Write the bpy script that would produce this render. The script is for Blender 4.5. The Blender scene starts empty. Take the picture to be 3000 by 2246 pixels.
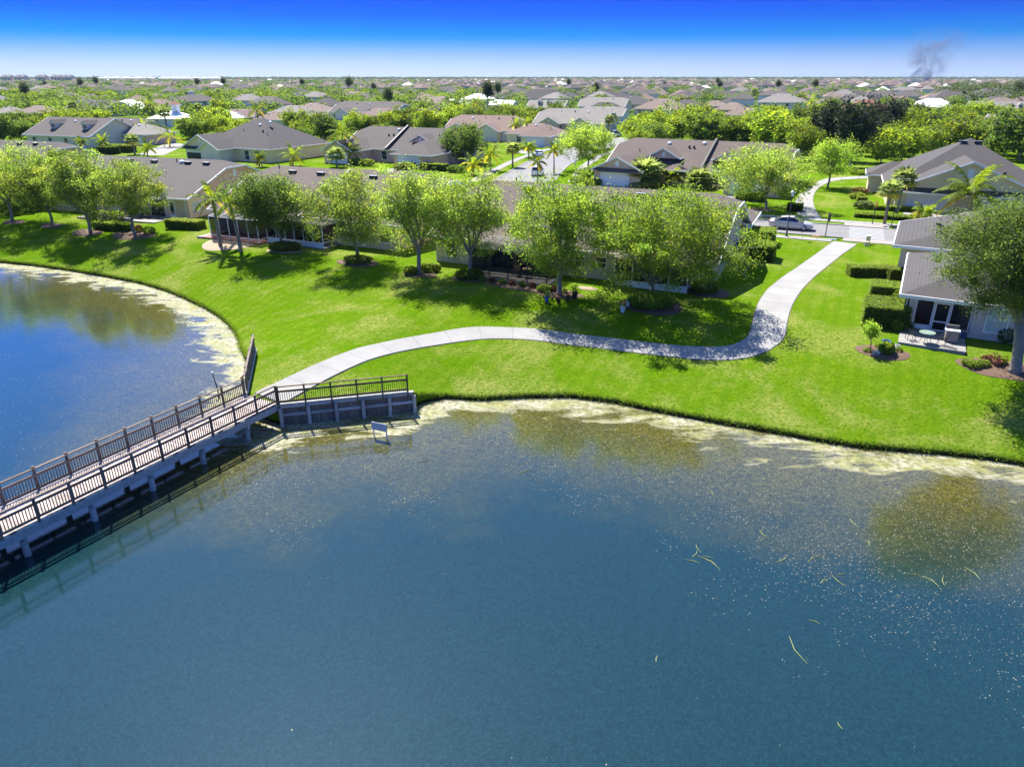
import bpy, math, random
import numpy as np
from mathutils import Vector, Matrix

# ------------------------------------------------------------------ camera, world, sun, exposure
SC = bpy.context.scene
COL = SC.collection
CAM_H = 16.5
F_PX = 2080.0                       # focal length in photo pixels (3000 wide)
TILT = math.atan(900.0 / F_PX)      # camera looks down by this angle
CT, ST = math.cos(TILT), math.sin(TILT)

cam_d = bpy.data.cameras.new('camera')
cam = bpy.data.objects.new('camera', cam_d)
COL.objects.link(cam)
cam_d.sensor_width = 36.0
cam_d.lens = 36.0 * F_PX / 3000.0
cam_d.clip_start = 0.5
cam_d.clip_end = 30000.0
cam.location = (0, 0, CAM_H)
cam.rotation_euler = (math.pi / 2 - TILT, 0, 0)
SC.camera = cam

SUN_EL = math.radians(54)
SUN_AZ = math.radians(25)           # light travels towards the camera and to the right by this angle
sun_d = bpy.data.lights.new('sun', 'SUN')
sun_d.energy = 4.9
sun_d.angle = math.radians(0.5)
sun_d.color = (1.0, 0.95, 0.86)
sun = bpy.data.objects.new('sun', sun_d)
COL.objects.link(sun)
travel = Vector((math.sin(SUN_AZ) * math.cos(SUN_EL), -math.cos(SUN_AZ) * math.cos(SUN_EL), -math.sin(SUN_EL)))
sun.rotation_euler = travel.to_track_quat('-Z', 'Y').to_euler()

world = bpy.data.worlds.new('World')
SC.world = world
world.use_nodes = True
wn, wl = world.node_tree.nodes, world.node_tree.links
wn.clear()
w_out = wn.new('ShaderNodeOutputWorld')
w_bg = wn.new('ShaderNodeBackground')
w_sky = wn.new('ShaderNodeTexSky')
w_sky.sky_type = 'NISHITA'
w_sky.sun_disc = False
w_sky.sun_elevation = SUN_EL
w_sky.sun_rotation = math.atan2(-travel.x, -travel.y)
w_sky.altitude = 10
w_sky.air_density = 1.0
w_sky.dust_density = 0.6
w_sky.ozone_density = 2.0
# clear polarised sky: pale at the horizon, quickly a deep blue above it
w_tc = wn.new('ShaderNodeTexCoord')
w_sep = wn.new('ShaderNodeSeparateXYZ')
w_ramp = wn.new('ShaderNodeValToRGB')
w_mul = wn.new('ShaderNodeMix')
w_mul.data_type = 'RGBA'
w_mul.blend_type = 'MULTIPLY'
w_mul.inputs[0].default_value = 1.0
wl.new(w_tc.outputs['Generated'], w_sep.inputs[0])
wl.new(w_sep.outputs['Z'], w_ramp.inputs[0])
SKY_STOPS = [(0.0000, (0.4235, 0.5544, 0.9086)), (0.0093, (0.3173, 0.4366, 0.8439)), (0.0252, (0.1586, 0.2910, 0.7084)), (0.0370, (0.0543, 0.2056, 0.6391)), (0.0433, (0.0143, 0.1731, 0.6160)), (0.0475, (0.0015, 0.1540, 0.5929)), (0.0678, (0.0015, 0.0832, 0.5390)), (0.0866, (0.0023, 0.0578, 0.5313)), (0.2000, (0.1200, 0.3300, 1.0500)), (0.3600, (0.2700, 0.5400, 1.2000)), (0.5500, (0.4200, 0.6100, 0.9800)), (0.8000, (0.4800, 0.6700, 0.9800)), (1.0000, (0.7500, 0.8200, 0.9800))]
el = w_ramp.color_ramp.elements
el[0].position, el[0].color = SKY_STOPS[0][0], (*SKY_STOPS[0][1], 1)
el[1].position, el[1].color = SKY_STOPS[-1][0], (*SKY_STOPS[-1][1], 1)
for p_, c_ in SKY_STOPS[1:-1]:
    e_ = el.new(p_)
    e_.color = (*c_, 1)
wl.new(w_sky.outputs[0], w_mul.inputs[6])
wl.new(w_ramp.outputs[0], w_mul.inputs[7])
wl.new(w_mul.outputs[2], w_bg.inputs[0])
w_bg.inputs[1].default_value = 0.10
wl.new(w_bg.outputs[0], w_out.inputs[0])

SC.view_settings.view_transform = 'Standard'
SC.view_settings.look = 'None'
SC.view_settings.gamma = 1.0
SC.view_settings.use_curve_mapping = False
SC.view_settings.exposure = 1.33
SC.render.engine = 'CYCLES'
SC.cycles.max_bounces = 6
SC.cycles.diffuse_bounces = 3
SC.cycles.glossy_bounces = 3
SC.cycles.transmission_bounces = 4
SC.cycles.transparent_max_bounces = 8
SC.cycles.volume_bounces = 0
SC.cycles.caustics_reflective = False
SC.cycles.caustics_refractive = False

rng = np.random.default_rng(7)
random.seed(7)

def G(px, py, z=0.0):
    """survey point of the photograph -> world point on the level z"""
    u, v = (px - 1500) / F_PX, (py - 1123) / F_PX
    dn = ST + v * CT
    t = (CAM_H - z) / dn
    return Vector((u * t, (CT - v * ST) * t, z))

def atY(px, py, Y):
    """point on the upright plane y = Y"""
    u, v = (px - 1500) / F_PX, (py - 1123) / F_PX
    t = Y / (CT - v * ST)
    return Vector((u * t, Y, CAM_H - t * (ST + v * CT)))

NA = math.radians(-24)              # the estate's grid is turned by this
UX = Vector((math.cos(NA), math.sin(NA), 0))
WX = Vector((-math.sin(NA), math.cos(NA), 0))

# ------------------------------------------------------------------ helpers
def set_attr_color(me, name, cols):
    a = me.color_attributes.new(name, 'FLOAT_COLOR', 'POINT')
    c = np.ones((len(me.vertices), 4), np.float32)
    c[:, :3] = cols
    a.data.foreach_set('color', c.ravel())

def np_mesh(name, V, Fq, k=4):
    """mesh of equal k-gons from arrays"""
    me = bpy.data.meshes.new(name)
    V = np.asarray(V, np.float32)
    Fq = np.asarray(Fq, np.int32)
    me.vertices.add(len(V))
    me.vertices.foreach_set('co', V.ravel())
    me.loops.add(Fq.size)
    me.loops.foreach_set('vertex_index', Fq.ravel())
    me.polygons.add(len(Fq))
    me.polygons.foreach_set('loop_start', np.arange(0, Fq.size, k, dtype=np.int32))
    me.update(calc_edges=True)
    return me

def link(name, me, parent=None, loc=None, rz=0.0, mats=None):
    o = bpy.data.objects.new(name, me)
    COL.objects.link(o)
    if parent is not None:
        o.parent = parent
    if loc is not None:
        o.location = loc
    if rz:
        o.rotation_euler = (0, 0, rz)
    if mats is not None and me is not None and not me.materials:
        for m in (mats if isinstance(mats, (list, tuple)) else [mats]):
            me.materials.append(m)
    return o

def tag(o, label=None, cat=None, group=None, kind=None):
    if label: o['label'] = label
    if cat: o['category'] = cat
    if group: o['group'] = group
    if kind: o['kind'] = kind
    return o

def thing(name, label, cat, loc=(0, 0, 0), rz=0.0, group=None):
    o = bpy.data.objects.new(name, None)
    o.empty_display_size = 0.3
    COL.objects.link(o)
    o.location = loc
    o.rotation_euler = (0, 0, rz)
    return tag(o, label, cat, group)

def copy_tree(root, loc, rz=0.0, scale=None, label=None, group=None):
    r = root.copy()
    COL.objects.link(r)
    r.location = loc
    r.rotation_euler = (0, 0, rz)
    if scale is not None:
        r.scale = (scale, scale, scale) if not hasattr(scale, '__len__') else scale
    if label: r['label'] = label
    if group: r['group'] = group
    for ch in root.children:
        c = ch.copy(); COL.objects.link(c); c.parent = r
        for g in ch.children:
            d = g.copy(); COL.objects.link(d); d.parent = c
    return r

class MB:
    """collects shapes, links them as one mesh"""
    def __init__(s):
        s.v, s.f, s.m = [], [], []
    def add(s, vs, fs, m=0):
        b = len(s.v)
        s.v.extend([tuple(p) for p in vs])
        for f in fs:
            s.f.append(tuple(i + b for i in f)); s.m.append(m)
        return s
    def box(s, c, d, rz=0.0, m=0):
        hx, hy, hz = d[0] / 2, d[1] / 2, d[2] / 2
        ca, sa = math.cos(rz), math.sin(rz)
        vs = []
        for z in (-hz, hz):
            for x, y in ((-hx, -hy), (hx, -hy), (hx, hy), (-hx, hy)):
                vs.append((c[0] + x * ca - y * sa, c[1] + x * sa + y * ca, c[2] + z))
        return s.add(vs, [(3, 2, 1, 0), (4, 5, 6, 7), (0, 1, 5, 4), (1, 2, 6, 5), (2, 3, 7, 6), (3, 0, 4, 7)], m)
    def bbox(s, x0, x1, y0, y1, z0, z1, m=0):
        return s.box(((x0 + x1) / 2, (y0 + y1) / 2, (z0 + z1) / 2), (x1 - x0, y1 - y0, z1 - z0), 0, m)
    def bar(s, p, q, w, h, m=0):
        """box beam between p and q; w sideways, h upright"""
        p, q = Vector(p), Vector(q)
        d = (q - p).normalized()
        up = Vector((0, 0, 1))
        side = d.cross(up)
        if side.length < 1e-4:
            side = Vector((1, 0, 0))
        side.normalize()
        upv = side.cross(d).normalized()
        vs = []
        for a in (p, q):
            for sx, sz in ((-1, -1), (1, -1), (1, 1), (-1, 1)):
                vs.append(a + side * (sx * w / 2) + upv * (sz * h / 2))
        return s.add(vs, [(0, 1, 2, 3), (7, 6, 5, 4), (0, 4, 5, 1), (1, 5, 6, 2), (2, 6, 7, 3), (3, 7, 4, 0)], m)
    def tube(s, pts, rad, n=6, m=0, cap=True):
        pts = [Vector(p) for p in pts]
        if not hasattr(rad, '__len__'):
            rad = [rad] * len(pts)
        rings = []
        for i, p in enumerate(pts):
            d = (pts[min(i + 1, len(pts) - 1)] - pts[max(i - 1, 0)])
            d = d.normalized() if d.length > 1e-6 else Vector((0, 0, 1))
            a = d.cross(Vector((0.31, 0.17, 1) if abs(d.z) < 0.9 else (1, 0.1, 0))).normalized()
            b = d.cross(a)
            rings.append([p + (a * math.cos(2 * math.pi * k / n) + b * math.sin(2 * math.pi * k / n)) * rad[i] for k in range(n)])
        vs = [p for r in rings for p in r]
        fs = []
        for i in range(len(pts) - 1):
            for k in range(n):
                k2 = (k + 1) % n
                fs.append((i * n + k, i * n + k2, (i + 1) * n + k2, (i + 1) * n + k))
        if cap:
            fs.append(tuple(range(n - 1, -1, -1)))
            fs.append(tuple(range((len(pts) - 1) * n, len(pts) * n)))
        return s.add(vs, fs, m)
    def lathe(s, prof, n=12, c=(0, 0, 0), m=0):
        vs, fs = [], []
        for r, z in prof:
            for k in range(n):
                a = 2 * math.pi * k / n
                vs.append((c[0] + r * math.cos(a), c[1] + r * math.sin(a), c[2] + z))
        for i in range(len(prof) - 1):
            for k in range(n):
                k2 = (k + 1) % n
                fs.append((i * n + k, i * n + k2, (i + 1) * n + k2, (i + 1) * n + k))
        fs.append(tuple(range(n - 1, -1, -1)))
        fs.append(tuple(range((len(prof) - 1) * n, len(prof) * n)))
        return s.add(vs, fs, m)
    def prism(s, poly, z0, z1, m=0):
        """poly in plan (x, y), extruded between z0 and z1"""
        n = len(poly)
        vs = [(x, y, z0) for x, y in poly] + [(x, y, z1) for x, y in poly]
        fs = [tuple(range(n - 1, -1, -1)), tuple(range(n, 2 * n))]
        fs += [(i, (i + 1) % n, n + (i + 1) % n, n + i) for i in range(n)]
        return s.add(vs, fs, m)
    def slab(s, poly3, th, m=0):
        """any 3-D polygon thickened downwards"""
        n = len(poly3)
        vs = list(poly3) + [(p[0], p[1], p[2] - th) for p in poly3]
        fs = [tuple(range(n)), tuple(range(2 * n - 1, n - 1, -1))]
        fs += [((i + 1) % n, i, n + i, n + (i + 1) % n) for i in range(n)]
        return s.add(vs, fs, m)
    def extr(s, poly, a, b, m=0):
        """poly of 3-D points swept from offset vector a to offset vector b"""
        n = len(poly)
        a, b = Vector(a), Vector(b)
        vs = [Vector(p) + a for p in poly] + [Vector(p) + b for p in poly]
        fs = [tuple(range(n - 1, -1, -1)), tuple(range(n, 2 * n))]
        fs += [(i, (i + 1) % n, n + (i + 1) % n, n + i) for i in range(n)]
        return s.add(vs, fs, m)
    def mesh(s, name, mats, smooth=False):
        me = bpy.data.meshes.new(name)
        me.from_pydata([tuple(v) for v in s.v], [], s.f)
        for mm in (mats if isinstance(mats, (list, tuple)) else [mats]):
            me.materials.append(mm)
        if isinstance(mats, (list, tuple)) and len(mats) > 1:
            me.polygons.foreach_set('material_index', np.array(s.m, np.int32))
        if smooth:
            me.polygons.foreach_set('use_smooth', np.ones(len(me.polygons), bool))
        me.update()
        return me
    def build(s, name, mats, parent=None, loc=None, rz=0.0, smooth=False):
        return link(name, s.mesh(name, mats, smooth), parent, loc, rz)

# ------------------------------------------------------------------ materials
def new_mat(name):
    m = bpy.data.materials.new(name)
    m.use_nodes = True
    n = m.node_tree.nodes
    return m, n, m.node_tree.links, n['Principled BSDF']

def N(n, t, **kw):
    x = n.new(t)
    for k, v in kw.items():
        setattr(x, k, v)
    return x

def mixc(n, l, fac, a, b, mode='MIX'):
    x = N(n, 'ShaderNodeMix', data_type='RGBA', blend_type=mode)
    for sock, val in ((0, fac), (6, a), (7, b)):
        if hasattr(val, 'is_linked'):
            l.new(val, x.inputs[sock])
        elif sock == 0:
            x.inputs[0].default_value = val
        else:
            x.inputs[sock].default_value = (*val, 1)
    return x.outputs[2]

def mth(n, l, op, a, b=None, c=None, clamp=False):
    x = N(n, 'ShaderNodeMath', operation=op, use_clamp=clamp)
    for i, val in enumerate((a, b, c)):
        if val is None: continue
        if hasattr(val, 'is_linked'):
            l.new(val, x.inputs[i])
        else:
            x.inputs[i].default_value = val
    return x.outputs[0]

def noise(n, l, vec, scale, detail=3, rough=0.55, dist=0.0):
    x = N(n, 'ShaderNodeTexNoise')
    if vec is not None:
        l.new(vec, x.inputs['Vector'])
    x.inputs['Scale'].default_value = scale
    x.inputs['Detail'].default_value = detail
    x.inputs['Roughness'].default_value = rough
    x.inputs['Distortion'].default_value = dist
    return x.outputs['Fac']

def rmp(n, l, val, lo, hi):
    x = N(n, 'ShaderNodeMapRange', clamp=True)
    l.new(val, x.inputs[0])
    x.inputs[1].default_value, x.inputs[2].default_value = lo, hi
    return x.outputs[0]

def bump(n, l, h, strength, dist, bsdf):
    b = N(n, 'ShaderNodeBump')
    b.inputs['Strength'].default_value = strength
    b.inputs['Distance'].default_value = dist
    l.new(h, b.inputs['Height'])
    l.new(b.outputs[0], bsdf.inputs['Normal'])

def plain(name, col, rough=0.7, var=0.12, scale=3.0, metal=0.0, spec=0.5, grain=0.0, bumpd=0.0, coords='Object'):
    m, n, l, b = new_mat(name)
    tc = N(n, 'ShaderNodeTexCoord')
    vec = tc.outputs[coords]
    f = noise(n, l, vec, scale, 4)
    c = mixc(n, l, f, tuple(x * (1 - var) for x in col), tuple(min(1, x * (1 + var)) for x in col))
    if grain:
        g = noise(n, l, vec, scale * 14, 2)
        gg = rmp(n, l, g, 0.3, 0.7)
        c = mixc(n, l, gg, c, tuple(x * (1 - grain) for x in col), 'MIX')
        c2 = mixc(n, l, 0.5, c, tuple(col))
        c = c2
        if bumpd:
            bump(n, l, g, 0.6, bumpd, b)
    l.new(c, b.inputs['Base Color'])
    b.inputs['Roughness'].default_value = rough
    b.inputs['Metallic'].default_value = metal
    b.inputs['Specular IOR Level'].default_value = spec
    return m

def shingle(name, col, course=0.075):
    m, n, l, b = new_mat(name)
    tc = N(n, 'ShaderNodeTexCoord')
    geo = N(n, 'ShaderNodeNewGeometry')
    sep = N(n, 'ShaderNodeSeparateXYZ')
    l.new(geo.outputs['Position'], sep.inputs[0])
    fr = mth(n, l, 'FRACT', mth(n, l, 'DIVIDE', sep.outputs[2], course))
    line = mth(n, l, 'LESS_THAN', fr, 0.22)
    big = noise(n, l, tc.outputs['Object'], 0.5, 4)
    mid = noise(n, l, tc.outputs['Object'], 4.0, 3)
    fine = noise(n, l, tc.outputs['Object'], 22.0, 2)
    c = mixc(n, l, rmp(n, l, big, 0.3, 0.7), tuple(x * 0.88 for x in col), tuple(x * 1.14 for x in col))
    c = mixc(n, l, rmp(n, l, mid, 0.35, 0.65), c, mixc(n, l, 0.5, c, tuple(x * 0.7 for x in col)))
    c = mixc(n, l, rmp(n, l, fine, 0.3, 0.7), c, mixc(n, l, 0.5, c, tuple(x * 1.45 for x in col)))
    c = mixc(n, l, mth(n, l, 'MULTIPLY', line, 0.35), c, tuple(x * 0.45 for x in col))
    l.new(c, b.inputs['Base Color'])
    b.inputs['Roughness'].default_value = 0.9
    b.inputs['Specular IOR Level'].default_value = 0.25
    bump(n, l, fr, 0.5, 0.02, b)
    return m

def leafmat(name, col, trans, tr=0.45, objvar=0.25):
    """two-sided leaf: diffuse + light coming through, tint per leaf"""
    m, n, l, b = new_mat(name)
    n.remove(b)
    out = n['Material Output']
    at = N(n, 'ShaderNodeVertexColor', layer_name='tint')
    oi = N(n, 'ShaderNodeObjectInfo')
    hs = N(n, 'ShaderNodeHueSaturation')
    hv = mth(n, l, 'MULTIPLY_ADD', oi.outputs['Random'], 0.05, 0.475)
    l.new(hv, hs.inputs['Hue'])
    l.new(mth(n, l, 'MULTIPLY_ADD', oi.outputs['Random'], objvar * 2, 1 - objvar), hs.inputs['Value'])
    l.new(at.outputs[0], hs.inputs['Color'])
    c1 = mixc(n, l, 1.0, hs.outputs[0], col, 'MULTIPLY')
    c2 = mixc(n, l, 1.0, hs.outputs[0], trans, 'MULTIPLY')
    d = N(n, 'ShaderNodeBsdfDiffuse'); l.new(c1, d.inputs[0])
    t = N(n, 'ShaderNodeBsdfTranslucent'); l.new(c2, t.inputs[0])
    g = N(n, 'ShaderNodeBsdfGlossy'); g.inputs['Roughness'].default_value = 0.6
    g.inputs[0].default_value = (0.9, 0.95, 0.9, 1)
    mx = N(n, 'ShaderNodeMixShader'); mx.inputs[0].default_value = tr
    l.new(d.outputs[0], mx.inputs[1]); l.new(t.outputs[0], mx.inputs[2])
    mx2 = N(n, 'ShaderNodeMixShader'); mx2.inputs[0].default_value = 0.015
    l.new(mx.outputs[0], mx2.inputs[1]); l.new(g.outputs[0], mx2.inputs[2])
    l.new(mx2.outputs[0], out.inputs['Surface'])
    return m

M = {}
M['white'] = plain('white_paint', (0.78, 0.78, 0.77), 0.55, 0.05)
M['trim'] = plain('white_trim', (0.72, 0.71, 0.68), 0.6, 0.06)
M['roof_brown'] = shingle('shingle_brown_grey', (0.121, 0.096, 0.081))
M['roof_grey'] = shingle('shingle_grey', (0.097, 0.085, 0.077))
M['roof_dark'] = shingle('shingle_charcoal', (0.072, 0.066, 0.063))
M['roof_light'] = shingle('shingle_light_grey', (0.200, 0.183, 0.160))
M['roof_pink'] = shingle('shingle_rose_brown', (0.180, 0.125, 0.103))
M['roof_tan'] = shingle('shingle_tan', (0.189, 0.143, 0.114))
M['roof_red'] = shingle('tile_red', (0.27, 0.10, 0.075), 0.12)
M['roof_white'] = plain('white_roof', (0.80, 0.79, 0.77), 0.6, 0.06)
for k, c in dict(beige=(0.68, 0.51, 0.38), peach=(0.76, 0.48, 0.32), yellow=(0.80, 0.65, 0.38), cream=(0.78, 0.66, 0.49), pink=(0.68, 0.46, 0.38),
                 greige=(0.64, 0.50, 0.39), offwhite=(0.76, 0.69, 0.60), lavender=(0.66, 0.54, 0.47)).items():
    M['wall_' + k] = plain('stucco_' + k, c, 0.9, 0.07, 1.2, grain=0.12, bumpd=0.01)
M['black'] = plain('black_metal', (0.012, 0.012, 0.013), 0.5, 0.2)
M['parapet_shade'] = plain('shaded_flashing', (0.012, 0.011, 0.012), 0.6, 0.2)  # black flashing, with the roof step's shadow side put into its colour
M['darkgrey'] = plain('dark_grey', (0.06, 0.06, 0.065), 0.6, 0.2)
M['grey'] = plain('grey_metal', (0.35, 0.35, 0.36), 0.4, 0.1, metal=0.3)
M['beigeplastic'] = plain('beige_plastic', (0.55, 0.50, 0.36), 0.5, 0.05)
M['terracotta'] = plain('terracotta', (0.38, 0.16, 0.09), 0.8, 0.15)
M['tanfab'] = plain('tan_sling', (0.48, 0.36, 0.22), 0.8, 0.08)
M['brownmetal'] = plain('brown_metal', (0.08, 0.05, 0.035), 0.5, 0.15)
M['redbrick'] = plain('red_paver', (0.30, 0.14, 0.11), 0.85, 0.2, 2.0, grain=0.2)
M['mulch'] = plain('brown_mulch', (0.14, 0.085, 0.055), 0.95, 0.35, 4.0, grain=0.5, bumpd=0.03)
M['palemulch'] = plain('pale_mulch', (0.36, 0.28, 0.19), 0.95, 0.25, 4.0, grain=0.4, bumpd=0.03)
M['orange'] = plain('orange_cushion', (0.65, 0.12, 0.04), 0.8)
M['yellowpaint'] = plain('yellow_sign_paint', (0.75, 0.42, 0.02), 0.5)
M['redpaint'] = plain('dark_red_paint', (0.28, 0.02, 0.03), 0.5)
M['bluegl'] = plain('blue_glaze', (0.05, 0.12, 0.32), 0.25)

def glass(name, col, rough=0.08):
    m, n, l, b = new_mat(name)
    b.inputs['Base Color'].default_value = (*col, 1)
    b.inputs['Roughness'].default_value = rough
    b.inputs['Specular IOR Level'].default_value = 0.7
    return m
M['glass'] = glass('window_glass', (0.03, 0.035, 0.04))
M['blind'] = plain('window_blind', (0.45, 0.50, 0.47), 0.4, 0.05)
M['carglass'] = glass('car_glass', (0.008, 0.009, 0.011), 0.03)

def screenmat(name, col, opac):
    m, n, l, b = new_mat(name)
    n.remove(b)
    d = N(n, 'ShaderNodeBsdfDiffuse'); d.inputs[0].default_value = (*col, 1)
    t = N(n, 'ShaderNodeBsdfTransparent')
    mx = N(n, 'ShaderNodeMixShader'); mx.inputs[0].default_value = opac
    l.new(t.outputs[0], mx.inputs[1]); l.new(d.outputs[0], mx.inputs[2])
    l.new(mx.outputs[0], n['Material Output'].inputs['Surface'])
    return m
M['screen'] = screenmat('insect_screen', (0.02, 0.02, 0.022), 0.45)
M['screenroof'] = screenmat('insect_screen_pale', (0.16, 0.15, 0.14), 0.55)

def concrete(name, col, joint=False):
    m, n, l, b = new_mat(name)
    tc = N(n, 'ShaderNodeNewGeometry')
    oi = N(n, 'ShaderNodeObjectInfo')
    v = tc.outputs['Position']
    big = noise(n, l, v, 0.5, 5, 0.6)
    fine = noise(n, l, v, 9.0, 4, 0.7)
    c = mixc(n, l, rmp(n, l, big, 0.3, 0.72), tuple(x * 0.86 for x in col), tuple(x * 1.08 for x in col))
    c = mixc(n, l, mth(n, l, 'MULTIPLY', rmp(n, l, fine, 0.45, 0.8), 0.25), c, tuple(x * 0.6 for x in col))
    hs = N(n, 'ShaderNodeHueSaturation')
    l.new(c, hs.inputs['Color'])
    l.new(mth(n, l, 'MULTIPLY_ADD', oi.outputs['Random'], 0.07, 0.965), hs.inputs['Value'])
    l.new(hs.outputs[0], b.inputs['Base Color'])
    b.inputs['Roughness'].default_value = 0.9
    b.inputs['Specular IOR Level'].default_value = 0.3
    return m
M['concrete'] = concrete('path_concrete', (0.285, 0.278, 0.262))
M['concrete2'] = concrete('sidewalk_concrete', (0.27, 0.26, 0.245))
M['road'] = concrete('road_asphalt', (0.20, 0.195, 0.19))
M['paint'] = plain('road_paint', (0.42, 0.42, 0.41), 0.7, 0.15, 6)

def wood(name, col, var=0.3, green=0.0):
    m, n, l, b = new_mat(name)
    tc = N(n, 'ShaderNodeTexCoord')
    oi = N(n, 'ShaderNodeObjectInfo')
    geo = N(n, 'ShaderNodeNewGeometry')
    mp = N(n, 'ShaderNodeMapping')
    l.new(tc.outputs['Object'], mp.inputs[0])
    mp.inputs['Scale'].default_value = (3, 3, 3)
    st = noise(n, l, mp.outputs[0], 4.0, 5, 0.65, 0.6)
    st2 = noise(n, l, geo.outputs['Position'], 1.1, 4, 0.6)
    c = mixc(n, l, rmp(n, l, st, 0.3, 0.7), tuple(x * (1 - var) for x in col), tuple(x * (1 + var) for x in col))
    c = mixc(n, l, mth(n, l, 'MULTIPLY', rmp(n, l, st2, 0.5, 0.8), 0.55), c, tuple(x * 0.45 for x in col))
    if green:
        st3 = noise(n, l, geo.outputs['Position'], 2.7, 3)
        c = mixc(n, l, mth(n, l, 'MULTIPLY', rmp(n, l, st3, 0.4, 0.7), green), c, (0.085, 0.085, 0.012))
    hs = N(n, 'ShaderNodeHueSaturation')
    l.new(c, hs.inputs['Color'])
    l.new(mth(n, l, 'MULTIPLY_ADD', oi.outputs['Random'], 0.5, 0.75), hs.inputs['Value'])
    l.new(hs.outputs[0], b.inputs['Base Color'])
    b.inputs['Roughness'].default_value = 0.85
    b.inputs['Specular IOR Level'].default_value = 0.3
    return m
M['deck'] = wood('weathered_deck_wood', (0.42, 0.35, 0.31), 0.15)
M['rail'] = wood('weathered_rail_wood', (0.165, 0.128, 0.105), 0.25, 0.12)
M['railg'] = wood('mossy_rail_wood', (0.13, 0.10, 0.055), 0.25, 0.5)
M['fascia'] = wood('stained_fascia_wood', (0.40, 0.39, 0.37), 0.35)
M['pile'] = wood('pale_pile_wood', (0.42, 0.40, 0.36), 0.2, 0.05)
M['piling'] = wood('retaining_plank_wood', (0.20, 0.16, 0.125), 0.35, 0.2)
M['bark'] = wood('oak_bark', (0.25, 0.215, 0.18), 0.25)
M['palmbark'] = wood('palm_bark', (0.24, 0.205, 0.17), 0.25)

M['leaf'] = leafmat('oak_leaf', (0.175, 0.24, 0.04), (0.50, 0.67, 0.07), 0.46)
M['leaf_lime'] = leafmat('lime_leaf', (0.165, 0.26, 0.03), (0.49, 0.70, 0.05), 0.46)
M['leaf_dark'] = leafmat('dark_leaf', (0.075, 0.125, 0.025), (0.24, 0.38, 0.04), 0.42)
M['leaf_oak'] = leafmat('live_oak_leaf', (0.115, 0.18, 0.035), (0.34, 0.48, 0.06), 0.44)
M['leaf_far'] = leafmat('treetop_leaf', (0.11, 0.17, 0.025), (0.30, 0.42, 0.03), 0.4)
M['leaf_mag'] = leafmat('magnolia_leaf', (0.045, 0.062, 0.03), (0.06, 0.07, 0.025), 0.2)
M['leaf_bg'] = leafmat('far_leaf', (0.13, 0.19, 0.022), (0.42, 0.56, 0.03), 0.45, 0.3)
M['leaf_pine'] = leafmat('pine_needles', (0.07, 0.095, 0.035), (0.14, 0.19, 0.05), 0.35)
M['palm'] = leafmat('palm_leaf', (0.13, 0.19, 0.018), (0.42, 0.52, 0.02), 0.45)
M['fan'] = leafmat('fan_palm_leaf', (0.17, 0.22, 0.06), (0.45, 0.54, 0.12), 0.42)
M['hedge'] = leafmat('hedge_leaf', (0.15, 0.225, 0.026), (0.42, 0.56, 0.03), 0.4)
M['shrub'] = leafmat('shrub_leaf', (0.14, 0.185, 0.025), (0.38, 0.47, 0.04), 0.42)
M['flower'] = leafmat('flower_petal', (0.75, 0.75, 0.72), (0.4, 0.4, 0.4), 0.3, 0.1)
M['redleaf'] = leafmat('red_leaf', (0.17, 0.075, 0.04), (0.2, 0.07, 0.03), 0.3, 0.2)
M['reed'] = leafmat('cut_reed', (0.38, 0.42, 0.15), (0.3, 0.35, 0.1), 0.3, 0.25)
M['flake'] = leafmat('duckweed_flake', (0.52, 0.50, 0.42), (0.2, 0.2, 0.15), 0.2, 0.05)
M['bankgrass'] = leafmat('bank_grass', (0.075, 0.14, 0.014), (0.2, 0.33, 0.02), 0.4)
# ------------------------------------------------------------------ ground, water
WATER_Z = -2.5
DECK = -1.1                         # bridge deck and path end, below the level of the house plots
SB = (CAM_H - DECK) / CAM_H
shore_px = [(0, 762), (100, 772), (203, 786), (305, 803), (407, 822), (480, 843), (542, 868), (595, 893), (637, 918), (668, 943), (690, 970), (702, 1005)]
LIP = -2.2
shore = [(-9000, 64, LIP), (-171, 90, LIP), (-96, 84, LIP), (-70.5, 79.5, LIP)]
for p in shore_px:
    g = G(p[0], p[1], LIP); shore.append((g.x, g.y, LIP))
WING_FAR, WING_NEAR, CORNER, WALL_END = [Vector((x * SB, y * SB, DECK)) for x, y in ((-16.9, 43.9), (-15.05, 36.75), (-12.9, 35.35), (-5.7, 37.15))]
shore += [(-19.2, 47.7, -1.9), (WING_FAR.x - .1, WING_FAR.y, DECK - .22), (WING_NEAR.x, WING_NEAR.y, DECK - .12), (CORNER.x, CORNER.y + .1, DECK - .12), (WALL_END.x, WALL_END.y + .1, DECK - .12)]
for p in [(1228, 1152), (1302, 1155), (1410, 1161), (1532, 1154), (1668, 1152), (1803, 1169), (1939, 1197), (2102, 1227), (2237, 1250), (2373, 1275), (2509, 1297), (2644, 1309), (2780, 1319), (2888, 1331), (3000, 1349)]:
    z = -1.8 if p[0] == 1228 else LIP
    g = G(p[0], p[1], z); shore.append((g.x, g.y, z))
shore += [(33, 27, LIP), (45, 15, LIP), (60, -15, LIP), (120, -60, LIP), (9000, -60, LIP)]
SH = np.array(shore)
S0, S1 = SH[:-1, :2], SH[1:, :2]
def shore_info(P):
    """distance to the shore line and its height there, for points (n, 2)"""
    P = np.asarray(P, float)
    best = np.full(len(P), 1e18); zl = np.zeros(len(P))
    for i in range(len(S0)):
        d = S1[i] - S0[i]
        t = np.clip(((P - S0[i]) @ d) / (d @ d), 0, 1)
        q = S0[i] + t[:, None] * d
        r = ((P - q) ** 2).sum(1)
        zz = SH[i, 2] + t * (SH[i + 1, 2] - SH[i, 2])
        m = r < best
        best[m] = r[m]; zl[m] = zz[m]
    return np.sqrt(best), zl
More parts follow.
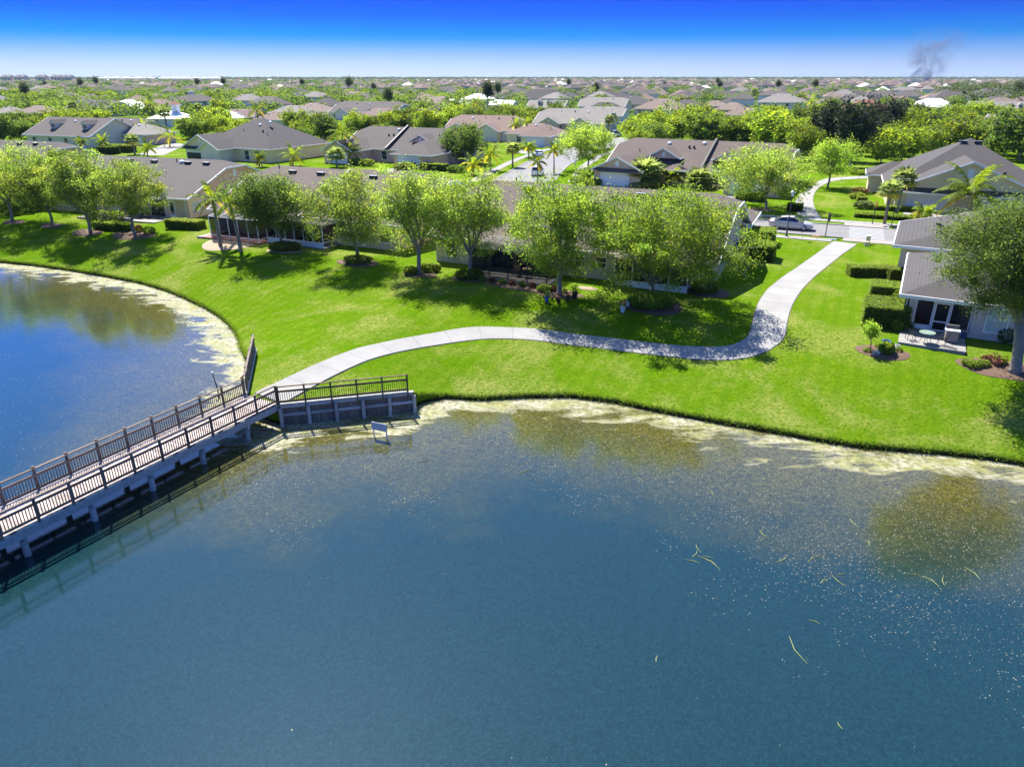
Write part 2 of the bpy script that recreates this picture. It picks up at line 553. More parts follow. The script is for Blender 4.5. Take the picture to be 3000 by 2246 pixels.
def ys(x):
    return np.interp(x, SH[:, 0], SH[:, 1])
_sp = []
for i in range(len(SH) - 1):
    if max(abs(SH[i, 0]), abs(SH[i + 1, 0])) > 100: continue
    k_ = max(int(np.hypot(*(SH[i + 1, :2] - SH[i, :2])) / 0.7), 1)
    for j_ in range(k_): _sp.append(SH[i] + (SH[i + 1] - SH[i]) * (j_ / k_))
_sp = np.array(_sp)
def tz_arr(P):
    P = np.asarray(P, float)
    d, _ = shore_info(P)
    zl = np.empty(len(P))
    for s_ in range(0, len(P), 4000):
        q = P[s_:s_ + 4000]
        d2 = ((q[:, None, :] - _sp[None, :, :2]) ** 2).sum(2)
        w_ = 1 / (d2 + 0.03) ** 2.5
        zl[s_:s_ + 4000] = (w_ * _sp[None, :, 2]).sum(1) / w_.sum(1)
    w = np.interp(P[:, 0], [-46, -33, -22, -9, 12, 24], [15.5, 11, 11.5, 19, 19, 12])      # width of the sloping lawn
    t = np.clip(d / w, 0, 1)
    return zl * (1 - t) ** 1.4
def tz(x, y):
    return float(tz_arr([(x, y)])[0])
G0 = G
def G(px, py, z=None):
    """survey point -> world point on the given level, or on the ground"""
    if z is not None: return G0(px, py, z)
    p = G0(px, py, 0.0)
    if p.y > 120 or p.y < 0: return p
    z = 0.0
    for _ in range(14):
        z = 0.5 * z + 0.5 * tz(p.x, p.y); p = G0(px, py, z)
    return p

xs = np.concatenate([[-9000, -4000, -2000, -1000, -500, -250], np.arange(-160, -64, 3.0), np.arange(-64, -21, 0.45), np.arange(-21, -12.5, 0.1),
                     np.arange(-12.5, 30, 0.3), np.arange(30, 62, 1.0), np.arange(62, 160, 4.0), [250, 500, 1000, 2000, 4000, 9000]])
rows = np.array([-0.35, -0.12, 0.0, 0.12, 0.35, 0.7, 1.2, 1.9, 2.8, 3.8, 4.9, 6.1, 7.4, 8.8, 10.3, 12, 14, 16, 18, 20.5, 23.5, 27, 32, 40, 65, 110, 200, 400, 800, 1600, 3200, 6500, 13000])
XX, RR = np.meshgrid(xs, rows, indexing='ij')
YY = ys(XX) + RR
PP = np.stack([XX.ravel(), YY.ravel()], 1)
ZZ = tz_arr(PP).reshape(XX.shape)
jit = 0.05 * np.sin(XX * 7.1) + 0.05 * np.sin(XX * 17.3 + 1)
ZZ[:, 0] = -3.2
ZZ[:, 1] = -2.95
ZZ[:, 2] = ZZ[:, 2] - 0.12
nx, ny = XX.shape
V = np.stack([XX.ravel(), YY.ravel(), ZZ.ravel()], 1)
idx = np.arange(nx * ny).reshape(nx, ny)
Fq = np.stack([idx[:-1, :-1], idx[1:, :-1], idx[1:, 1:], idx[:-1, 1:]], -1).reshape(-1, 4)
gm = np_mesh('lawn', V, Fq)
gm.polygons.foreach_set('use_smooth', np.ones(len(gm.polygons), bool))

m, n, l, b = new_mat('lawn_grass')
geo = N(n, 'ShaderNodeNewGeometry'); pos = geo.outputs['Position']
sep = N(n, 'ShaderNodeSeparateXYZ'); l.new(pos, sep.inputs[0])
big = noise(n, l, pos, 0.07, 4, 0.6)
mid = noise(n, l, pos, 0.45, 5, 0.65)
fin = noise(n, l, pos, 5.0, 4, 0.75)
vfin = noise(n, l, pos, 26.0, 2, 0.7)
c = mixc(n, l, rmp(n, l, big, 0.35, 0.65), (0.085, 0.205, 0.004), (0.132, 0.240, 0.007))
c = mixc(n, l, mth(n, l, 'MULTIPLY', rmp(n, l, mid, 0.42, 0.66), 0.8), c, (0.195, 0.262, 0.030))
c = mixc(n, l, mth(n, l, 'MULTIPLY', rmp(n, l, noise(n, l, pos, 1.3, 4, 0.75), 0.46, 0.68), 0.7), c, (0.060, 0.155, 0.002))
c = mixc(n, l, mth(n, l, 'MULTIPLY', rmp(n, l, fin, 0.44, 0.64), 0.85), c, (0.043, 0.115, 0.002))
c = mixc(n, l, mth(n, l, 'MULTIPLY', rmp(n, l, vfin, 0.48, 0.68), 0.7), c, (0.25, 0.35, 0.015))
# mowing stripes along the path, the width of a mower
mp = N(n, 'ShaderNodeMapping'); l.new(pos, mp.inputs[0]); mp.inputs['Rotation'].default_value = (0, 0, math.radians(26))
wv = N(n, 'ShaderNodeTexWave'); wv.bands_direction = 'X'
l.new(mp.outputs[0], wv.inputs[0]); wv.inputs['Scale'].default_value = 0.30; wv.inputs['Distortion'].default_value = 2.2; wv.inputs['Detail'].default_value = 3; wv.inputs['Detail Scale'].default_value = 0.5
c = mixc(n, l, mth(n, l, 'MULTIPLY', rmp(n, l, wv.outputs['Fac'], 0.3, 0.9), 0.42), c, (0.085, 0.185, 0.006))
# dry patches and thin arcs left by the mower
dry = noise(n, l, pos, 0.16, 6, 0.65, 0.5)
dryf = mth(n, l, 'MULTIPLY', rmp(n, l, dry, 0.48, 0.66), 0.85)
dryf = mth(n, l, 'MULTIPLY', dryf, rmp(n, l, fin, 0.62, 0.40))
c = mixc(n, l, dryf, c, (0.34, 0.32, 0.10))
# soil of the bank under the turf edge
bank = rmp(n, l, sep.outputs[2], -2.24, -2.34)
c = mixc(n, l, bank, c, (0.035, 0.033, 0.012))
# beyond the estate: woodland floor and yards
far = rmp(n, l, sep.outputs[1], 150, 420)
fn = noise(n, l, pos, 0.03, 5, 0.7)
fcol = mixc(n, l, rmp(n, l, fn, 0.4, 0.6), (0.045, 0.09, 0.012), (0.10, 0.15, 0.03))
c = mixc(n, l, far, c, fcol)
l.new(c, b.inputs['Base Color'])
b.inputs['Roughness'].default_value = 0.85
b.inputs['Specular IOR Level'].default_value = 0.0
hsum = mth(n, l, 'ADD', fin, mth(n, l, 'MULTIPLY', vfin, 0.6))
bump(n, l, hsum, 1.0, 0.14, b)
M['lawn'] = m
lawn = link('ground', gm, mats=m); tag(lawn, kind='structure')

# water: one sheet, with the distance to the shore stored on it
wx = np.concatenate([[-400, -250, -160], np.arange(-110, -56, 3.0), np.arange(-56, 40, 0.6), np.arange(40, 120, 5.0), [160, 250, 400]])
wy = np.concatenate([[-300, -150, -60, -20], np.arange(0, 88, 0.6), [95, 105]])
AX, AY = np.meshgrid(wx, wy, indexing='ij')
P2 = np.stack([AX.ravel(), AY.ravel()], 1)
sd, _ = shore_info(P2)
inland = P2[:, 1] > ys(P2[:, 0])
sd = np.where(inland, -0.3, sd)
nwx, nwy = AX.shape
wi = np.arange(nwx * nwy).reshape(nwx, nwy)
wm = np_mesh('lake_water', np.stack([P2[:, 0], P2[:, 1], np.full(len(P2), WATER_Z)], 1),
             np.stack([wi[:-1, :-1], wi[1:, :-1], wi[1:, 1:], wi[:-1, 1:]], -1).reshape(-1, 4))
at = wm.attributes.new('shore', 'FLOAT', 'POINT'); at.data.foreach_set('value', sd.astype(np.float32))
m, n, l, b = new_mat('lake_surface')
geo = N(n, 'ShaderNodeNewGeometry'); pos = geo.outputs['Position']
sep = N(n, 'ShaderNodeSeparateXYZ'); l.new(pos, sep.inputs[0])
sa = N(n, 'ShaderNodeAttribute', attribute_name='shore'); sh = sa.outputs['Fac']
# water body: weedy shallows towards the bank, blue-green depth
wob = noise(n, l, pos, 0.22, 5, 0.6)
shw = mth(n, l, 'ADD', sh, mth(n, l, 'MULTIPLY_ADD', wob, 10.0, -5.0))
shal = rmp(n, l, shw, 13.0, 2.5)
deepc = mixc(n, l, rmp(n, l, noise(n, l, pos, 0.05, 3), 0.35, 0.65), (0.003, 0.017, 0.020), (0.0055, 0.020, 0.021))
wf = noise(n, l, pos, 5.0, 5, 0.85)
weed = mixc(n, l, rmp(n, l, wf, 0.35, 0.65), (0.024, 0.024, 0.003), (0.125, 0.112, 0.018))
ripple_tone = noise(n, l, pos, 11.0, 4, 0.8)
deepc = mixc(n, l, rmp(n, l, ripple_tone, 0.38, 0.64), deepc, (0.009, 0.036, 0.040))  # ripple glimmer painted into the deep colour as fine speckle
body = mixc(n, l, mth(n, l, 'MULTIPLY', shal, 0.9), deepc, weed)
# floating scum drifted against the bank
mp = N(n, 'ShaderNodeMapping'); l.new(pos, mp.inputs[0]); mp.inputs['Rotation'].default_value = (0, 0, math.radians(-20)); mp.inputs['Scale'].default_value = (0.35, 1.0, 1)
s1 = noise(n, l, mp.outputs[0], 0.75, 6, 0.62, 1.2)
s2 = noise(n, l, pos, 3.5, 4, 0.7)
near = rmp(n, l, mth(n, l, 'ADD', sh, mth(n, l, 'MULTIPLY_ADD', noise(n, l, pos, 0.35, 3), 6.0, -3.0)), 6.2, 0.4)
sraw = mth(n, l, 'ADD', mth(n, l, 'MULTIPLY', near, 0.62), mth(n, l, 'MULTIPLY_ADD', s1, 1.15, mth(n, l, 'MULTIPLY_ADD', s2, 0.5, -0.78)))
scum = rmp(n, l, sraw, 0.42, 0.58)
scum = mth(n, l, 'MULTIPLY', scum, rmp(n, l, sh, 9.0, 4.0))
s3 = noise(n, l, pos, 0.9, 4, 0.6)
scol = mixc(n, l, rmp(n, l, s3, 0.40, 0.62), (0.36, 0.345, 0.26), (0.24, 0.25, 0.075))
scol = mixc(n, l, rmp(n, l, s2, 0.42, 0.62), scol, (0.13, 0.125, 0.045))
col_ = mixc(n, l, scum, body, scol)
l.new(col_, b.inputs['Base Color'])
rgh = mth(n, l, 'MULTIPLY_ADD', scum, 0.65, 0.012)
l.new(rgh, b.inputs['Roughness'])
b.inputs['IOR'].default_value = 1.58
l.new(mth(n, l, 'MULTIPLY_ADD', scum, -0.45, 0.62), b.inputs['Specular IOR Level'])
# wind ripples, stronger out on the left of the bridge
rip = N(n, 'ShaderNodeMapping'); l.new(pos, rip.inputs[0]); rip.inputs['Rotation'].default_value = (0, 0, math.radians(-25)); rip.inputs['Scale'].default_value = (0.55, 2.2, 1)
r1 = noise(n, l, rip.outputs[0], 1.3, 3, 0.6)
r2 = noise(n, l, pos, 8.0, 5, 0.75)
rw = rmp(n, l, sep.outputs[0], -26, -50)
hh = mth(n, l, 'ADD', mth(n, l, 'MULTIPLY', r1, mth(n, l, 'MULTIPLY_ADD', rw, 1.8, 0.35)), mth(n, l, 'MULTIPLY', r2, 0.30))
bump(n, l, hh, 0.13, 0.04, b)
M['water'] = m
water = link('water', wm, mats=m); tag(water, kind='structure')

# ------------------------------------------------------------------ the curved path of concrete slabs
def C2(x, y): return (650 + .2939 * x, 950 + .2939 * y)
def C7(x, y): return (1300 + .4295 * x, 400 + .4295 * y)
def C8(x, y): return (2150 + .4227 * x, 400 + .4227 * y)
up_px = [C2(330, 690), C2(570, 577), C2(800, 467), C2(1030, 367), C2(1280, 267), C2(1500, 207), C2(1830, 137), C2(2212, 72), C7(150, 1301), C7(270, 1297), C7(590, 1307), C7(840, 1340),
         C7(1080, 1368), C7(1320, 1397), C7(1570, 1425), C7(1800, 1440), C7(1950, 1436), C8(40, 1432), C8(92, 1408), C8(118, 1350), C8(130, 1280), C8(170, 1150), C8(230, 1060), C8(330, 980), C8(450, 900), C8(570, 815), C8(690, 727)]
lo_px = [C2(560, 812), C2(720, 740), C2(850, 655), C2(1060, 550), C2(1280, 437), C2(1600, 310), C2(1960, 235), C2(2212, 200), C7(0, 1412), C7(280, 1377), C7(550, 1380), C7(790, 1410), C7(1030, 1440),
         C7(1270, 1470), C7(1540, 1500), C7(1820, 1533), C8(0, 1553), C8(150, 1535), C8(270, 1500), C8(330, 1460), C8(358, 1400), C8(365, 1300), C8(380, 1230), C8(410, 1150), C8(470, 1060), C8(560, 970), C8(660, 890), C8(760, 810), C8(870, 737)]
def world_line(px, z=None):
    q = [G(*p, z) for p in px]
    return np.array([[v.x, v.y] for v in q])
def resample(L, nn):
    s = np.concatenate([[0], np.cumsum(np.hypot(*np.diff(L, axis=0).T))])
    t = np.linspace(0, s[-1], nn)
    return np.stack([np.interp(t, s, L[:, 0]), np.interp(t, s, L[:, 1])], 1)
def smooth(L, k=3):
    for _ in range(k):
        L[1:-1] = (L[:-2] + 2 * L[1:-1] + L[2:]) / 4
    return L
UPL = smooth(resample(world_line(up_px), 240), 10); LOL0 = smooth(resample(world_line(lo_px), 240), 10)
# pair each far-edge point with the nearest near-edge point
pairs = []
j = 0
for i in range(240):
    cand = LOL0[j:j + 40]
    jj = j + int(np.argmin(((cand - UPL[i]) ** 2).sum(1)))
    j = max(j, jj); pairs.append(j)
LOL = smooth(np.array([LOL0[k] for k in pairs]), 8)
MID = (UPL + LOL) / 2
ss = np.concatenate([[0], np.cumsum(np.hypot(*np.diff(MID, axis=0).T))])
PATH_POLY = np.concatenate([UPL, LOL[::-1]])
path = None
mb = MB()
bedv = []
for i in range(0, 240, 3):
    a, c_ = UPL[i], LOL[i]
    d = (a - c_); d = d / max(np.linalg.norm(d), 1e-6) * 0.06
    a2, c2 = a + d, c_ - d
    bedv.append((a2[0], a2[1], tz(*a2) + 0.012)); bedv.append((c2[0], c2[1], tz(*c2) + 0.012))
mb.add(bedv, [(2 * i, 2 * i + 1, 2 * i + 3, 2 * i + 2) for i in range(len(bedv) // 2 - 1)])
path = mb.build('path', plain('path_bed_soil', (0.10, 0.09, 0.06), 0.95, 0.3)); tag(path, kind='structure')
def tz_mesh(x, y):
    i = int(np.clip(np.searchsorted(xs, x) - 1, 0, len(xs) - 2)); f = (x - xs[i]) / (xs[i + 1] - xs[i])
    return max(np.interp(y, YY[i], ZZ[i]), np.interp(y, YY[i + 1], ZZ[i + 1]))
nslab = int(ss[-1] / 2.35)
SL = []
for k in range(nslab):
    tt = np.linspace(ss[-1] * k / nslab + 0.009, ss[-1] * (k + 1) / nslab - 0.009, 4)
    ux = np.interp(tt, ss, UPL[:, 0]); uy = np.interp(tt, ss, UPL[:, 1]); lx = np.interp(tt, ss, LOL[:, 0]); ly = np.interp(tt, ss, LOL[:, 1])
    zu = [tz(ux[i], uy[i]) + 0.04 for i in range(4)]; zl_ = [tz(lx[i], ly[i]) + 0.04 for i in range(4)]
    lift = 0.0
    for i in range(4):
        for c_ in np.linspace(0, 1, 7):
            lift = max(lift, tz_mesh(ux[i] * (1 - c_) + lx[i] * c_, uy[i] * (1 - c_) + ly[i] * c_) + 0.025 - (zu[i] * (1 - c_) + zl_[i] * c_))
    SL.append((ux, uy, lx, ly, zu, zl_, lift))
LJ = [max(SL[max(k - 1, 0)][6], SL[min(k, nslab - 1)][6]) for k in range(nslab + 1)]
for k, (ux, uy, lx, ly, zu, zl_, lift) in enumerate(SL):
    lf = [LJ[k] * (1 - i / 3) + LJ[k + 1] * i / 3 for i in range(4)]
    p3 = [(ux[i], uy[i], zu[i] + lf[i]) for i in range(4)] + [(lx[i], ly[i], zl_[i] + lf[i]) for i in (3, 2, 1, 0)]
    mb = MB(); nn = 8
    vs = p3 + [(p[0], p[1], p[2] - 0.12) for p in p3]
    mb.add(vs, [(i, i + 1, 6 - i, 7 - i) for i in range(3)] + [((i + 1) % nn, i, nn + i, nn + (i + 1) % nn) for i in range(nn)])
    mb.build('slab', M['concrete'], path)

# ------------------------------------------------------------------ street at the right, sidewalks, crossing
def strip(name, A, B, z, mat, parent=None, th=0.0, kind='structure'):
    """sheet between two world polylines of equal length"""
    mb = MB(); vs = []
    for a, c_ in zip(A, B):
        vs += [(a[0], a[1], z), (c_[0], c_[1], z)]
    k = len(A)
    mb.add(vs, [(2 * i, 2 * i + 1, 2 * i + 3, 2 * i + 2) for i in range(k - 1)])
    if th:
        vs2 = [(v[0], v[1], z - th) for v in vs]
        mb.add(vs + vs2, [(2 * i + 1, 2 * i + 3, 2 * k + 2 * i + 3, 2 * k + 2 * i + 1) for i in range(k - 1)] + [(2 * i, 2 * i + 2, 2 * k + 2 * i + 2, 2 * k + 2 * i) for i in range(k - 1)])
    o = mb.build(name, mat, parent)
    if kind and parent is None: tag(o, kind=kind)
    return o
ST0 = G(2467, 698)                                  # near kerb at the path's end
def su(a, c_=0.0): return ST0 + UX * a + WX * c_
def uline(a0, a1, c_): return [su(a0, c_), su((a0 + a1) / 2, c_), su(a1, c_)]
ROADW = 7.6
strip('road', uline(-14, 60, 0.25), uline(-14, 60, 0.25 + ROADW), 0.010, M['road'])
for c_ in (0.0, 0.25 + ROADW):
    for a0, a1 in ((-14, 0.2), (5.4, 60)):
        strip('kerb', uline(a0, a1, c_), uline(a0, a1, c_ + 0.25), 0.11 if c_ == 0 else 0.10, M['concrete2'], th=0.12)
# sidewalk on the near side (two lengths) and on the far side
sw = tag(link('sidewalk', MB().bbox(0, 0.01, 0, 0.01, -0.02, -0.01).mesh('sidewalk', M['concrete2'])), kind='structure')
k = 0
for c0, c1, r0, r1 in ((-2.6, -1.2, -13, -1.0), (-2.6, -1.2, 5.2, 40), (ROADW + 2.3, ROADW + 3.8, -14, 40)):
    a = r0
    while a < r1:
        mb = MB(); pl = [su(a, c0), su(a + 1.46, c0), su(a + 1.46, c1), su(a, c1)]
        mb.slab([(p.x, p.y, 0.05 + 0.002 * (k % 3)) for p in pl], 0.06)
        mb.build('slab', M['concrete2'], sw); a += 1.5; k += 1
# crossing: painted bars and red ramp plates
cw = thing('crosswalk', 'white barred pedestrian crossing painted where the path meets the street', 'crosswalk', (0, 0, 0))
for i in range(9):
    c0 = 0.8 + i * 0.78
    pl = [su(0.7, c0), su(4.3, c0), su(4.3, c0 + 0.22), su(0.7, c0 + 0.22)]
    mb = MB(); mb.slab([(p.x, p.y, 0.017) for p in pl], 0.005); mb.build('stripe', M['paint'], cw)
for c0, ra_, rb_ in ((-1.05, -1.6, 0.0), (ROADW + 0.75, ROADW + 0.3, ROADW + 2.3)):
    pl = [su(0.5, c0), su(4.6, c0), su(4.6, c0 + 0.8), su(0.5, c0 + 0.8)]
    mb = MB(); mb.slab([(p.x, p.y, 0.07) for p in pl], 0.03); o = mb.build('tactile_plate', plain('tactile_pink', (0.42, 0.25, 0.21), 0.85), cw)
    o['label'] = 'pinkish tactile plate at the kerb ramp'
    pl = [su(0.1, ra_), su(5.0, ra_), su(5.0, rb_), su(0.1, rb_)]
    mb = MB(); mb.slab([(p.x, p.y, 0.062) for p in pl], 0.05); mb.build('ramp_slab', M['concrete2'], cw)
# the path goes on across the street and bends right
a_px = [C8(440, 545), C8(425, 440), C8(470, 390), C8(545, 340), C8(600, 300), C8(680, 285), C8(800, 282), C8(980, 268)]
b_px = [C8(610, 575), C8(560, 500), C8(545, 440), C8(560, 385), C8(600, 345), C8(690, 304), C8(800, 297), C8(980, 287)]
A_ = smooth(resample(world_line(a_px), 40), 3); B_ = smooth(resample(world_line(b_px), 40), 3)
far_path = strip('path', A_, B_, 0.012, plain('path_bed_soil2', (0.06, 0.055, 0.03), 0.95, 0.3))
for i in range(0, 39, 3):
    pl = [A_[i], A_[min(i + 3, 39)] , B_[min(i + 3, 39)], B_[i]]
    d = (A_[min(i + 3, 39)] - A_[i]) * 0.012
    mb = MB(); mb.slab([(pl[0][0] + d[0], pl[0][1] + d[1], 0.045), (pl[1][0] - d[0], pl[1][1] - d[1], 0.045), (pl[2][0] - d[0], pl[2][1] - d[1], 0.045), (pl[3][0] + d[0], pl[3][1] + d[1], 0.045)], 0.05)
    mb.build('slab', M['concrete'], far_path)
# the street with the white parked car, running away from the lake
rl = [(1440, 534), (1553, 471), (1640, 440), (1760, 415), (1800, 402)]
rr = [(1618, 534), (1660, 486), (1720, 452), (1830, 422), (1850, 405)]
RA = smooth(resample(world_line(rl), 30), 2); RB = smooth(resample(world_line(rr), 30), 2)
strip('road', RA, RB, 0.012, M['road'])
dirv = (RB - RA) / np.linalg.norm(RB - RA, axis=1)[:, None]
strip('kerb', RA - dirv * 0.3, RA, 0.10, M['concrete2'], th=0.1)
strip('kerb', RB, RB + dirv * 0.3, 0.10, M['concrete2'], th=0.1)
for o0 in (2.6,):
    sws = strip('sidewalk', RA - dirv * (o0 + 1.7), RA - dirv * o0, 0.012, M['concrete2'])
    sws2 = strip('sidewalk', RB + dirv * o0, RB + dirv * (o0 + 1.7), 0.012, M['concrete2'])
    for i in range(29):
        for Pz, s0, s1, par in ((RA, -(o0 + 1.7), -o0, sws), (RB, o0, o0 + 1.7, sws2)):
            q = [Pz[i] + dirv[i] * s0, Pz[i + 1] + dirv[i + 1] * s0, Pz[i + 1] + dirv[i + 1] * s1, Pz[i] + dirv[i] * s1]
            dd = (q[1] - q[0]) * 0.015
            mb = MB(); mb.slab([(q[0][0] + dd[0], q[0][1] + dd[1], 0.05), (q[1][0] - dd[0], q[1][1] - dd[1], 0.05), (q[2][0] - dd[0], q[2][1] - dd[1], 0.05), (q[3][0] + dd[0], q[3][1] + dd[1], 0.05)], 0.04)
            mb.build('slab', M['concrete2'], par)

# ------------------------------------------------------------------ footbridge
BD = Vector((-0.49, -0.872, 0)).normalized()        # along the bridge, away from the abutment
BP = Vector((-BD.y, BD.x, 0)) * 1.0                 # across, from near rail to far rail
if BP.y < 0: BP = -BP
BW = 2.6
BAY = 1.515
NB = 15
bang = math.atan2(BD.y, BD.x)
bridge = thing('footbridge', 'weathered brown timber footbridge with baluster railings crossing the lake', 'bridge', CORNER.copy(), bang)
# local x runs along BD; local y: BP expressed locally is (0, -1)
SGN = 1 if (Matrix.Rotation(-bang, 3, 'Z') @ BP).y > 0 else -1
LB = NB * BAY
Wl = BW * SGN
plank = MB().box((0, 0, 0), (0.135, BW - 0.1, 0.045)).mesh('plank', M['deck'])
npl = int(LB / 0.143)
for i in range(npl):
    o = link('plank', plank, bridge, (0.07 + i * 0.143, Wl / 2, -0.0225 + 0.004 * ((i * 7) % 5 - 2) / 2))
for y in (0.0, Wl):
    s_ = -SGN if y == 0 else SGN
    mb = MB(); mb.box((LB / 2, y + s_ * 0.03, -0.25), (LB, 0.09, 0.36)); mb.build('fascia_beam', M['fascia'], bridge)
mb = MB()
for t in (0.3, 0.5, 0.7): mb.box((LB / 2, Wl * t, -0.19), (LB, 0.1, 0.26))
mb.build('joist', M['fascia'], bridge)
pile_me = MB().lathe([(0.15, 0.0), (0.145, 1.2), (0.14, 2.2)], 10).mesh('pile', M['pile'], True)
for i in range(1, NB, 2):
    for y in (-SGN * 0.0 + 0.14 * SGN, Wl - 0.14 * SGN):
        link('pile', pile_me, bridge, (i * BAY + 0.75, y, -2.65))
    mb = MB(); mb.box((i * BAY + 0.75, Wl / 2, -0.54), (0.14, BW + 0.15, 0.22)); mb.build('cross_beam', M['fascia'], bridge)
post_me = MB().box((0, 0, 0.36), (0.10, 0.10, 1.56)).mesh('post', M['rail'])
cap_me = MB().box((0, 0, 0), (0.14, 0.14, 0.035)).add([(-.06, -.06, .017), (.06, -.06, .017), (.06, .06, .017), (-.06, .06, .017), (0, 0, .05)], [(0, 1, 4), (1, 2, 4), (2, 3, 4), (3, 0, 4)]).mesh('post_cap', M['rail'])
bal_me = MB().box((0, 0, 0), (0.033, 0.033, 0.66)).mesh('baluster', M['rail'])
def railing(parent, p0, p1, nb, posts, caps, flip, nbal=11, mats=('rail',), end=True, budget=None):
    """bays of railing between two points (local to parent)"""
    p0, p1 = Vector(p0), Vector(p1)
    d = (p1 - p0); L = d.length; d = d / L; side = Vector((-d.y, d.x, 0)) * flip
    ang = math.atan2(d.y, d.x)
    mt = M[mats[0]]
    for zz, w_, h_, nm in ((1.09, 0.13, 0.045, 'top_rail'), (0.97, 0.045, 0.14, 'upper_rail'), (0.78, 0.045, 0.12, 'mid_rail'), (0.13, 0.045, 0.12, 'bottom_rail')):
        for b_ in range(nb):
            if nm == 'upper_rail': continue
            a, c_ = p0 + d * (L * b_ / nb + 0.01), p0 + d * (L * (b_ + 1) / nb - 0.01)
            mb = MB(); off = side * (0.0 if nm == 'top_rail' else -0.03)
            mb.bar(a + off + Vector((0, 0, zz)), c_ + off + Vector((0, 0, zz)), w_, h_); mb.build(nm, mt, parent)
    for b_ in range(nb + (1 if end else 0)):
        q = p0 + d * (L * b_ / nb) + side * 0.075
        o = link('post', post_me if mats[0] == 'rail' else post_g, parent, q, ang)
        if caps: link('post_cap', cap_me, parent, (q.x, q.y, q.z + 1.155), ang)
    k = 0
    for b_ in range(nb):
        for j in range(nbal):
            t = (b_ + (j + 0.9) / (nbal + 0.8)) / nb
            q = p0 + d * (L * t) - side * 0.05 * -1 * 0 + side * 0.005
            o = link('baluster', bal_me if mats[0] == 'rail' else bal_g, parent, (q.x, q.y, q.z + 0.46), ang)
post_g = MB().box((0, 0, 0.42), (0.10, 0.10, 1.50)).mesh('post', M['railg'])
bal_g = MB().box((0, 0, 0), (0.03, 0.03, 0.66)).mesh('baluster', M['railg'])
railing(bridge, (0, 0.06 * SGN, 0), (LB, 0.06 * SGN, 0), NB, True, False, -SGN)
railing(bridge, (0.1, Wl - 0.06 * SGN, 0), (LB, Wl - 0.06 * SGN, 0), NB, True, True, SGN)

# timber retaining wall right of the bridge
rd = (WALL_END - CORNER); rL = rd.length; rang = math.atan2(rd.y, rd.x)
wall = thing('retaining_wall', 'dark timber retaining wall with railing on top at the water right of the bridge', 'retaining wall', CORNER.copy(), rang)
npk = int(rL / 0.155)
for i in range(npk):
    mb = MB(); hgt = -0.10 + 0.03 * math.sin(i * 2.3)
    mb.box((0.08 + i * 0.155, -0.02 + 0.012 * math.sin(i * 1.7), (hgt - 2.2) / 2), (0.145, 0.05, hgt + 2.2)); mb.build('plank', M['piling'], wall)
for zz in (-0.18, -0.72):
    for b_ in range(5):
        mb = MB(); mb.box((rL * (b_ + .5) / 5, -0.10, zz), (rL / 5 - 0.03, 0.10, 0.17)); mb.build('waler', M['fascia'], wall)
mb = MB(); mb.box((rL / 2, -0.05, -0.055), (rL + 0.1, 0.30, 0.05)); mb.build('wall_cap', M['fascia'], wall)
for b_ in range(6):
    mb = MB(); mb.lathe([(0.11, -2.4), (0.11, -0.28), (0.09, -0.24)], 9, (min(rL * b_ / 5 + 0.15, rL + 0.05), -0.24, 0)); mb.build('wall_pile', M['pile'], wall)
railing(wall, (0.12, -0.06, -0.02), (rL - 0.3, -0.06, -0.02), 5, True, False, -1, 11, ('railg',))
# wing wall on the far side of the bridge, seen end-on
wd_ = (WING_FAR - WING_NEAR); wL = wd_.length; wang = math.atan2(wd_.y, wd_.x)
wing = thing('wing_wall', 'timber wing wall and railing seen end-on left of where the path meets the bridge', 'retaining wall', WING_NEAR.copy(), wang)
for i in range(int(wL / 0.155)):
    mb = MB(); mb.box((0.08 + i * 0.155, 0.06, -1.15), (0.145, 0.05, 2.1)); mb.build('plank', M['piling'], wing)
mb = MB(); mb.box((wL / 2, 0.1, -0.05), (wL, 0.34, 0.06)); mb.build('wall_cap', M['fascia'], wing)
for b_ in range(6):
    mb = MB(); mb.lathe([(0.11, -2.4), (0.11, -0.05), (0.09, -0.02)], 9, (wL * b_ / 5, 0.28, 0)); mb.build('wall_pile', M['rail'], wing)
railing(wing, (0.05, 0.02, 0.0), (wL - 0.1, 0.02, 0.0), 5, True, False, 1, 10)
# ------------------------------------------------------------------ houses
def clip_of(e, ze, zr, D):
    """(clip height, inset of the ridge end) of a roof end"""
    if e == 'gable': return zr, 0.0
    if e == 'hip': return ze, D / 2
    f = e
    return ze + f * (zr - ze), (1 - f) * D / 2

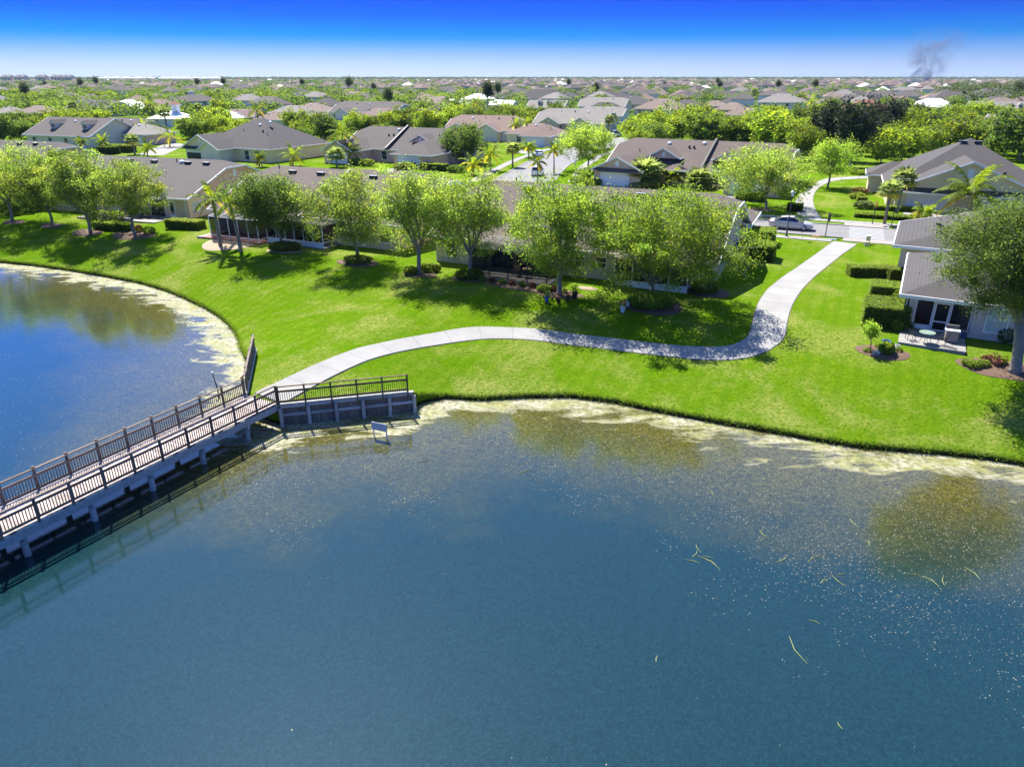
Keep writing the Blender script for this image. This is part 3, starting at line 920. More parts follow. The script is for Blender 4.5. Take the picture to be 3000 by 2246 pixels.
def roof(parent, x0, x1, y0, y1, ze, zr, sh='roof_brown', axis='x', e0='gable', e1='gable', th=0.16, fascia=True, name='roof', trim='trim'):
    """pitched roof as a closed shell; the ridge runs along the axis; ends are gable, hip or clipped"""
    if axis == 'x': a0, a1, b0, b1 = x0, x1, y0, y1
    else: a0, a1, b0, b1 = y0, y1, x0, x1
    D = b1 - b0; bm = (b0 + b1) / 2
    def P(a, b_, z): return (a, b_, z) if axis == 'x' else (b_, a, z)
    ends = []
    for e, ae, s in ((e0, a0, 1), (e1, a1, -1)):
        zc, ins = clip_of(e, ze, zr, D)
        ins = min(ins, (a1 - a0) / 2)
        hw = (D / 2) * (zr - zc) / max(zr - ze, 1e-6)
        ends.append((e, P(ae + s * ins, bm, zr), P(ae, bm - hw, zc), P(ae, bm + hw, zc)))
    E0, E1 = ends
    c00, c10, c11, c01 = P(a0, b0, ze), P(a1, b0, ze), P(a1, b1, ze), P(a0, b1, ze)
    def side(lo0, lo1, k):
        poly = [lo0, lo1]
        if E1[0] not in ('gable', 'hip'): poly.append(E1[k])
        poly.append(E1[1])
        if (Vector(E0[1]) - Vector(E1[1])).length > 1e-4: poly.append(E0[1])
        if E0[0] not in ('gable', 'hip'): poly.append(E0[k])
        return poly
    faces = [side(c00, c10, 2), side(c01, c11, 3)]
    if E1[0] == 'hip': faces.append([c10, c11, E1[1]])
    elif E1[0] != 'gable': faces.append([E1[2], E1[3], E1[1]])
    if E0[0] == 'hip': faces.append([c00, c01, E0[1]])
    elif E0[0] != 'gable': faces.append([E0[2], E0[3], E0[1]])
    per = [c00, c10]
    if E1[0] == 'gable': per.append(E1[1])
    elif E1[0] != 'hip': per += [E1[2], E1[3]]
    per += [c11, c01]
    if E0[0] == 'gable': per.append(E0[1])
    elif E0[0] != 'hip': per += [E0[3], E0[2]]
    mb = MB()
    for f in faces:
        mb.add(f, [tuple(range(len(f)))])
        mb.add([(p[0], p[1], p[2] - th) for p in f], [tuple(range(len(f) - 1, -1, -1))], 1)
    for i in range(len(per)):
        p, q = per[i], per[(i + 1) % len(per)]
        mb.add([p, q, (q[0], q[1], q[2] - th), (p[0], p[1], p[2] - th)], [(0, 1, 2, 3)], 1)
    r = mb.build(name, [M[sh], M[trim]], parent)
    if fascia:
        fb = MB()
        cx = sum(p[0] for p in per) / len(per); cy = sum(p[1] for p in per) / len(per)
        for i in range(len(per)):
            p, q = Vector(per[i]), Vector(per[(i + 1) % len(per)])
            mid = (p + q) / 2; d = q - p; nrm = Vector((d.y, -d.x, 0))
            if nrm.length < 1e-6: continue
            nrm.normalize()
            if nrm.dot(Vector((mid.x - cx, mid.y - cy, 0))) < 0: nrm = -nrm
            dz = Vector((0, 0, -th / 2 - 0.01))
            dd = d.normalized() * 0.035
            fb.bar(p + nrm * 0.045 + dz - dd, q + nrm * 0.045 + dz + dd, 0.09, th + 0.045)
        fb.build('fascia', M[trim], r)
    r['geo'] = [a0, a1, b0, b1, ze, zr, 0.0 if axis == 'x' else 1.0]
    return r

def walls(parent, x0, x1, y0, y1, ze, zr, mat, axis='x', e0='gable', e1='gable', oh=0.5, th=0.16, name='wall'):
    """wall box under a roof with the gable triangles closed; x0.. are the roof's edges, oh the overhang"""
    slope = (zr - ze) / (((y1 - y0) if axis == 'x' else (x1 - x0)) / 2)
    top = ze + slope * oh - th - 0.02
    X0, X1, Y0, Y1 = x0 + oh, x1 - oh, y0 + oh, y1 - oh
    mb = MB(); mb.bbox(X0, X1, Y0, Y1, -0.8, top)
    if axis == 'x': A0, A1, B0, B1 = X0, X1, Y0, Y1
    else: A0, A1, B0, B1 = Y0, Y1, X0, X1
    bm = (B0 + B1) / 2
    for e, a, s in ((e0, A0, 1), (e1, A1, -1)):
        if e == 'hip': continue
        zc = zr if e == 'gable' else ze + e * (zr - ze)
        zt = zc - th - 0.03
        hw = max((zr - th - 0.03 - zt) / slope, 0.02)
        pr = [(B0, top), (B1, top), (bm + hw, zt), (bm - hw, zt)]
        if axis == 'x': poly = [(a, b_, z) for b_, z in pr]; off = (s * 0.25, 0, 0)
        else: poly = [(b_, a, z) for b_, z in pr]; off = (0, s * 0.25, 0)
        mb.extr(poly, (0, 0, 0), off)
    return mb.build(name, M[mat], parent)

def slope_z(r, x, y):
    a0, a1, b0, b1, ze, zr, ax = r['geo']
    bb = y if ax < 0.5 else x
    h = (b1 - b0) / 2
    return ze + (zr - ze) * (1 - abs(bb - (b0 + b1) / 2) / h)

def window(parent, x, y, z, w, h, face='-y', pane='glass', mull=True, name='window'):
    """framed window on a wall face; (x, y, z) is the middle of the opening on the wall"""
    o = bpy.data.objects.new(name, None) if False else None
    rz = {'-y': 0.0, '+x': math.pi / 2, '+y': math.pi, '-x': -math.pi / 2}[face]
    t = 0.09
    mb = MB()
    mb.box((0, -0.035, h / 2 + t / 2), (w + 2 * t, 0.09, t)); mb.box((0, -0.05, -h / 2 - t / 2), (w + 2 * t + 0.08, 0.14, t))
    mb.box((-w / 2 - t / 2, -0.035, 0), (t, 0.09, h)); mb.box((w / 2 + t / 2, -0.035, 0), (t, 0.09, h))
    if mull:
        mb.box((0, -0.03, 0), (w, 0.06, 0.05))
    f = mb.build(name, M['white'], parent, (x, y, z), rz)
    mb = MB(); mb.box((0, -0.008, 0), (w, 0.012, h)); mb.build('pane', M[pane], f)
    return f

def door(parent, x, y, z0, w, h, face='-y', mat='white', glassy=False, name='door'):
    rz = {'-y': 0.0, '+x': math.pi / 2, '+y': math.pi, '-x': -math.pi / 2}[face]
    mb = MB(); mb.box((0, -0.03, h / 2), (w, 0.06, h))
    for i in range(3):
        mb.box((0, -0.066, h * (0.2 + 0.3 * i)), (w * 0.7, 0.012, h * 0.2))
    d = mb.build(name, M[mat], parent, (x, y, z0), rz)
    if glassy:
        mb = MB(); mb.box((0, -0.085, h * 0.55), (w * 0.62, 0.02, h * 0.68)); mb.build('pane', M['glass'], d)
    mb = MB(); mb.box((w * 0.4, -0.09, h * 0.48), (0.05, 0.08, 0.05)); mb.build('handle', M['grey'], d)
    return d

def garage_door(parent, x, y, w, h=2.15, face='-y', mat='white', open_=False):
    rz = {'-y': 0.0, '+x': math.pi / 2, '+y': math.pi, '-x': -math.pi / 2}[face]
    mb = MB()
    mb.box((-w / 2 - .07, -0.04, h / 2), (0.14, 0.1, h)); mb.box((w / 2 + .07, -0.04, h / 2), (0.14, 0.1, h)); mb.box((0, -0.04, h + .07), (w + .28, 0.1, 0.14))
    f = mb.build('garage_door', M['trim'], parent, (x, y, 0), rz)
    for i in range(4):
        mb = MB(); mb.box((0, -0.02, h * (i + .5) / 4), (w, 0.05, h / 4 - 0.012))
        if open_ and i < 3: continue
        mb.build('panel', M[mat], f)
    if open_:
        mb = MB(); mb.box((0, -0.006, h * .375), (w, 0.02, h * .75)); mb.build('opening_shade', M['black'], f)  # black sheet painted in for the shade inside the open garage
    return f

def vent(r, x, y, kind='slot'):
    """small things standing on a roof slope: low black vents with pale tops, pipes, domes, dishes"""
    z = slope_z(r, x, y)
    a0, a1, b0, b1, ze, zr, ax = r['geo']
    sl = (zr - ze) / ((b1 - b0) / 2)
    mb = MB()
    if kind == 'slot':
        mb.box((0, 0, 0.10), (0.95, 0.42, 0.22)); o = mb.build('roof_vent', M['black'], r, (x, y, z + 0.02))
        mb = MB(); mb.box((0, 0, 0.235), (1.0, 0.46, 0.035)); mb.build('vent_cap', M['grey'], o) if False else None
        o2 = mb.build('vent_lid', M['grey'], r, (x, y, z + 0.02))
    elif kind == 'pipe':
        mb.lathe([(0.07, -0.1), (0.07, 0.42), (0.05, 0.43)], 8); mb.build('vent_pipe', M['darkgrey'], r, (x, y, z))
    elif kind == 'dome':
        mb.lathe([(0.36, -0.15), (0.36, 0.12), (0.30, 0.22), (0.16, 0.29), (0.02, 0.31)], 14); mb.build('sky_dome', M['white'], r, (x, y, z), smooth=True)
    elif kind == 'turbine':
        mb.lathe([(0.14, -0.1), (0.14, 0.2), (0.22, 0.24), (0.22, 0.36), (0.1, 0.42)], 10); mb.build('roof_cap_vent', M['black'], r, (x, y, z), smooth=True)

def gable_vent(parent, x, y, z, face='-y', round_=False, w=0.55, h=0.8):
    rz = {'-y': 0.0, '+x': math.pi / 2, '+y': math.pi, '-x': -math.pi / 2}[face]
    mb = MB()
    if round_:
        n_ = 16; poly = [(w / 2 * math.cos(2 * math.pi * k / n_), 0, h / 2 * math.sin(2 * math.pi * k / n_)) for k in range(n_)]
        mb.extr(poly, (0, -0.05, 0), (0, 0.02, 0))
    else:
        mb.box((0, -0.02, 0), (w, 0.07, h))
    mb.build('gable_vent', M['white'], parent, (x, y, z), rz)

def downspout(parent, x, y, z1):
    mb = MB(); mb.tube([(x, y, 0.05), (x, y, z1 - 0.45), (x, y - 0.0, z1 - 0.1)], 0.05, 6); mb.build('downspout', M['white'], parent)

def house_at(name, label, p, rz, cat='house', group=None):
    return thing(name, label, cat, (p.x, p.y, 0), rz, group)

def screen_room(parent, x0, x1, y0, y1, z1, post='white', kick=0.0, nbays=5, roofed=False, ridge=0.0):
    """screened enclosure: posts, rails, screen panels, low kick plates"""
    P = M[post]
    def post_(x, y, h): mb = MB(); mb.box((x, y, h / 2), (0.08, 0.08, h)); mb.build('screen_post', P, parent)
    xs_ = [x0 + (x1 - x0) * i / nbays for i in range(nbays + 1)]
    for x in xs_: post_(x, y0, z1)
    for x in (x0, x1): post_(x, y1 - 0.06, z1)
    for zz in (0.45 if not kick else kick, z1):
        mb = MB(); mb.box(((x0 + x1) / 2, y0, zz), (x1 - x0 - 0.1, 0.06, 0.06)); mb.build('screen_rail', P, parent)
        for x in (x0, x1):
            mb = MB(); mb.box((x, (y0 + y1) / 2, zz), (0.06, y1 - y0 - 0.2, 0.06)); mb.build('screen_rail', P, parent)
    for i in range(nbays):
        a, c_ = xs_[i] + 0.05, xs_[i + 1] - 0.05
        mb = MB(); mb.box(((a + c_) / 2, y0, (z1 + kick) / 2), (c_ - a, 0.012, z1 - kick - 0.1)); mb.build('screen_panel', M['screen'], parent)
        if kick:
            mb = MB(); mb.box(((a + c_) / 2, y0, kick / 2 - 0.01), (c_ - a, 0.03, kick - 0.06)); mb.build('kick_plate', P, parent)
    for x in (x0, x1):
        mb = MB(); mb.box((x, (y0 + y1) / 2, (z1 + kick) / 2), (0.012, y1 - y0 - 0.25, z1 - kick - 0.1)); mb.build('screen_panel', M['screen'], parent)
    if roofed:
        zt = z1 + ridge
        for i in range(nbays + 1):
            mb = MB(); mb.bar((xs_[i], y0, z1 + .03), (xs_[i], y1, zt), 0.06, 0.08); mb.build('screen_rafter', P, parent)
        for i in range(nbays):
            mb = MB(); mb.add([(xs_[i] + .04, y0, z1 + .03), (xs_[i + 1] - .04, y0, z1 + .03), (xs_[i + 1] - .04, y1, zt), (xs_[i] + .04, y1, zt)], [(0, 1, 2, 3)]); mb.build('screen_roof_panel', M['screenroof'], parent)

def slab_patio(parent, x0, x1, y0, y1, z=0.09, mat='concrete2', name='patio_slab'):
    mb = MB(); mb.bbox(x0, x1, y0, y1, -0.7, z); return mb.build(name, M[mat], parent)

def duplex(name, label, p, rz, L, D, wall, sh, e0=0.78, e1=0.78, zr=6.4, ze=2.55, off2=0.0):
    """long villa: local x along the ridge (0 at the left end), local y away from its camera side"""
    h = house_at(name, label, p, rz)
    r = roof(h, -0.6, L + 0.6, -0.6, D + 0.6, ze, zr, sh, 'x', e0, e1)
    walls(h, -0.6, L + 0.6, -0.6, D + 0.6, ze, zr, wall, 'x', e0, e1, 0.6)
    return h, r

# --- H3: villa in the middle right, black screen cage and white porch
o3 = Vector((14.9, 57.2, 0)) + UX * 1.3 + WX * 0.9
L3 = 26.0
p3 = o3 - UX * L3
h3, r3 = duplex('villa', 'brown-grey roofed villa behind the trees, its beige clipped gable beside the curving path', p3, NA, L3, 19.0, 'wall_greige', 'roof_brown', zr=6.6)
for x in (6.0, 8.2, 17.6, 19.8): vent(r3, x, 8.3)
vent(r3, 4.2, 9.6, 'pipe'); vent(r3, 14.6, 7.0, 'pipe')
window(h3, 1.7, 0, 1.45, 1.15, 1.6); window(h3, 14.6, 0, 1.5, 0.8, 0.9); window(h3, 16.6, 0, 1.5, 0.8, 0.9)
for y in (5.5, 7.8): window(h3, L3, y, 1.5, 1.0, 1.5, '+x')
window(h3, L3, 15.0, 1.5, 0.8, 1.2, '+x'); gable_vent(h3, L3, 9.5, 4.6, '+x')
gable_vent(h3, 0, 9.5, 4.6, '-x')
# lower hipped garage wing towards the street
roof(h3, L3 - 9, L3 + 1.0, 17.0, 26.0, 2.5, 4.4, 'roof_brown', 'y', 'gable', 'hip', name='garage_roof')
walls(h3, L3 - 9, L3 + 1.0, 17.0, 26.0, 2.5, 4.4, 'wall_greige', 'y', 'hip', 'hip', 0.5, name='garage_wall')
slab_patio(h3, 5.3, 13.2, -4.0, -0.01)
screen_room(h3, 5.6, 12.9, -3.7, -0.02, 2.5, 'black', 0.0, 4, True, 0.55)
for x in (7.0, 9.6): 
    mb = MB(); mb.box((x, -0.03, 1.1), (2.2, 0.06, 2.1)); o = mb.build('sliding_door', M['glass'], h3)
mb = MB(); mb.bbox(18.0, 24.6, -1.6, -0.01, 2.32, 2.46); mb.build('porch_roof', M['roof_brown'], h3)
screen_room(h3, 18.2, 24.4, -1.45, -0.02, 2.3, 'white', 0.55, 4)
downspout(h3, 0.05, -0.08, 2.5); downspout(h3, L3 - 0.1, -0.08, 2.5)

# --- H2: villa in the middle, white screened lanai
u2 = math.radians(-25)
UX2 = Vector((math.cos(u2), math.sin(u2), 0)); WX2 = Vector((-math.sin(u2), math.cos(u2), 0))
c2r = Vector((-11.6, 72.3, 0)); L2 = 24.8
p2 = c2r - UX2 * L2
h2, r2 = duplex('villa', 'grey-brown roofed villa with white screened lanai behind the dark green tree', p2, u2, L2, 18.5, 'wall_beige', 'roof_brown', zr=6.45)
# the right unit's roof stands a step higher
r2b = roof(h2, 12.6, L2 + 0.7, -0.62, 19.1, 2.72, 6.62, 'roof_brown', 'x', 'gable', 0.78, name='roof_step')
for x in (5.0, 9.2): vent(r2, x, 7.9)
for x in (16.8, 21.5): vent(r2b, x, 7.6)
vent(r2, 2.2, 8.8, 'pipe')
window(h2, 0.9, 0, 1.4, 1.3, 1.6, pane='blind'); window(h2, 20.5, 0, 1.5, 1.6, 1.4); window(h2, 23.2, 0, 1.5, 1.2, 1.4)
gable_vent(h2, 0, 9.2, 4.6, '-x'); gable_vent(h2, L2, 9.2, 4.6, '+x')
slab_patio(h2, 1.2, 9.6, -3.6, -0.01, mat='redbrick'); slab_patio(h2, 0.4, 1.15, -3.6, -0.8, 0.07)
screen_room(h2, 2.6, 9.4, -3.5, -0.02, 2.45, 'white', 0.0, 5, True, 0.4)
mb = MB(); mb.bbox(9.7, 17.3, -2.6, -0.01, 2.36, 2.5); mb.build('lanai_roof', M['screenroof'], h2)
slab_patio(h2, 9.62, 17.4, -2.7, -0.01)
screen_room(h2, 9.8, 17.2, -2.55, -0.02, 2.35, 'white', 0.6, 6)
mb = MB(); mb.box((13.0, -0.03, 1.1), (3.4, 0.06, 2.1)); mb.build('sliding_door', M['glass'], h2)
downspout(h2, -0.03, -0.08, 2.5); downspout(h2, 17.5, -0.08, 2.5)

# --- H1: villa at the left with the open patio
u1 = math.radians(-18)
UX1 = Vector((math.cos(u1), math.sin(u1), 0)); WX1 = Vector((-math.sin(u1), math.cos(u1), 0))
c1r = Vector((-40.5, 90.2, 0)); L1 = 24.0
p1 = c1r - UX1 * L1
h1, r1 = duplex('villa', 'charcoal roofed villa with peach clipped gable and open patio above the left pond', p1, u1, L1, 18.6, 'wall_peach', 'roof_grey', e1=0.80, zr=6.15)
for x in (8.2, 12.4, 18.0, 21.0): vent(r1, x, 8.0)
vent(r1, 15.9, 8.4, 'pipe'); vent(r1, 16.9, 8.2, 'dome')
gable_vent(h1, L1, 9.6, 4.5, '+x', w=0.6, h=0.9)
# rear wall has its own beige face
mb = MB(); mb.bbox(0.02, L1 - 0.02, -0.035, -0.003, -0.05, 2.55); mb.build('rear_wall', M['wall_beige'], h1)
window(h1, 4.2, -0.04, 1.4, 1.1, 1.6, pane='blind'); window(h1, 12.6, -0.04, 1.35, 1.0, 1.7, pane='blind')
for x, w_ in ((15.6, 3.2), (19.3, 2.2)):
    f = MB().bbox(x - w_ / 2 - .1, x + w_ / 2 + .1, -0.12, -0.04, 0.0, 0.1).bbox(x - w_ / 2 - .1, x + w_ / 2 + .1, -0.12, -0.04, 2.15, 2.27).bbox(x - w_ / 2 - .1, x - w_ / 2, -0.12, -0.04, 0.1, 2.15).bbox(x + w_ / 2, x + w_ / 2 + .1, -0.12, -0.04, 0.1, 2.15)
    k = 3 if w_ > 3 else 2
    for i in range(1, k): f.bbox(x - w_ / 2 + w_ * i / k - .04, x - w_ / 2 + w_ * i / k + .04, -0.12, -0.04, 0.1, 2.15)
    f = f.build('sliding_door', M['white'], h1)
    MB().bbox(x - w_ / 2, x + w_ / 2, -0.075, -0.05, 0.1, 2.15).build('pane', M['glass'], f)
door(h1, 21.6, -0.04, 0.05, 0.95, 2.1, glassy=True)
slab_patio(h1, 9.6, 21.8, -3.6, -0.05, 0.07)
mb = MB(); mb.bbox(5.6, 9.4, -0.09, -0.05, 0.1, 2.2); o = mb.build('screen_wall', M['screen'], h1)
for x in (5.6, 7.5, 9.4): MB().bbox(x - .05, x + .05, -0.13, -0.04, 0.05, 2.25).build('screen_post', M['white'], h1)
downspout(h1, L1 - 0.25, -0.12, 2.5)
# lower gable end, its brighter light painted as a cream band; window by the corner
MB().bbox(L1 + 0.003, L1 + 0.04, 0.05, 18.5, -0.05, 2.62).build('gable_lit_band', M['wall_yellow'], h1)
MB().bbox(L1 + 0.0, L1 + 0.35, 0.0, 2.6, 2.62, 2.78).build('band_trim', M['trim'], h1)
window(h1, L1 + 0.04, 1.7, 1.25, 1.7, 1.2, '+x', pane='blind')

# --- H0: roof further left behind the trees
p0 = atY(-60, 470, 118); p0 = Vector((-97, 126, 0))
h0, r0 = duplex('villa', 'dark purplish roofed villa at the left edge behind the lakeside trees', p0, math.radians(-18), 20.0, 15.0, 'wall_beige', 'roof_grey', zr=6.2)
for x in (10.5, 14.0): vent(r0, x, 6.5)
roof(h0, 15, 27, 0.5, 10.0, 2.5, 4.4, 'roof_grey', 'x', 'gable', 'hip', name='wing_roof')
walls(h0, 15, 27, 0.5, 10.0, 2.5, 4.4, 'wall_beige', 'x', 'hip', 'hip', 0.5, name='wing_wall')
vent(r0, 18.5, 5, 'pipe')
window(h0, 5, 0, 1.4, 1.4, 1.3)

# --- H4: near villa at the right edge
o4 = Vector((27.9, 48.0, 0))
h4 = house_at('villa', 'charcoal roofed villa at the right edge with screened corner porch and small patio', o4, math.radians(-29))
r4 = roof(h4, -0.65, 21, -0.65, 13.6, 2.62, 5.0, 'roof_dark', 'x', 'hip', 'hip', th=0.2)
MB().bbox(3.9, 20.4, 0.0, 13.0, -0.8, 2.6).build('wall', M['wall_lavender'], h4)
MB().bbox(0.0, 3.9, 3.6, 13.0, -0.8, 2.6).build('side_wall', M['wall_lavender'], h4)
MB().bbox(0.0, 0.42, 0.0, 0.42, -0.05, 2.5).build('porch_column', M['wall_lavender'], h4)
slab_patio(h4, 0.44, 3.88, 0.05, 3.58, 0.05, name='porch_floor'); slab_patio(h4, -0.2, 3.75, -3.55, 0.03, 0.08)
# screened front of the porch with a door
for x in (0.47, 1.55, 2.62, 3.83): MB().bbox(x - .04, x + .04, 0.10, 0.18, 0.05, 2.45).build('screen_post', M['white'], h4)
MB().bbox(0.47, 3.83, 0.10, 0.18, 2.45, 2.55).build('screen_rail', M['white'], h4)
MB().bbox(0.52, 1.5, 0.12, 0.16, 0.1, 0.45).build('kick_plate', M['white'], h4); MB().bbox(2.68, 3.78, 0.12, 0.16, 0.1, 0.45).build('kick_plate', M['white'], h4)
d4 = MB()
for z in (0.12, 0.75, 2.05): d4.bbox(1.62, 2.55, 0.09, 0.15, z, z + 0.09)
for x in (1.62, 2.47): d4.bbox(x, x + 0.08, 0.085, 0.155, 0.1, 2.14)
d4 = d4.build('screen_door', M['white'], h4)
MB().bbox(1.68, 2.49, 0.11, 0.125, 0.2, 2.08).build('screen_panel', M['screen'], d4)
for a, c_ in ((0.52, 1.5), (2.68, 3.78)): MB().bbox(a, c_, 0.13, 0.142, 0.46, 2.44).build('screen_panel', M['screen'], h4)
MB().bbox(0.06, 0.075, 0.5, 3.5, 0.5, 2.44).build('screen_panel', M['screen'], h4)
MB().bbox(0.04, 0.12, 0.45, 3.58, 0.02, 0.48).build('kick_plate', M['white'], h4)
MB().bbox(3.3, 3.86, 0.25, 3.5, -0.02, 2.5).build('porch_inner_wall', M['wall_lavender'], h4)
window(h4, 5.35, 0, 1.45, 1.15, 1.65, pane='blind'); window(h4, 0, 8.5, 1.5, 1.2, 1.4, '-x')
downspout(h4, -0.15, 0.35, 2.5)
r4b = roof(h4, -1.9, 12.5, 14.6, 27, 3.0, 4.7, 'roof_dark', 'y', 'hip', 'gable', th=0.2, name='garage_roof')
MB().bbox(-1.2, 12.0, 16.8, 26.4, -0.1, 2.95).build('garage_wall', M['wall_lavender'], h4)
MB().bbox(-1.25, -0.5, 15.2, 16.75, -0.1, 2.82).build('entry_pillar', M['wall_lavender'], h4)
MB().bbox(-0.5, 3.0, 15.25, 15.6, 2.25, 2.82).build('entry_beam', M['wall_lavender'], h4)
dish = MB()
dish.lathe([(0.02, 0.0), (0.2, 0.03), (0.36, 0.1), (0.42, 0.17), (0.40, 0.19), (0.18, 0.08), (0.02, 0.05)], 14)
do = dish.build('satellite_dish', M['darkgrey'], r4b, (1.2, 18.5, slope_z(r4b, 1.2, 18.5) + 0.5), smooth=True); do.rotation_euler = (math.radians(-55), 0, math.radians(-60))
MB().tube([(1.2, 18.5, slope_z(r4b, 1.2, 18.5) - 0.05), (1.2, 18.5, slope_z(r4b, 1.2, 18.5) + 0.5)], 0.03).build('dish_mast', M['grey'], r4b)

# --- S4: yellow villa across the street, right
o_s4 = Vector((59.0, 94.5, 0))
hs4 = house_at('villa', 'yellow villa with broad front gable and two white garage doors, right across the street', o_s4, NA)
rs4 = roof(hs4, -9.5, 11.0, 1.5, 24, 2.7, 8.5, 'roof_dark', 'x', 'hip', 'hip')
MB().bbox(-8.9, 10.4, 2.1, 23.4, -0.1, 2.75).build('wall', M['wall_yellow'], hs4)
rs4g = roof(hs4, -8.6, 8.6, -0.7, 9.0, 2.75, 6.5, 'roof_dark', 'y', 'gable', 'gable', name='gable_roof')
walls(hs4, -8.6, 8.6, -0.7, 9.0, 2.75, 6.5, 'wall_yellow', 'y', 'gable', 'hip', 0.6, name='gable_wall')
roof(hs4, -11.6, -5.0, 15.0, 23.0, 2.6, 4.3, 'roof_dark', 'x', 'hip', 'gable', name='wing_roof')
MB().bbox(-11.1, -8.95, 15.5, 22.5, -0.1, 2.6).build('wing_wall', M['wall_yellow'], hs4)
mb = MB(); mb.slab([(-8.3, -1.5, 2.45), (8.3, -1.5, 2.45), (7.6, -0.12, 2.95), (-7.6, -0.12, 2.95)], 0.14); mb.build('pent_roof', M['roof_dark'], hs4)
MB().bbox(-8.35, 8.35, -1.58, -1.5, 2.28, 2.46).build('fascia', M['trim'], hs4)
garage_door(hs4, -4.2, -0.1, 4.8); garage_door(hs4, 4.2, -0.1, 4.8); gable_vent(hs4, 0, -0.1, 5.0, w=0.7, h=1.1)
window(hs4, -8.9, 11.0, 1.4, 1.6, 1.4, '-x'); door(hs4, -8.9, 13.5, 0.05, 1.0, 2.1, '-x', mat='brownmetal')
for y in (3.0, 6.5): vent(rs4g, 4.2, y, 'pipe' if y > 5 else 'turbine')
for x in (-0.3, 1.6): vent(rs4, x, 11.6, 'slot')

# --- S3: double villa with rose gables in the middle
us3 = math.radians(-28)
o_s3 = Vector((15.6, 124.5, 0))
hs3 = house_at('villa', 'brown roofed double villa with rose front gables and dark party wall across its roof', o_s3, us3)
LS = 29
rs3 = roof(hs3, -0.6, LS, 1.5, 18.5, 2.6, 6.5, 'roof_brown', 'x', 0.75, 0.75)
walls(hs3, -0.6, LS, 1.5, 18.5, 2.6, 6.5, 'wall_greige', 'x', 0.75, 0.75, 0.6)
rg = roof(hs3, -0.7, 8.2, -4.5, 8.5, 2.55, 4.6, 'roof_brown', 'y', 'gable', 'gable', name='garage_roof')
walls(hs3, -0.7, 8.2, -4.5, 8.5, 2.55, 4.6, 'wall_pink', 'y', 'gable', 'hip', 0.5, name='garage_wall')
mb = MB(); mb.slab([(-0.5, -4.9, 2.35), (8.0, -4.9, 2.35), (7.4, -4.02, 2.8), (0.1, -4.02, 2.8)], 0.12); mb.build('pent_roof', M['roof_brown'], hs3)
garage_door(hs3, 3.4, -4.0, 4.8); gable_vent(hs3, 3.7, -4.0, 3.55, round_=True, w=0.7, h=0.95)
rg2 = roof(hs3, 20.6, 29.6, -5.0, 8.5, 2.55, 4.6, 'roof_brown', 'y', 'hip', 'gable', name='garage_roof')
walls(hs3, 20.6, 29.6, -5.0, 8.5, 2.55, 4.6, 'wall_pink', 'y', 'hip', 'hip', 0.5, name='garage_wall')
garage_door(hs3, 24.6, -4.5, 4.8)
for x, zt in ((9.2, 5.6), (20.0, 5.5)):
    rr_ = roof(hs3, x - 2.9, x + 2.9, 2.6, 9.5, 4.1, zt, 'roof_brown', 'y', 'gable', 'gable', th=0.14, name='dormer_roof')
    MB().extr([(x - 2.5, 2.95, 4.0), (x + 2.5, 2.95, 4.0), (x, 2.95, zt - 0.22)], (0, 0, 0), (0, 0.3, 0)).build('dormer_gable', M['wall_pink'], hs3)
    gable_vent(hs3, x, 2.95, 4.62, round_=True, w=0.6, h=0.8)
rp = roof(hs3, 9.6, 14.2, 0.0, 6.0, 2.5, 3.5, 'roof_brown', 'y', 'hip', 'gable', th=0.14, name='entry_roof')
MB().bbox(9.9, 13.9, 1.5, 2.1, -0.05, 2.4).build('entry_wall', M['wall_greige'], hs3)
for x in (11.0, 15.2, 18.0): 
    window(hs3, x, 1.45 if x < 13 else 2.1, 1.35, 1.5, 1.6)
    MB().extr([(x + 0.95 * math.cos(math.pi * k / 8), (1.45 if x < 13 else 2.1), 2.22 + 0.32 * math.sin(math.pi * k / 8)) for k in range(9)], (0, -0.05, 0), (0, 0.0, 0)).build('arch_trim', M['white'], hs3)
mb = MB(); mb.bar((16.0, 0.9, 2.75), (16.0, 10.0, 6.75), 0.32, 0.42); mb.build('party_parapet', M['parapet_shade'], hs3)
vent(rs3, 8.4, 8.6, 'dome'); vent(rs3, 14.3, 9.0, 'dome'); vent(rs3, 12.1, 7.6, 'turbine'); vent(rs3, 12.9, 7.6, 'turbine'); vent(rs3, 4.0, 6.0, 'pipe'); vent(rs3, 3.0, 4.5, 'pipe'); vent(rs3, 21.0, 7.0, 'pipe')

# --- S2: double villa left of the street
us2 = math.radians(-26)
o_s2 = Vector((-36.5, 157.0, 0))
hs2 = house_at('villa', 'grey roofed double villa with tan walls and white garage doors left of the side street', o_s2, us2)
rs2 = roof(hs2, -0.6, 26, 1.5, 18, 2.6, 6.5, 'roof_grey', 'x', 0.75, 0.9)
walls(hs2, -0.6, 26, 1.5, 18, 2.6, 6.5, 'wall_pink', 'x', 0.75, 0.9, 0.6)
roof(hs2, 16.5, 25.9, -5.0, 8.5, 2.55, 4.8, 'roof_grey', 'y', 'hip', 'gable', name='garage_roof')
walls(hs2, 16.5, 25.9, -5.0, 8.5, 2.55, 4.8, 'wall_peach', 'y', 'hip', 'hip', 0.5, name='garage_wall')
garage_door(hs2, 20.4, -4.5, 4.9)
roof(hs2, -0.8, 7.4, -5.0, 8.5, 2.55, 4.6, 'roof_grey', 'y', 'gable', 'gable', name='garage_roof')
walls(hs2, -0.8, 7.4, -5.0, 8.5, 2.55, 4.6, 'wall_pink', 'y', 'gable', 'hip', 0.5, name='garage_wall')
garage_door(hs2, 3.3, -4.5, 4.6)
rd_ = roof(hs2, 15.8, 21.0, 2.8, 9.5, 4.2, 5.6, 'roof_grey', 'y', 'gable', 'gable', th=0.14, name='dormer_roof')
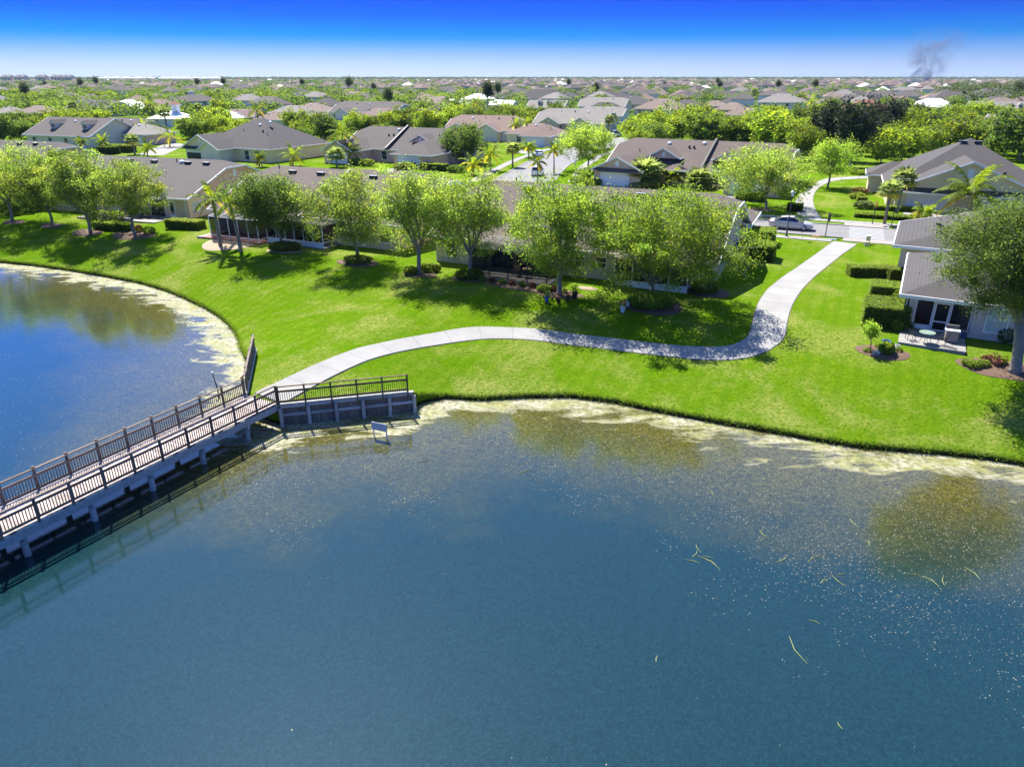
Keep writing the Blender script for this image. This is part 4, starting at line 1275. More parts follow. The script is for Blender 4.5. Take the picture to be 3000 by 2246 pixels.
MB().extr([(16.2, 3.1, 4.1), (20.6, 3.1, 4.1), (18.4, 3.1, 5.35)], (0, 0, 0), (0, 0.3, 0)).build('dormer_gable', M['wall_pink'], hs2)
gable_vent(hs2, 18.4, 3.1, 4.65, round_=True, w=0.5, h=0.7)
mb = MB(); mb.bar((11.2, 0.9, 2.75), (11.2, 9.8, 6.75), 0.32, 0.42); mb.build('party_parapet', M['parapet_shade'], hs2)
vent(rs2, 9.6, 8.6, 'dome'); vent(rs2, 8.4, 6.4, 'turbine'); vent(rs2, 9.6, 6.5, 'turbine'); vent(rs2, 22.5, 6.6, 'turbine'); vent(rs2, 20.6, 7.0, 'pipe')
for x in (10.0, 13.2): window(hs2, x, 2.1, 1.35, 1.3, 1.6)
for y in (4.0, 8.0, 12): window(hs2, 25.4, y, 1.4, 0.9, 1.3, '+x')

# --- S1: yellow villa with the hip roof, left
o_s1 = Vector((-68.5, 160.5, 0)); us1 = math.radians(-26)
hs1 = house_at('villa', 'yellow walled villa under a big charcoal hip roof, garage door standing open', o_s1, us1)
rs1 = roof(hs1, -0.8, 21.0, 0.5, 20, 2.7, 8.0, 'roof_dark', 'x', 'hip', 'hip')
MB().bbox(-0.2, 20.4, 1.1, 19.4, -0.1, 2.75).build('wall', M['wall_yellow'], hs1)
roof(hs1, -0.7, 9.6, -2.6, 8, 2.7, 5.3, 'roof_dark', 'y', 'gable', 'gable', name='garage_roof'); walls(hs1, -0.7, 9.6, -2.6, 8, 2.7, 5.3, 'wall_yellow', 'y', 'gable', 'hip', 0.5, name='garage_wall')
roof(hs1, 5.2, 11.2, -3.8, 6, 2.6, 4.3, 'roof_dark', 'y', 'gable', 'gable', name='entry_roof'); walls(hs1, 5.2, 11.2, -3.8, 6, 2.6, 4.3, 'wall_cream', 'y', 'gable', 'hip', 0.4, name='entry_wall')
garage_door(hs1, 2.4, -2.1, 4.6, open_=True); gable_vent(hs1, 4.4, -2.1, 4.0, w=0.5, h=0.7); gable_vent(hs1, 8.2, -3.4, 3.4, w=0.4, h=0.5)
mb = MB(); mb.slab([(-0.5, -2.95, 2.5), (5.0, -2.95, 2.5), (5.0, -2.12, 2.95), (0.2, -2.12, 2.95)], 0.12); mb.build('pent_roof', M['roof_dark'], hs1)
for x in (14.0, 17.0): window(hs1, x, 1.1, 1.3, 1.2, 1.8)
for x, y, k_ in ((9, 6, 'pipe'), (12, 8, 'dome'), (14, 9, 'dome'), (14.5, 6, 'turbine'), (16.5, 5, 'pipe')): vent(rs1, x, y, k_)
# ------------------------------------------------------------------ vegetation
def leaf_quads(C, size, r, up=0.35, aspect=0.55, tint=(0.72, 1.28), hue=0.14, flat=None):
    """one small diamond leaf at each centre C; returns verts, faces, tints"""
    n_ = len(C)
    nrm = r.normal(size=(n_, 3)); nrm[:, 2] = np.abs(nrm[:, 2]) + up
    if flat is not None: nrm = nrm * (1 - flat) + np.array([0, 0, 1.0]) * flat
    nrm /= np.linalg.norm(nrm, axis=1)[:, None]
    a = r.normal(size=(n_, 3)); a -= (a * nrm).sum(1)[:, None] * nrm
    a /= np.linalg.norm(a, axis=1)[:, None]
    b_ = np.cross(nrm, a)
    s = size * r.uniform(0.65, 1.35, n_)[:, None]
    bend = nrm * s * 0.12
    V = np.stack([C - a * s * 0.5, C + b_ * s * aspect * 0.5 + bend, C + a * s * 0.5, C - b_ * s * aspect * 0.5 + bend], 1).reshape(-1, 3)
    Fq = np.arange(n_ * 4).reshape(-1, 4)
    val = r.uniform(tint[0], tint[1], n_)
    h = r.uniform(-hue, hue, n_)
    T = np.stack([val * (1 + h), val, val * (1 - h * 0.5)], 1)
    return V, Fq, np.repeat(T, 4, 0)

def leaf_mesh(name, C, size, r, mat, **kw):
    V, Fq, T = leaf_quads(C, size, r, **kw)
    me = np_mesh(name, V, Fq)
    set_attr_color(me, 'tint', T)
    me.materials.append(mat)
    return me

def gen_tree(seed, H, R, bare, nleaf, leaf, mat, bark='bark', nlimb=6, lean=(0, 0), dens=0.36, depth=3, trunk_r=None, up=0.35, kids=5, topfill=0.0, tint=(0.72, 1.28), hue=0.14, nclump=0, zb=0.18):
    """trunk mesh and crown mesh of a broadleaf tree, base at the origin"""
    r = np.random.default_rng(seed)
    tubes, anchors = [], []
    tr = trunk_r or H * 0.021
    def grow(p, d, L, rad, lev):
        n_ = 4
        pts = [p.copy()]
        for i in range(n_):
            d = d + r.normal(size=3) * 0.17 + np.array([0, 0, 0.07 if lev < 2 else 0.02])
            d = d / np.linalg.norm(d)
            p = p + d * L / n_
            pts.append(p.copy())
        tubes.append((pts, np.linspace(rad, rad * 0.5, n_ + 1), 6 if lev < 2 else 4))
        if lev >= depth:
            anchors.extend(pts[1:]); return
        for k in range(kids):
            t = 0.3 + 0.7 * (k + r.uniform(0, 1)) / kids
            q = pts[min(int(t * n_), n_ - 1)] * (1 - (t * n_) % 1) + pts[min(int(t * n_) + 1, n_)] * ((t * n_) % 1)
            a = r.normal(size=3); a -= a.dot(d) * d; a /= np.linalg.norm(a)
            ang = r.uniform(0.5, 1.05)
            nd = d * math.cos(ang) + a * math.sin(ang); nd[2] += 0.12
            grow(q, nd / np.linalg.norm(nd), L * r.uniform(0.5, 0.72), rad * 0.48, lev + 1)
        if lev == depth - 1: anchors.extend(pts[2:])
    fork = H * bare
    top = np.array([r.normal() * 0.15, r.normal() * 0.15, fork])
    tp = [np.zeros(3), np.array([0, 0, fork * 0.1]), top * 0.5 + r.normal(size=3) * np.array([.06, .06, 0]), top]
    for k in range(nlimb):
        az = 2 * math.pi * (k + r.uniform(-0.25, 0.25)) / nlimb
        e = r.uniform(0.55, 1.0) if k % 3 else r.uniform(1.0, 1.35)
        d = np.array([math.cos(az) * math.cos(e), math.sin(az) * math.cos(e), math.sin(e)])
        grow(top - np.array([0, 0, r.uniform(0, 0.16) * fork]), d, H * r.uniform(0.30, 0.38), tr * 0.55, 1)
    A = np.array(anchors)
    # fit the crown to the measured height and radius
    rad = np.percentile(np.hypot(A[:, 0], A[:, 1]), 96)
    zt = np.percentile(A[:, 2], 99.2)
    sx = (R - 0.35) / rad
    def fit(P):
        P = np.array(P, float)
        g = np.clip((P[:, 2]) / max(fork, 0.1), 0, 1)
        s = 1 + (sx - 1) * g
        z = np.where(P[:, 2] > fork, fork + (P[:, 2] - fork) * (H - 0.25 - fork) / (zt - fork), P[:, 2])
        k = np.clip((z - fork * 0.5) / (H * 0.6), 0, 1.2)
        return np.stack([P[:, 0] * s + lean[0] * k, P[:, 1] * s + lean[1] * k, z], 1)
    A = fit(A)
    A = A[A[:, 2] > fork * 0.72]
    mb = MB()
    mb.tube(fit(tp), [tr * 1.5, tr * 1.08, tr * 0.95, tr * 0.8], 9)
    for pts, rr_, n_ in tubes:
        if rr_[0] < 0.008: continue
        mb.tube(fit(pts), rr_, n_, cap=False)
    # leafy sprays filling the crown's outline, each hung on a twig from the nearest branch
    n1 = nleaf
    parts_ = []
    if nclump:
        n1 = int(nleaf * 0.38)
        d = r.normal(size=(nclump, 3)); d[:, 2] = d[:, 2] * 0.9 + 0.12; d /= np.linalg.norm(d, axis=1)[:, None]
        ph = r.uniform(0, 6.28, 4)
        lump = 1 + 0.13 * np.sin(3 * np.arctan2(d[:, 1], d[:, 0]) + ph[0]) + 0.10 * np.sin(5 * np.arctan2(d[:, 1], d[:, 0]) + 4 * d[:, 2] + ph[1])
        rad_ = (0.45 + 0.55 * r.uniform(0, 1, nclump) ** 0.6) * lump
        zc_ = H * (0.5 + zb * 0.5); hz = H * (1 - zb) * 0.5
        d = d / (np.abs(d) ** 2.8).sum(1)[:, None] ** (1 / 2.8)
        q = d * rad_[:, None] * np.array([R * 0.93, R * 0.93, hz * 0.93])
        q[:, 2] += zc_; kk_ = np.clip((q[:, 2] - fork * .5) / (H * .6), 0, 1.2); q[:, 0] += lean[0] * kk_; q[:, 1] += lean[1] * kk_
        low = q[:, 2] < zc_ - hz * 0.45
        q[low, :2] *= 0.92
        for c_ in q:
            k = int(np.argmin(((A - c_) ** 2).sum(1)))
            a_ = A[k]; m_ = (a_ + c_) / 2 + np.array([0, 0, 0.12])
            mb.tube([a_, m_, c_], [0.02, 0.014, 0.007], 3, cap=False)
        cw_ = r.uniform(0.5, 1.5, nclump); cw_ /= cw_.sum()
        pick = pick2 = r.choice(nclump, nleaf - n1, p=cw_)
        sg = r.uniform(0.6, 1.35, nclump)[pick][:, None]
        parts_.append(q[pick] + r.normal(size=(nleaf - n1, 3)) * dens * 1.05 * sg * np.array([1, 1, 0.7]))
    trunk = mb.mesh('trunk', M[bark], True)
    wgt = r.uniform(0.25, 1.6, len(A)); wgt /= wgt.sum()
    pick = r.choice(len(A), n1, p=wgt)
    C = np.concatenate([A[pick] + r.normal(size=(n1, 3)) * dens * np.array([1, 1, 0.75])] + parts_)
    crown = leaf_mesh('crown', C, leaf, r, M[mat], up=up, tint=tint, hue=hue)
    if nclump:
        fresh = r.uniform(0.68, 1.32, nclump)[pick2]; yel = r.uniform(0.9, 1.18, nclump)[pick2]
        k4 = np.ones((len(C), 3)); k4[n1:, 0] = fresh * yel; k4[n1:, 1] = fresh; k4[n1:, 2] = fresh
        ca_ = crown.color_attributes['tint']; buf = np.empty(len(C) * 16, np.float32); ca_.data.foreach_get('color', buf)
        buf = buf.reshape(len(C), 4, 4); buf[:, :, :3] *= k4[:, None, :]; ca_.data.foreach_set('color', buf.ravel())
    return trunk, crown

def put_tree(name, label, seed, base, top_y, xl, xr, mat='leaf', nleaf=15000, leaf=0.23, bare=0.3, group=None, dens=0.36, leany=0.0, **kw):
    """tree measured in the photograph: foot, top edge and crown sides"""
    g = G(*base)
    H = atY(base[0], top_y, g.y).z - g.z
    R = (atY(xr, base[1], g.y).x - atY(xl, base[1], g.y).x) / 2 * 0.985
    cy = (top_y + base[1]) / 2
    cx = atY((xl + xr) / 2, cy, g.y).x
    t = thing(name, label, 'tree', (g.x, g.y, tz(g.x, g.y) - 0.03), 0, group)
    trunk, crown = gen_tree(seed, H, R, bare, nleaf, leaf, mat, lean=(cx - g.x, leany), dens=dens, **kw)
    link('trunk', trunk, t); link('crown', crown, t)
    return t, g, H, R

LG = 'oaks along the lake lawn'
near_trees = [
 ('leftmost oak on the lake lawn, pale green and cut by the left edge', 11, (37, 649), 425, -120, 140, 'leaf', 20000, 0.22),
 ('slim oak second from the left edge, leaning left over the lawn', 12, (154, 661), 470, 40, 215, 'leaf', 13000, 0.22),
 ('oak third from the left edge in front of the charcoal roofed villa', 13, (266, 681), 437, 140, 335, 'leaf', 21000, 0.22),
 ('olive green oak standing at the edge of the open patio', 14, (397, 692), 468, 275, 500, 'leaf', 17000, 0.21),
 ('dense dark green tree in a round shrub bed before the screened lanai', 15, (831, 729), 505, 690, 912, 'leaf_dark', 24000, 0.20),
 ('thin olive oak right of the dark green tree, shrubs at its foot', 16, (1048, 766), 505, 893, 1140, 'leaf', 21000, 0.18),
 ('tall airy oak with a bare forked trunk between the two villas', 17, (1228, 803), 488, 1092, 1335, 'leaf', 21000, 0.175),
 ('light green oak in front of the black screen cage', 18, (1379, 812), 505, 1270, 1505, 'leaf', 21000, 0.175),
 ('lime green oak with pale trunk in a mulch bed with pots', 19, (1639, 864), 512, 1480, 1800, 'leaf_lime', 30000, 0.175),
 ('broadest oak beside the path bend, shading the curved path', 20, (1908, 883), 548, 1708, 2175, 'leaf_lime', 52000, 0.17),
]
TI = []
for lb, sd_, base, ty, xl, xr, mt, nl, ls in near_trees:
    bare = 0.27
    kw = dict(nclump=110, zb=0.22, leany=-0.8, tint=(0.74, 1.26), hue=0.12)
    nl = int(nl * 1.1); ls *= 0.97
    if sd_ in (13, 14): kw.update(zb=0.28, nclump=100)
    if sd_ == 20: bare = 0.17; kw.update(nlimb=8, nclump=210, zb=0.17, leany=-1.0)
    if sd_ == 15: kw.update(nlimb=7, dens=0.40, nclump=120)
    if sd_ == 19: kw.update(nclump=140)
    d = kw.pop('dens', 0.36)
    TI.append(put_tree('oak_tree', lb, sd_, base, ty, xl, xr, mt, nl, ls, bare, LG, d, **kw))
put_tree('oak_tree', 'big grey-green oak at the right edge before the near villa', 21, (2972, 1092), 585, 2728, 3110, 'leaf_oak', 85000, 0.12, 0.33, LG, 0.34, nlimb=8, trunk_r=0.30, up=0.5, nclump=240, zb=0.34, leany=-0.6, tint=(0.82, 1.2))
put_tree('street_tree', 'bright lime tree on the verge beside the silver car', 22, (2245, 611), 432, 2108, 2392, 'leaf', 22000, 0.25, 0.26, None, 0.45, nclump=120, zb=0.2)
put_tree('street_tree', 'small round tree by the path beyond the street', 23, (2424, 551), 405, 2375, 2500, 'leaf_lime', 9000, 0.27, 0.3, None, 0.42, nclump=60, zb=0.25)
put_tree('street_tree', 'leafy tree on the verge right of the white parked car', 24, (1722, 498), 362, 1632, 1792, 'leaf', 14000, 0.30, 0.22, None, 0.5, nclump=90, zb=0.15)
put_tree('garden_tree', 'dark green tree at the corner of the tan double villa', 25, (1357, 480), 368, 1288, 1425, 'leaf_dark', 13000, 0.32, 0.2, None, 0.5, nclump=90, zb=0.14)
put_tree('young_tree', 'young lime green tree staked in the flower bed near the patio', 26, C8(945, 1468), C8(945, 1255)[1], C8(850, 0)[0], C8(1035, 0)[0], 'leaf_lime', 1500, 0.15, 0.38, None, 0.16, trunk_r=0.035, depth=2, kids=4)

# ---- palms
def frond_mesh(r, L, droop, leaflets, llen, V, Fq, T, az, el, base, tint):
    """feather frond as an arching rib with hanging leaflets"""
    d = np.array([math.cos(az) * math.cos(el), math.sin(az) * math.cos(el), math.sin(el)])
    p = np.array(base, float); pts = [p.copy()]; n_ = 8
    for i in range(n_):
        d[2] -= droop / n_ * (0.5 + i / n_); d /= np.linalg.norm(d)
        p = p + d * L / n_; pts.append(p.copy())
    side0 = np.array([-math.sin(az), math.cos(az), 0.0])
    def quad(a, b_, c_, e, t):
        k = len(V); V.extend([a, b_, c_, e]); Fq.append((k, k + 1, k + 2, k + 3)); T.extend([t] * 4)
    for i in range(n_):
        w = 0.05 * (1 - i / n_) + 0.012
        quad(pts[i] - side0 * w, pts[i] + side0 * w, pts[i + 1] + side0 * w * 0.8, pts[i + 1] - side0 * w * 0.8, tint * 0.9)
    for j in range(leaflets):
        t = 0.12 + 0.88 * j / (leaflets - 1); f = t * n_; i = min(int(f), n_ - 1)
        q = pts[i] + (pts[i + 1] - pts[i]) * (f - i); dd = pts[i + 1] - pts[i]; dd /= np.linalg.norm(dd)
        ll = llen * (math.sin(math.pi * min(t * 0.85 + 0.12, 1)) ** 0.7) * r.uniform(0.85, 1.15)
        for s in (-1, 1):
            dr = side0 * s * 0.75 + dd * 0.55 + np.array([0, 0, -0.35 + r.normal() * 0.18]); dr /= np.linalg.norm(dr)
            e = q + dr * ll; w = dd * 0.045 * (1 + ll)
            quad(q - w, q + w, e + w * 0.4 - np.array([0, 0, 0.12 * ll]), e - w * 0.4 - np.array([0, 0, 0.12 * ll]), tint * r.uniform(0.75, 1.3))
def gen_palm(seed, H, L=2.6, nf=17, leaflets=26, llen=0.55, mat='palm', tr=0.13, curve=0.3, yellow=0.25, mean_droop=1.5):
    r = np.random.default_rng(seed)
    top = np.array([curve, 0.1, H])
    pts = [(curve * (t ** 1.6), 0.1 * t, H * t) for t in np.linspace(0, 1, 9)]
    mb = MB(); mb.tube(pts, [tr * (1.35 - 0.1 * i) if i < 3 else tr * (1.02 - 0.03 * i) for i in range(9)], 9)
    trunk = mb.mesh('trunk', M['palmbark'], True)
    V, Fq, T = [], [], []
    for k in range(nf):
        az = 2.399 * k; f = k / (nf - 1)
        el = 1.25 - 1.5 * f + r.normal() * 0.1
        tint = np.array([1.0, 1.0, 1.0]) * r.uniform(0.85, 1.15)
        if f > 1 - yellow: tint = tint * np.array([1.7, 1.15, 0.9])
        frond_mesh(r, L * r.uniform(0.85, 1.1), mean_droop * r.uniform(0.8, 1.2), leaflets, llen, V, Fq, T, az, el, top, tint)
    me = np_mesh('fronds', np.array(V), np.array(Fq)); set_attr_color(me, 'tint', np.array(T)); me.materials.append(M[mat])
    return trunk, me
def gen_sabal(seed, H, R=1.2, nf=26, mat='fan', tr=0.16):
    """fan palm: stiff pleated fans on stalks in a round head"""
    r = np.random.default_rng(seed)
    mb = MB(); mb.tube([(0, 0, 0), (0.02, 0, H * .5), (0, 0, H)], [tr * 1.15, tr, tr * 1.15], 9); trunk = mb.mesh('trunk', M['palmbark'], True)
    V, Fq, T = [], [], []
    for k in range(nf):
        az = 2.399 * k; el = 1.3 - 2.0 * k / nf + r.normal() * 0.1
        d = np.array([math.cos(az) * math.cos(el), math.sin(az) * math.cos(el), math.sin(el)])
        side = np.array([-math.sin(az), math.cos(az), 0.0]); upv = np.cross(side, d) * -1
        base = np.array([0, 0, H]) + d * R * 0.45
        tint = np.ones(3) * r.uniform(0.7, 1.25)
        if k > nf * 0.8: tint = tint * np.array([1.6, 1.1, 0.8])
        k0 = len(V); w = side * 0.02; a0 = np.array([0, 0, H])
        V.extend([a0 - w, a0 + w, base + w, base - w]); Fq.append((k0, k0 + 1, k0 + 2, k0 + 3)); T.extend([tint] * 4)
        for j in range(12):
            a = (j / 11 - 0.5) * 3.4; dr = d * math.cos(a) + side * math.sin(a); e = base + dr * R * 0.75 * r.uniform(0.85, 1.1) - np.array([0, 0, 0.18 * R * r.uniform(0.3, 1.3)])
            per = np.cross(dr, upv); per = per / max(np.linalg.norm(per), 1e-6) * 0.07 * R; m_ = base + dr * R * 0.4
            k0 = len(V); V.extend([base, m_ + per, e, m_ - per]); Fq.append((k0, k0 + 1, k0 + 2, k0 + 3)); T.extend([tint * r.uniform(0.8, 1.2)] * 4)
    me = np_mesh('fronds', np.array(V), np.array(Fq)); set_attr_color(me, 'tint', np.array(T)); me.materials.append(M[mat])
    return trunk, me
def put_palm(label, seed, base, crown, kind='queen', rz=0.0, spread=None, group=None, cat='palm tree', curve=None, **kw):
    g = G(*base); H = atY(crown[0], crown[1], g.y).z - g.z
    dx = atY(crown[0], crown[1], g.y).x - g.x
    t = thing('queen_palm' if kind == 'queen' else 'fan_palm', label, cat, (g.x, g.y, tz(g.x, g.y) - 0.03), 0, group)
    R = (atY(crown[0] + spread, crown[1], g.y).x - atY(crown[0], crown[1], g.y).x) if spread else 2.6
    if kind == 'queen':
        trunk, fr = gen_palm(seed, H, L=R * 1.25, curve=dx, **kw)
    else:
        trunk, fr = gen_sabal(seed, H, R=R, **kw)
    link('trunk', trunk, t); link('fronds', fr, t)
    return t
def C1(x, y): return (.339 * x, 180 + .339 * y)
def D2(x, y): return (750 + .339 * x, 180 + .339 * y)
def D3(x, y): return (1500 + .339 * x, 180 + .339 * y)
put_palm('lakeside palm with arching fronds right of the patio hedge', 31, (646, 720), (622, 585), spread=62, curve=None, nf=13, tr=0.16, llen=0.5, yellow=0.1)
put_palm('lakeside palm half hidden behind the dark green tree', 32, (706, 738), (672, 600), spread=52, nf=13, tr=0.16, llen=0.5)
put_palm('tallest yellow-green palm in front of the tan double villa', 33, D2(745, 880), D2(745, 620), spread=55, nf=20)
put_palm('palm right of the tallest one before the tan double villa', 34, D2(830, 890), D2(825, 770), spread=36)
put_palm('round headed fan palm before the tan double villa', 35, D2(700, 915), D2(697, 810), 'fan', spread=28)
put_palm('bushy golden palm beside the yellow villa', 36, D2(320, 905), D2(320, 815), spread=36, yellow=0.5)
put_palm('small palm by the lamp post next to the yellow villa', 37, D2(30, 915), D2(30, 830), spread=24, yellow=0.4)
put_palm('golden palm at the foot of the side street', 38, D2(1880, 985), D2(1880, 890), spread=40, yellow=0.6)
put_palm('slender palm on the lawn left of the side street', 39, D2(2025, 945), D2(2025, 795), spread=40)
put_palm('round headed fan palm on the verge left of the side street', 40, D3(5, 915), D3(10, 755), 'fan', spread=24)
put_palm('slender palm beyond the fan palm on the left verge', 41, D3(145, 830), D3(148, 725), spread=24)
put_palm('young palm in front of the white parked car', 42, D3(222, 1045), D3(222, 865), spread=30, nf=12)
put_palm('tall palm on the right verge of the side street', 43, D3(363, 968), D3(362, 760), spread=28, nf=13)
put_palm('palm before the cream house at the side street', 44, D3(305, 720), D3(310, 630), spread=24)
put_palm('twin crowned palm left of the cream house', 45, D3(115, 690), D3(130, 530), spread=28)
put_palm('tall shaggy palm at the left front of the cream house', 46, D3(45, 700), D3(35, 540), spread=24)
put_palm('fan palm with pale trunk beside the two far parked cars', 47, D3(833, 640), D3(840, 505), 'fan', spread=16)
put_palm('fan palm group member left before the rose gabled villa', 48, (1885, 545), D3(1190, 985), 'fan', spread=58, nf=44, tr=0.3)
put_palm('golden feather palm before the rose gabled villa', 49, (1990, 545), D3(1400, 990), spread=52, yellow=0.6, nf=22)
put_palm('fan palm right before the rose gabled villa', 50, (2045, 553), D3(1590, 1040), 'fan', spread=46, nf=40, tr=0.3)
put_palm('fan palm with bare trunk at the kerb beyond the street', 51, (2590, 657), (2595, 556), 'fan', spread=36)
put_palm('fan palm behind the kerbside one by the yellow villa', 52, (2626, 630), (2648, 525), 'fan', spread=40)
put_palm('large drooping palm before the white garage doors', 53, (2840, 640), (2848, 560), spread=96, nf=18, leaflets=40, llen=0.85, tr=0.22, yellow=0.1)
put_palm('small yellowing palm at the driveway edge', 54, (2708, 678), (2710, 622), spread=40, yellow=0.5)
put_palm('tall palm behind the long grey roof at the left', 55, C1(1265, 690), C1(1250, 570), spread=34)
put_palm('broad golden palm by the driveway left of the yellow villa', 56, C1(1470, 740), C1(1465, 650), spread=46, yellow=0.4)
put_palm('narrow drooping palm left of the hedge by the driveway', 57, C1(900, 790), C1(880, 690), spread=24)
put_palm('round headed fan palm next to the small street lamp', 58, C1(1165, 805), C1(1145, 685), 'fan', spread=22)
put_palm('low palm right of the small street lamp', 59, C1(1275, 825), C1(1270, 745), spread=28)
put_palm('palm in front of the dormer roof at the left', 60, C1(700, 770), C1(700, 700), spread=22)

# ---- shrubs and clipped hedges
def shrub_mesh(seed, rx, ry, h, n_, leaf, mat, box=False, tint=(0.7, 1.3)):
    r = np.random.default_rng(seed)
    if box:
        face = r.choice(5, n_, p=[0.36, 0.2, 0.2, 0.12, 0.12]); U = r.uniform(-1, 1, (n_, 2))
        C = np.zeros((n_, 3)); j = r.normal(size=(n_, 3)) * 0.035
        for f in range(5):
            m_ = face == f; u, v = U[m_, 0], U[m_, 1]
            if f == 0: C[m_] = np.stack([u * rx, v * ry, np.full(m_.sum(), h)], 1)
            elif f < 3: C[m_] = np.stack([u * rx, np.full(m_.sum(), ry * (1 if f == 1 else -1)), (v + 1) / 2 * h], 1)
            else: C[m_] = np.stack([np.full(m_.sum(), rx * (1 if f == 3 else -1)), u * ry, (v + 1) / 2 * h], 1)
        C += j
        C[:, 2] += 0.03 * np.sin(C[:, 0] * 4) * np.cos(C[:, 1] * 5)
    else:
        d = r.normal(size=(n_, 3)); d /= np.linalg.norm(d, axis=1)[:, None]; rad = r.uniform(0.55, 1.0, n_) ** 0.5
        lump = 1 + 0.16 * np.sin(d[:, 0] * 5 + seed) * np.cos(d[:, 1] * 6 + seed * 2)
        C = d * (rad * lump)[:, None] * np.array([rx, ry, h * 0.55]); C[:, 2] += h * 0.5; C[:, 2] = np.abs(C[:, 2])
    return leaf_mesh('foliage', C, leaf, r, M[mat], tint=tint, up=1.2 if box else 0.5)
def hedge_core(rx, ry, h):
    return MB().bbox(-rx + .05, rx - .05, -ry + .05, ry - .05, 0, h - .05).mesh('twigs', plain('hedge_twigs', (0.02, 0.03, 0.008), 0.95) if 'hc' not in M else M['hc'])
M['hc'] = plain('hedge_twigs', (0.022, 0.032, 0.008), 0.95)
def shrub(label, p, rx, ry, h, n_=700, leaf=0.12, mat='shrub', box=False, rz=0.0, cat='shrub', group=None, seed=None, name=None):
    if not isinstance(p, Vector): p = G(*p)
    n_ = int(n_ * (2.0 if box else 1.5)); leaf = leaf * (1.55 if box else 1.25)
    t = thing(name or ('hedge' if box else 'shrub'), label, cat, (p.x, p.y, tz(p.x, p.y)), rz, group)
    link('foliage', shrub_mesh(seed or int(abs(p.x * 31 + p.y * 17)), rx, ry, h, n_, leaf, mat, box), t)
    if box: link('twigs', hedge_core(rx, ry, h), t)
    return t
def bed(p, rx, ry, mat='mulch', rz=0.0, z=0.02):
    if not isinstance(p, Vector): p = G(*p)
    n_ = 28; mb = MB(); zz = tz(p.x, p.y)
    ring = [(rx * (1 + 0.07 * math.sin(3 * a + p.x)) * math.cos(a), ry * (1 + 0.07 * math.cos(4 * a + p.y)) * math.sin(a)) for a in [2 * math.pi * k / n_ for k in range(n_)]]
    ca, sa = math.cos(rz), math.sin(rz)
    def gz(x, y): return tz(p.x + x * ca - y * sa, p.y + x * sa + y * ca) - zz
    vs = [(x, y, z + gz(x, y)) for x, y in ring] + [(x * .75, y * .75, z + .05 + gz(x * .75, y * .75)) for x, y in ring] + [(0, 0, z + 0.07)]
    fs = [(i, (i + 1) % n_, n_ + (i + 1) % n_, n_ + i) for i in range(n_)] + [(n_ + i, n_ + (i + 1) % n_, 2 * n_) for i in range(n_)]
    mb.add(vs, fs); o = mb.build('mulch_bed', M[mat], None, (p.x, p.y, zz), rz); tag(o, kind='structure'); return o
# beds under the lakeside trees
for p, rx, ry, mt in (((40, 651), 1.5, 0.9, 'mulch'), ((150, 662), 1.6, 0.9, 'mulch'), ((255, 682), 2.2, 1.2, 'mulch'), ((390, 690), 3.2, 1.4, 'mulch'), ((663, 716), 3.2, 1.9, 'palemulch'), ((833, 733), 2.1, 1.2, 'palemulch'),
                      ((1050, 770), 2.3, 1.2, 'mulch'), ((1232, 805), 1.7, 0.9, 'mulch'), ((1375, 818), 1.7, 0.95, 'mulch'), ((1632, 860), 2.0, 1.1, 'mulch'), ((1910, 900), 2.5, 1.5, 'mulch'), ((2965, 1085), 3.0, 1.3, 'mulch'), (C8(1035, 1495), 1.65, 1.0, 'mulch'),
                      ((1720, 845), 0.9, 0.45, 'palemulch'), ((2560, 905), 0.9, 2.6, 'mulch'), ((2225, 615), 2.2, 1.2, 'mulch')):
    bed(p, rx, ry, mt, NA * (0 if rx < ry else 1) if rx != 0.9 or ry < 1 else NA)
bed(Vector((27.0, 50.6, 0)), 0.9, 3.2, 'mulch', NA); bed(Vector((1.0, 58.9, 0)) + UX * 0.6, 4.6, 0.9, 'mulch', NA); bed(Vector((16.2, 57.2, 0)), 1.9, 1.6, 'mulch', NA)
shrub('round dense shrub ring around the dark green tree', (835, 735), 1.75, 0.95, 0.95, 2600, 0.13, cat='shrub')
shrub('loose bush under the thin olive oak', (1050, 772), 1.4, 0.8, 0.8, 1300, 0.14)
shrub('yellowish shrubs at the foot of the forked oak, left half', (1205, 805), 0.75, 0.5, 0.75, 700, 0.14, 'shrub')
shrub('yellowish shrubs at the foot of the forked oak, right half', (1262, 797), 1.0, 0.5, 0.75, 800, 0.14, 'shrub')
shrub('broad leafed bush in front of the black screen cage', (1375, 818), 1.35, 0.85, 0.85, 1400, 0.15)
shrub('big dark bush around the broadest oak by the path', (1908, 900), 1.85, 1.2, 1.15, 3600, 0.13, 'hedge')
shrub('low bush in the pot bed under the lime oak', (1596, 853), 0.7, 0.5, 0.5, 500, 0.12, 'hedge')
shrub('yellow topped clipped hedge at the end of the patio', (545, 668), 2.3, 0.75, 0.95, 2600, 0.13, 'shrub', True, u1, 'hedge')
shrub('dark hedge along the front of the patio', (335, 672), 2.6, 0.55, 0.8, 1800, 0.13, 'hedge', True, u1, 'hedge')
shrub('round shrub at the patio corner near the olive oak', (437, 685), 0.75, 0.6, 0.8, 600, 0.13)
shrub('reddish bush beside the patio steps', (408, 680), 0.45, 0.4, 0.8, 350, 0.13, 'redleaf')
shrub('tall rounded shrub left of the patio', (300, 655), 1.7, 1.0, 1.5, 1700, 0.15)
shrub('bushy shrub behind the patio hedge', (345, 650), 1.0, 0.8, 1.3, 900, 0.15, 'hedge')
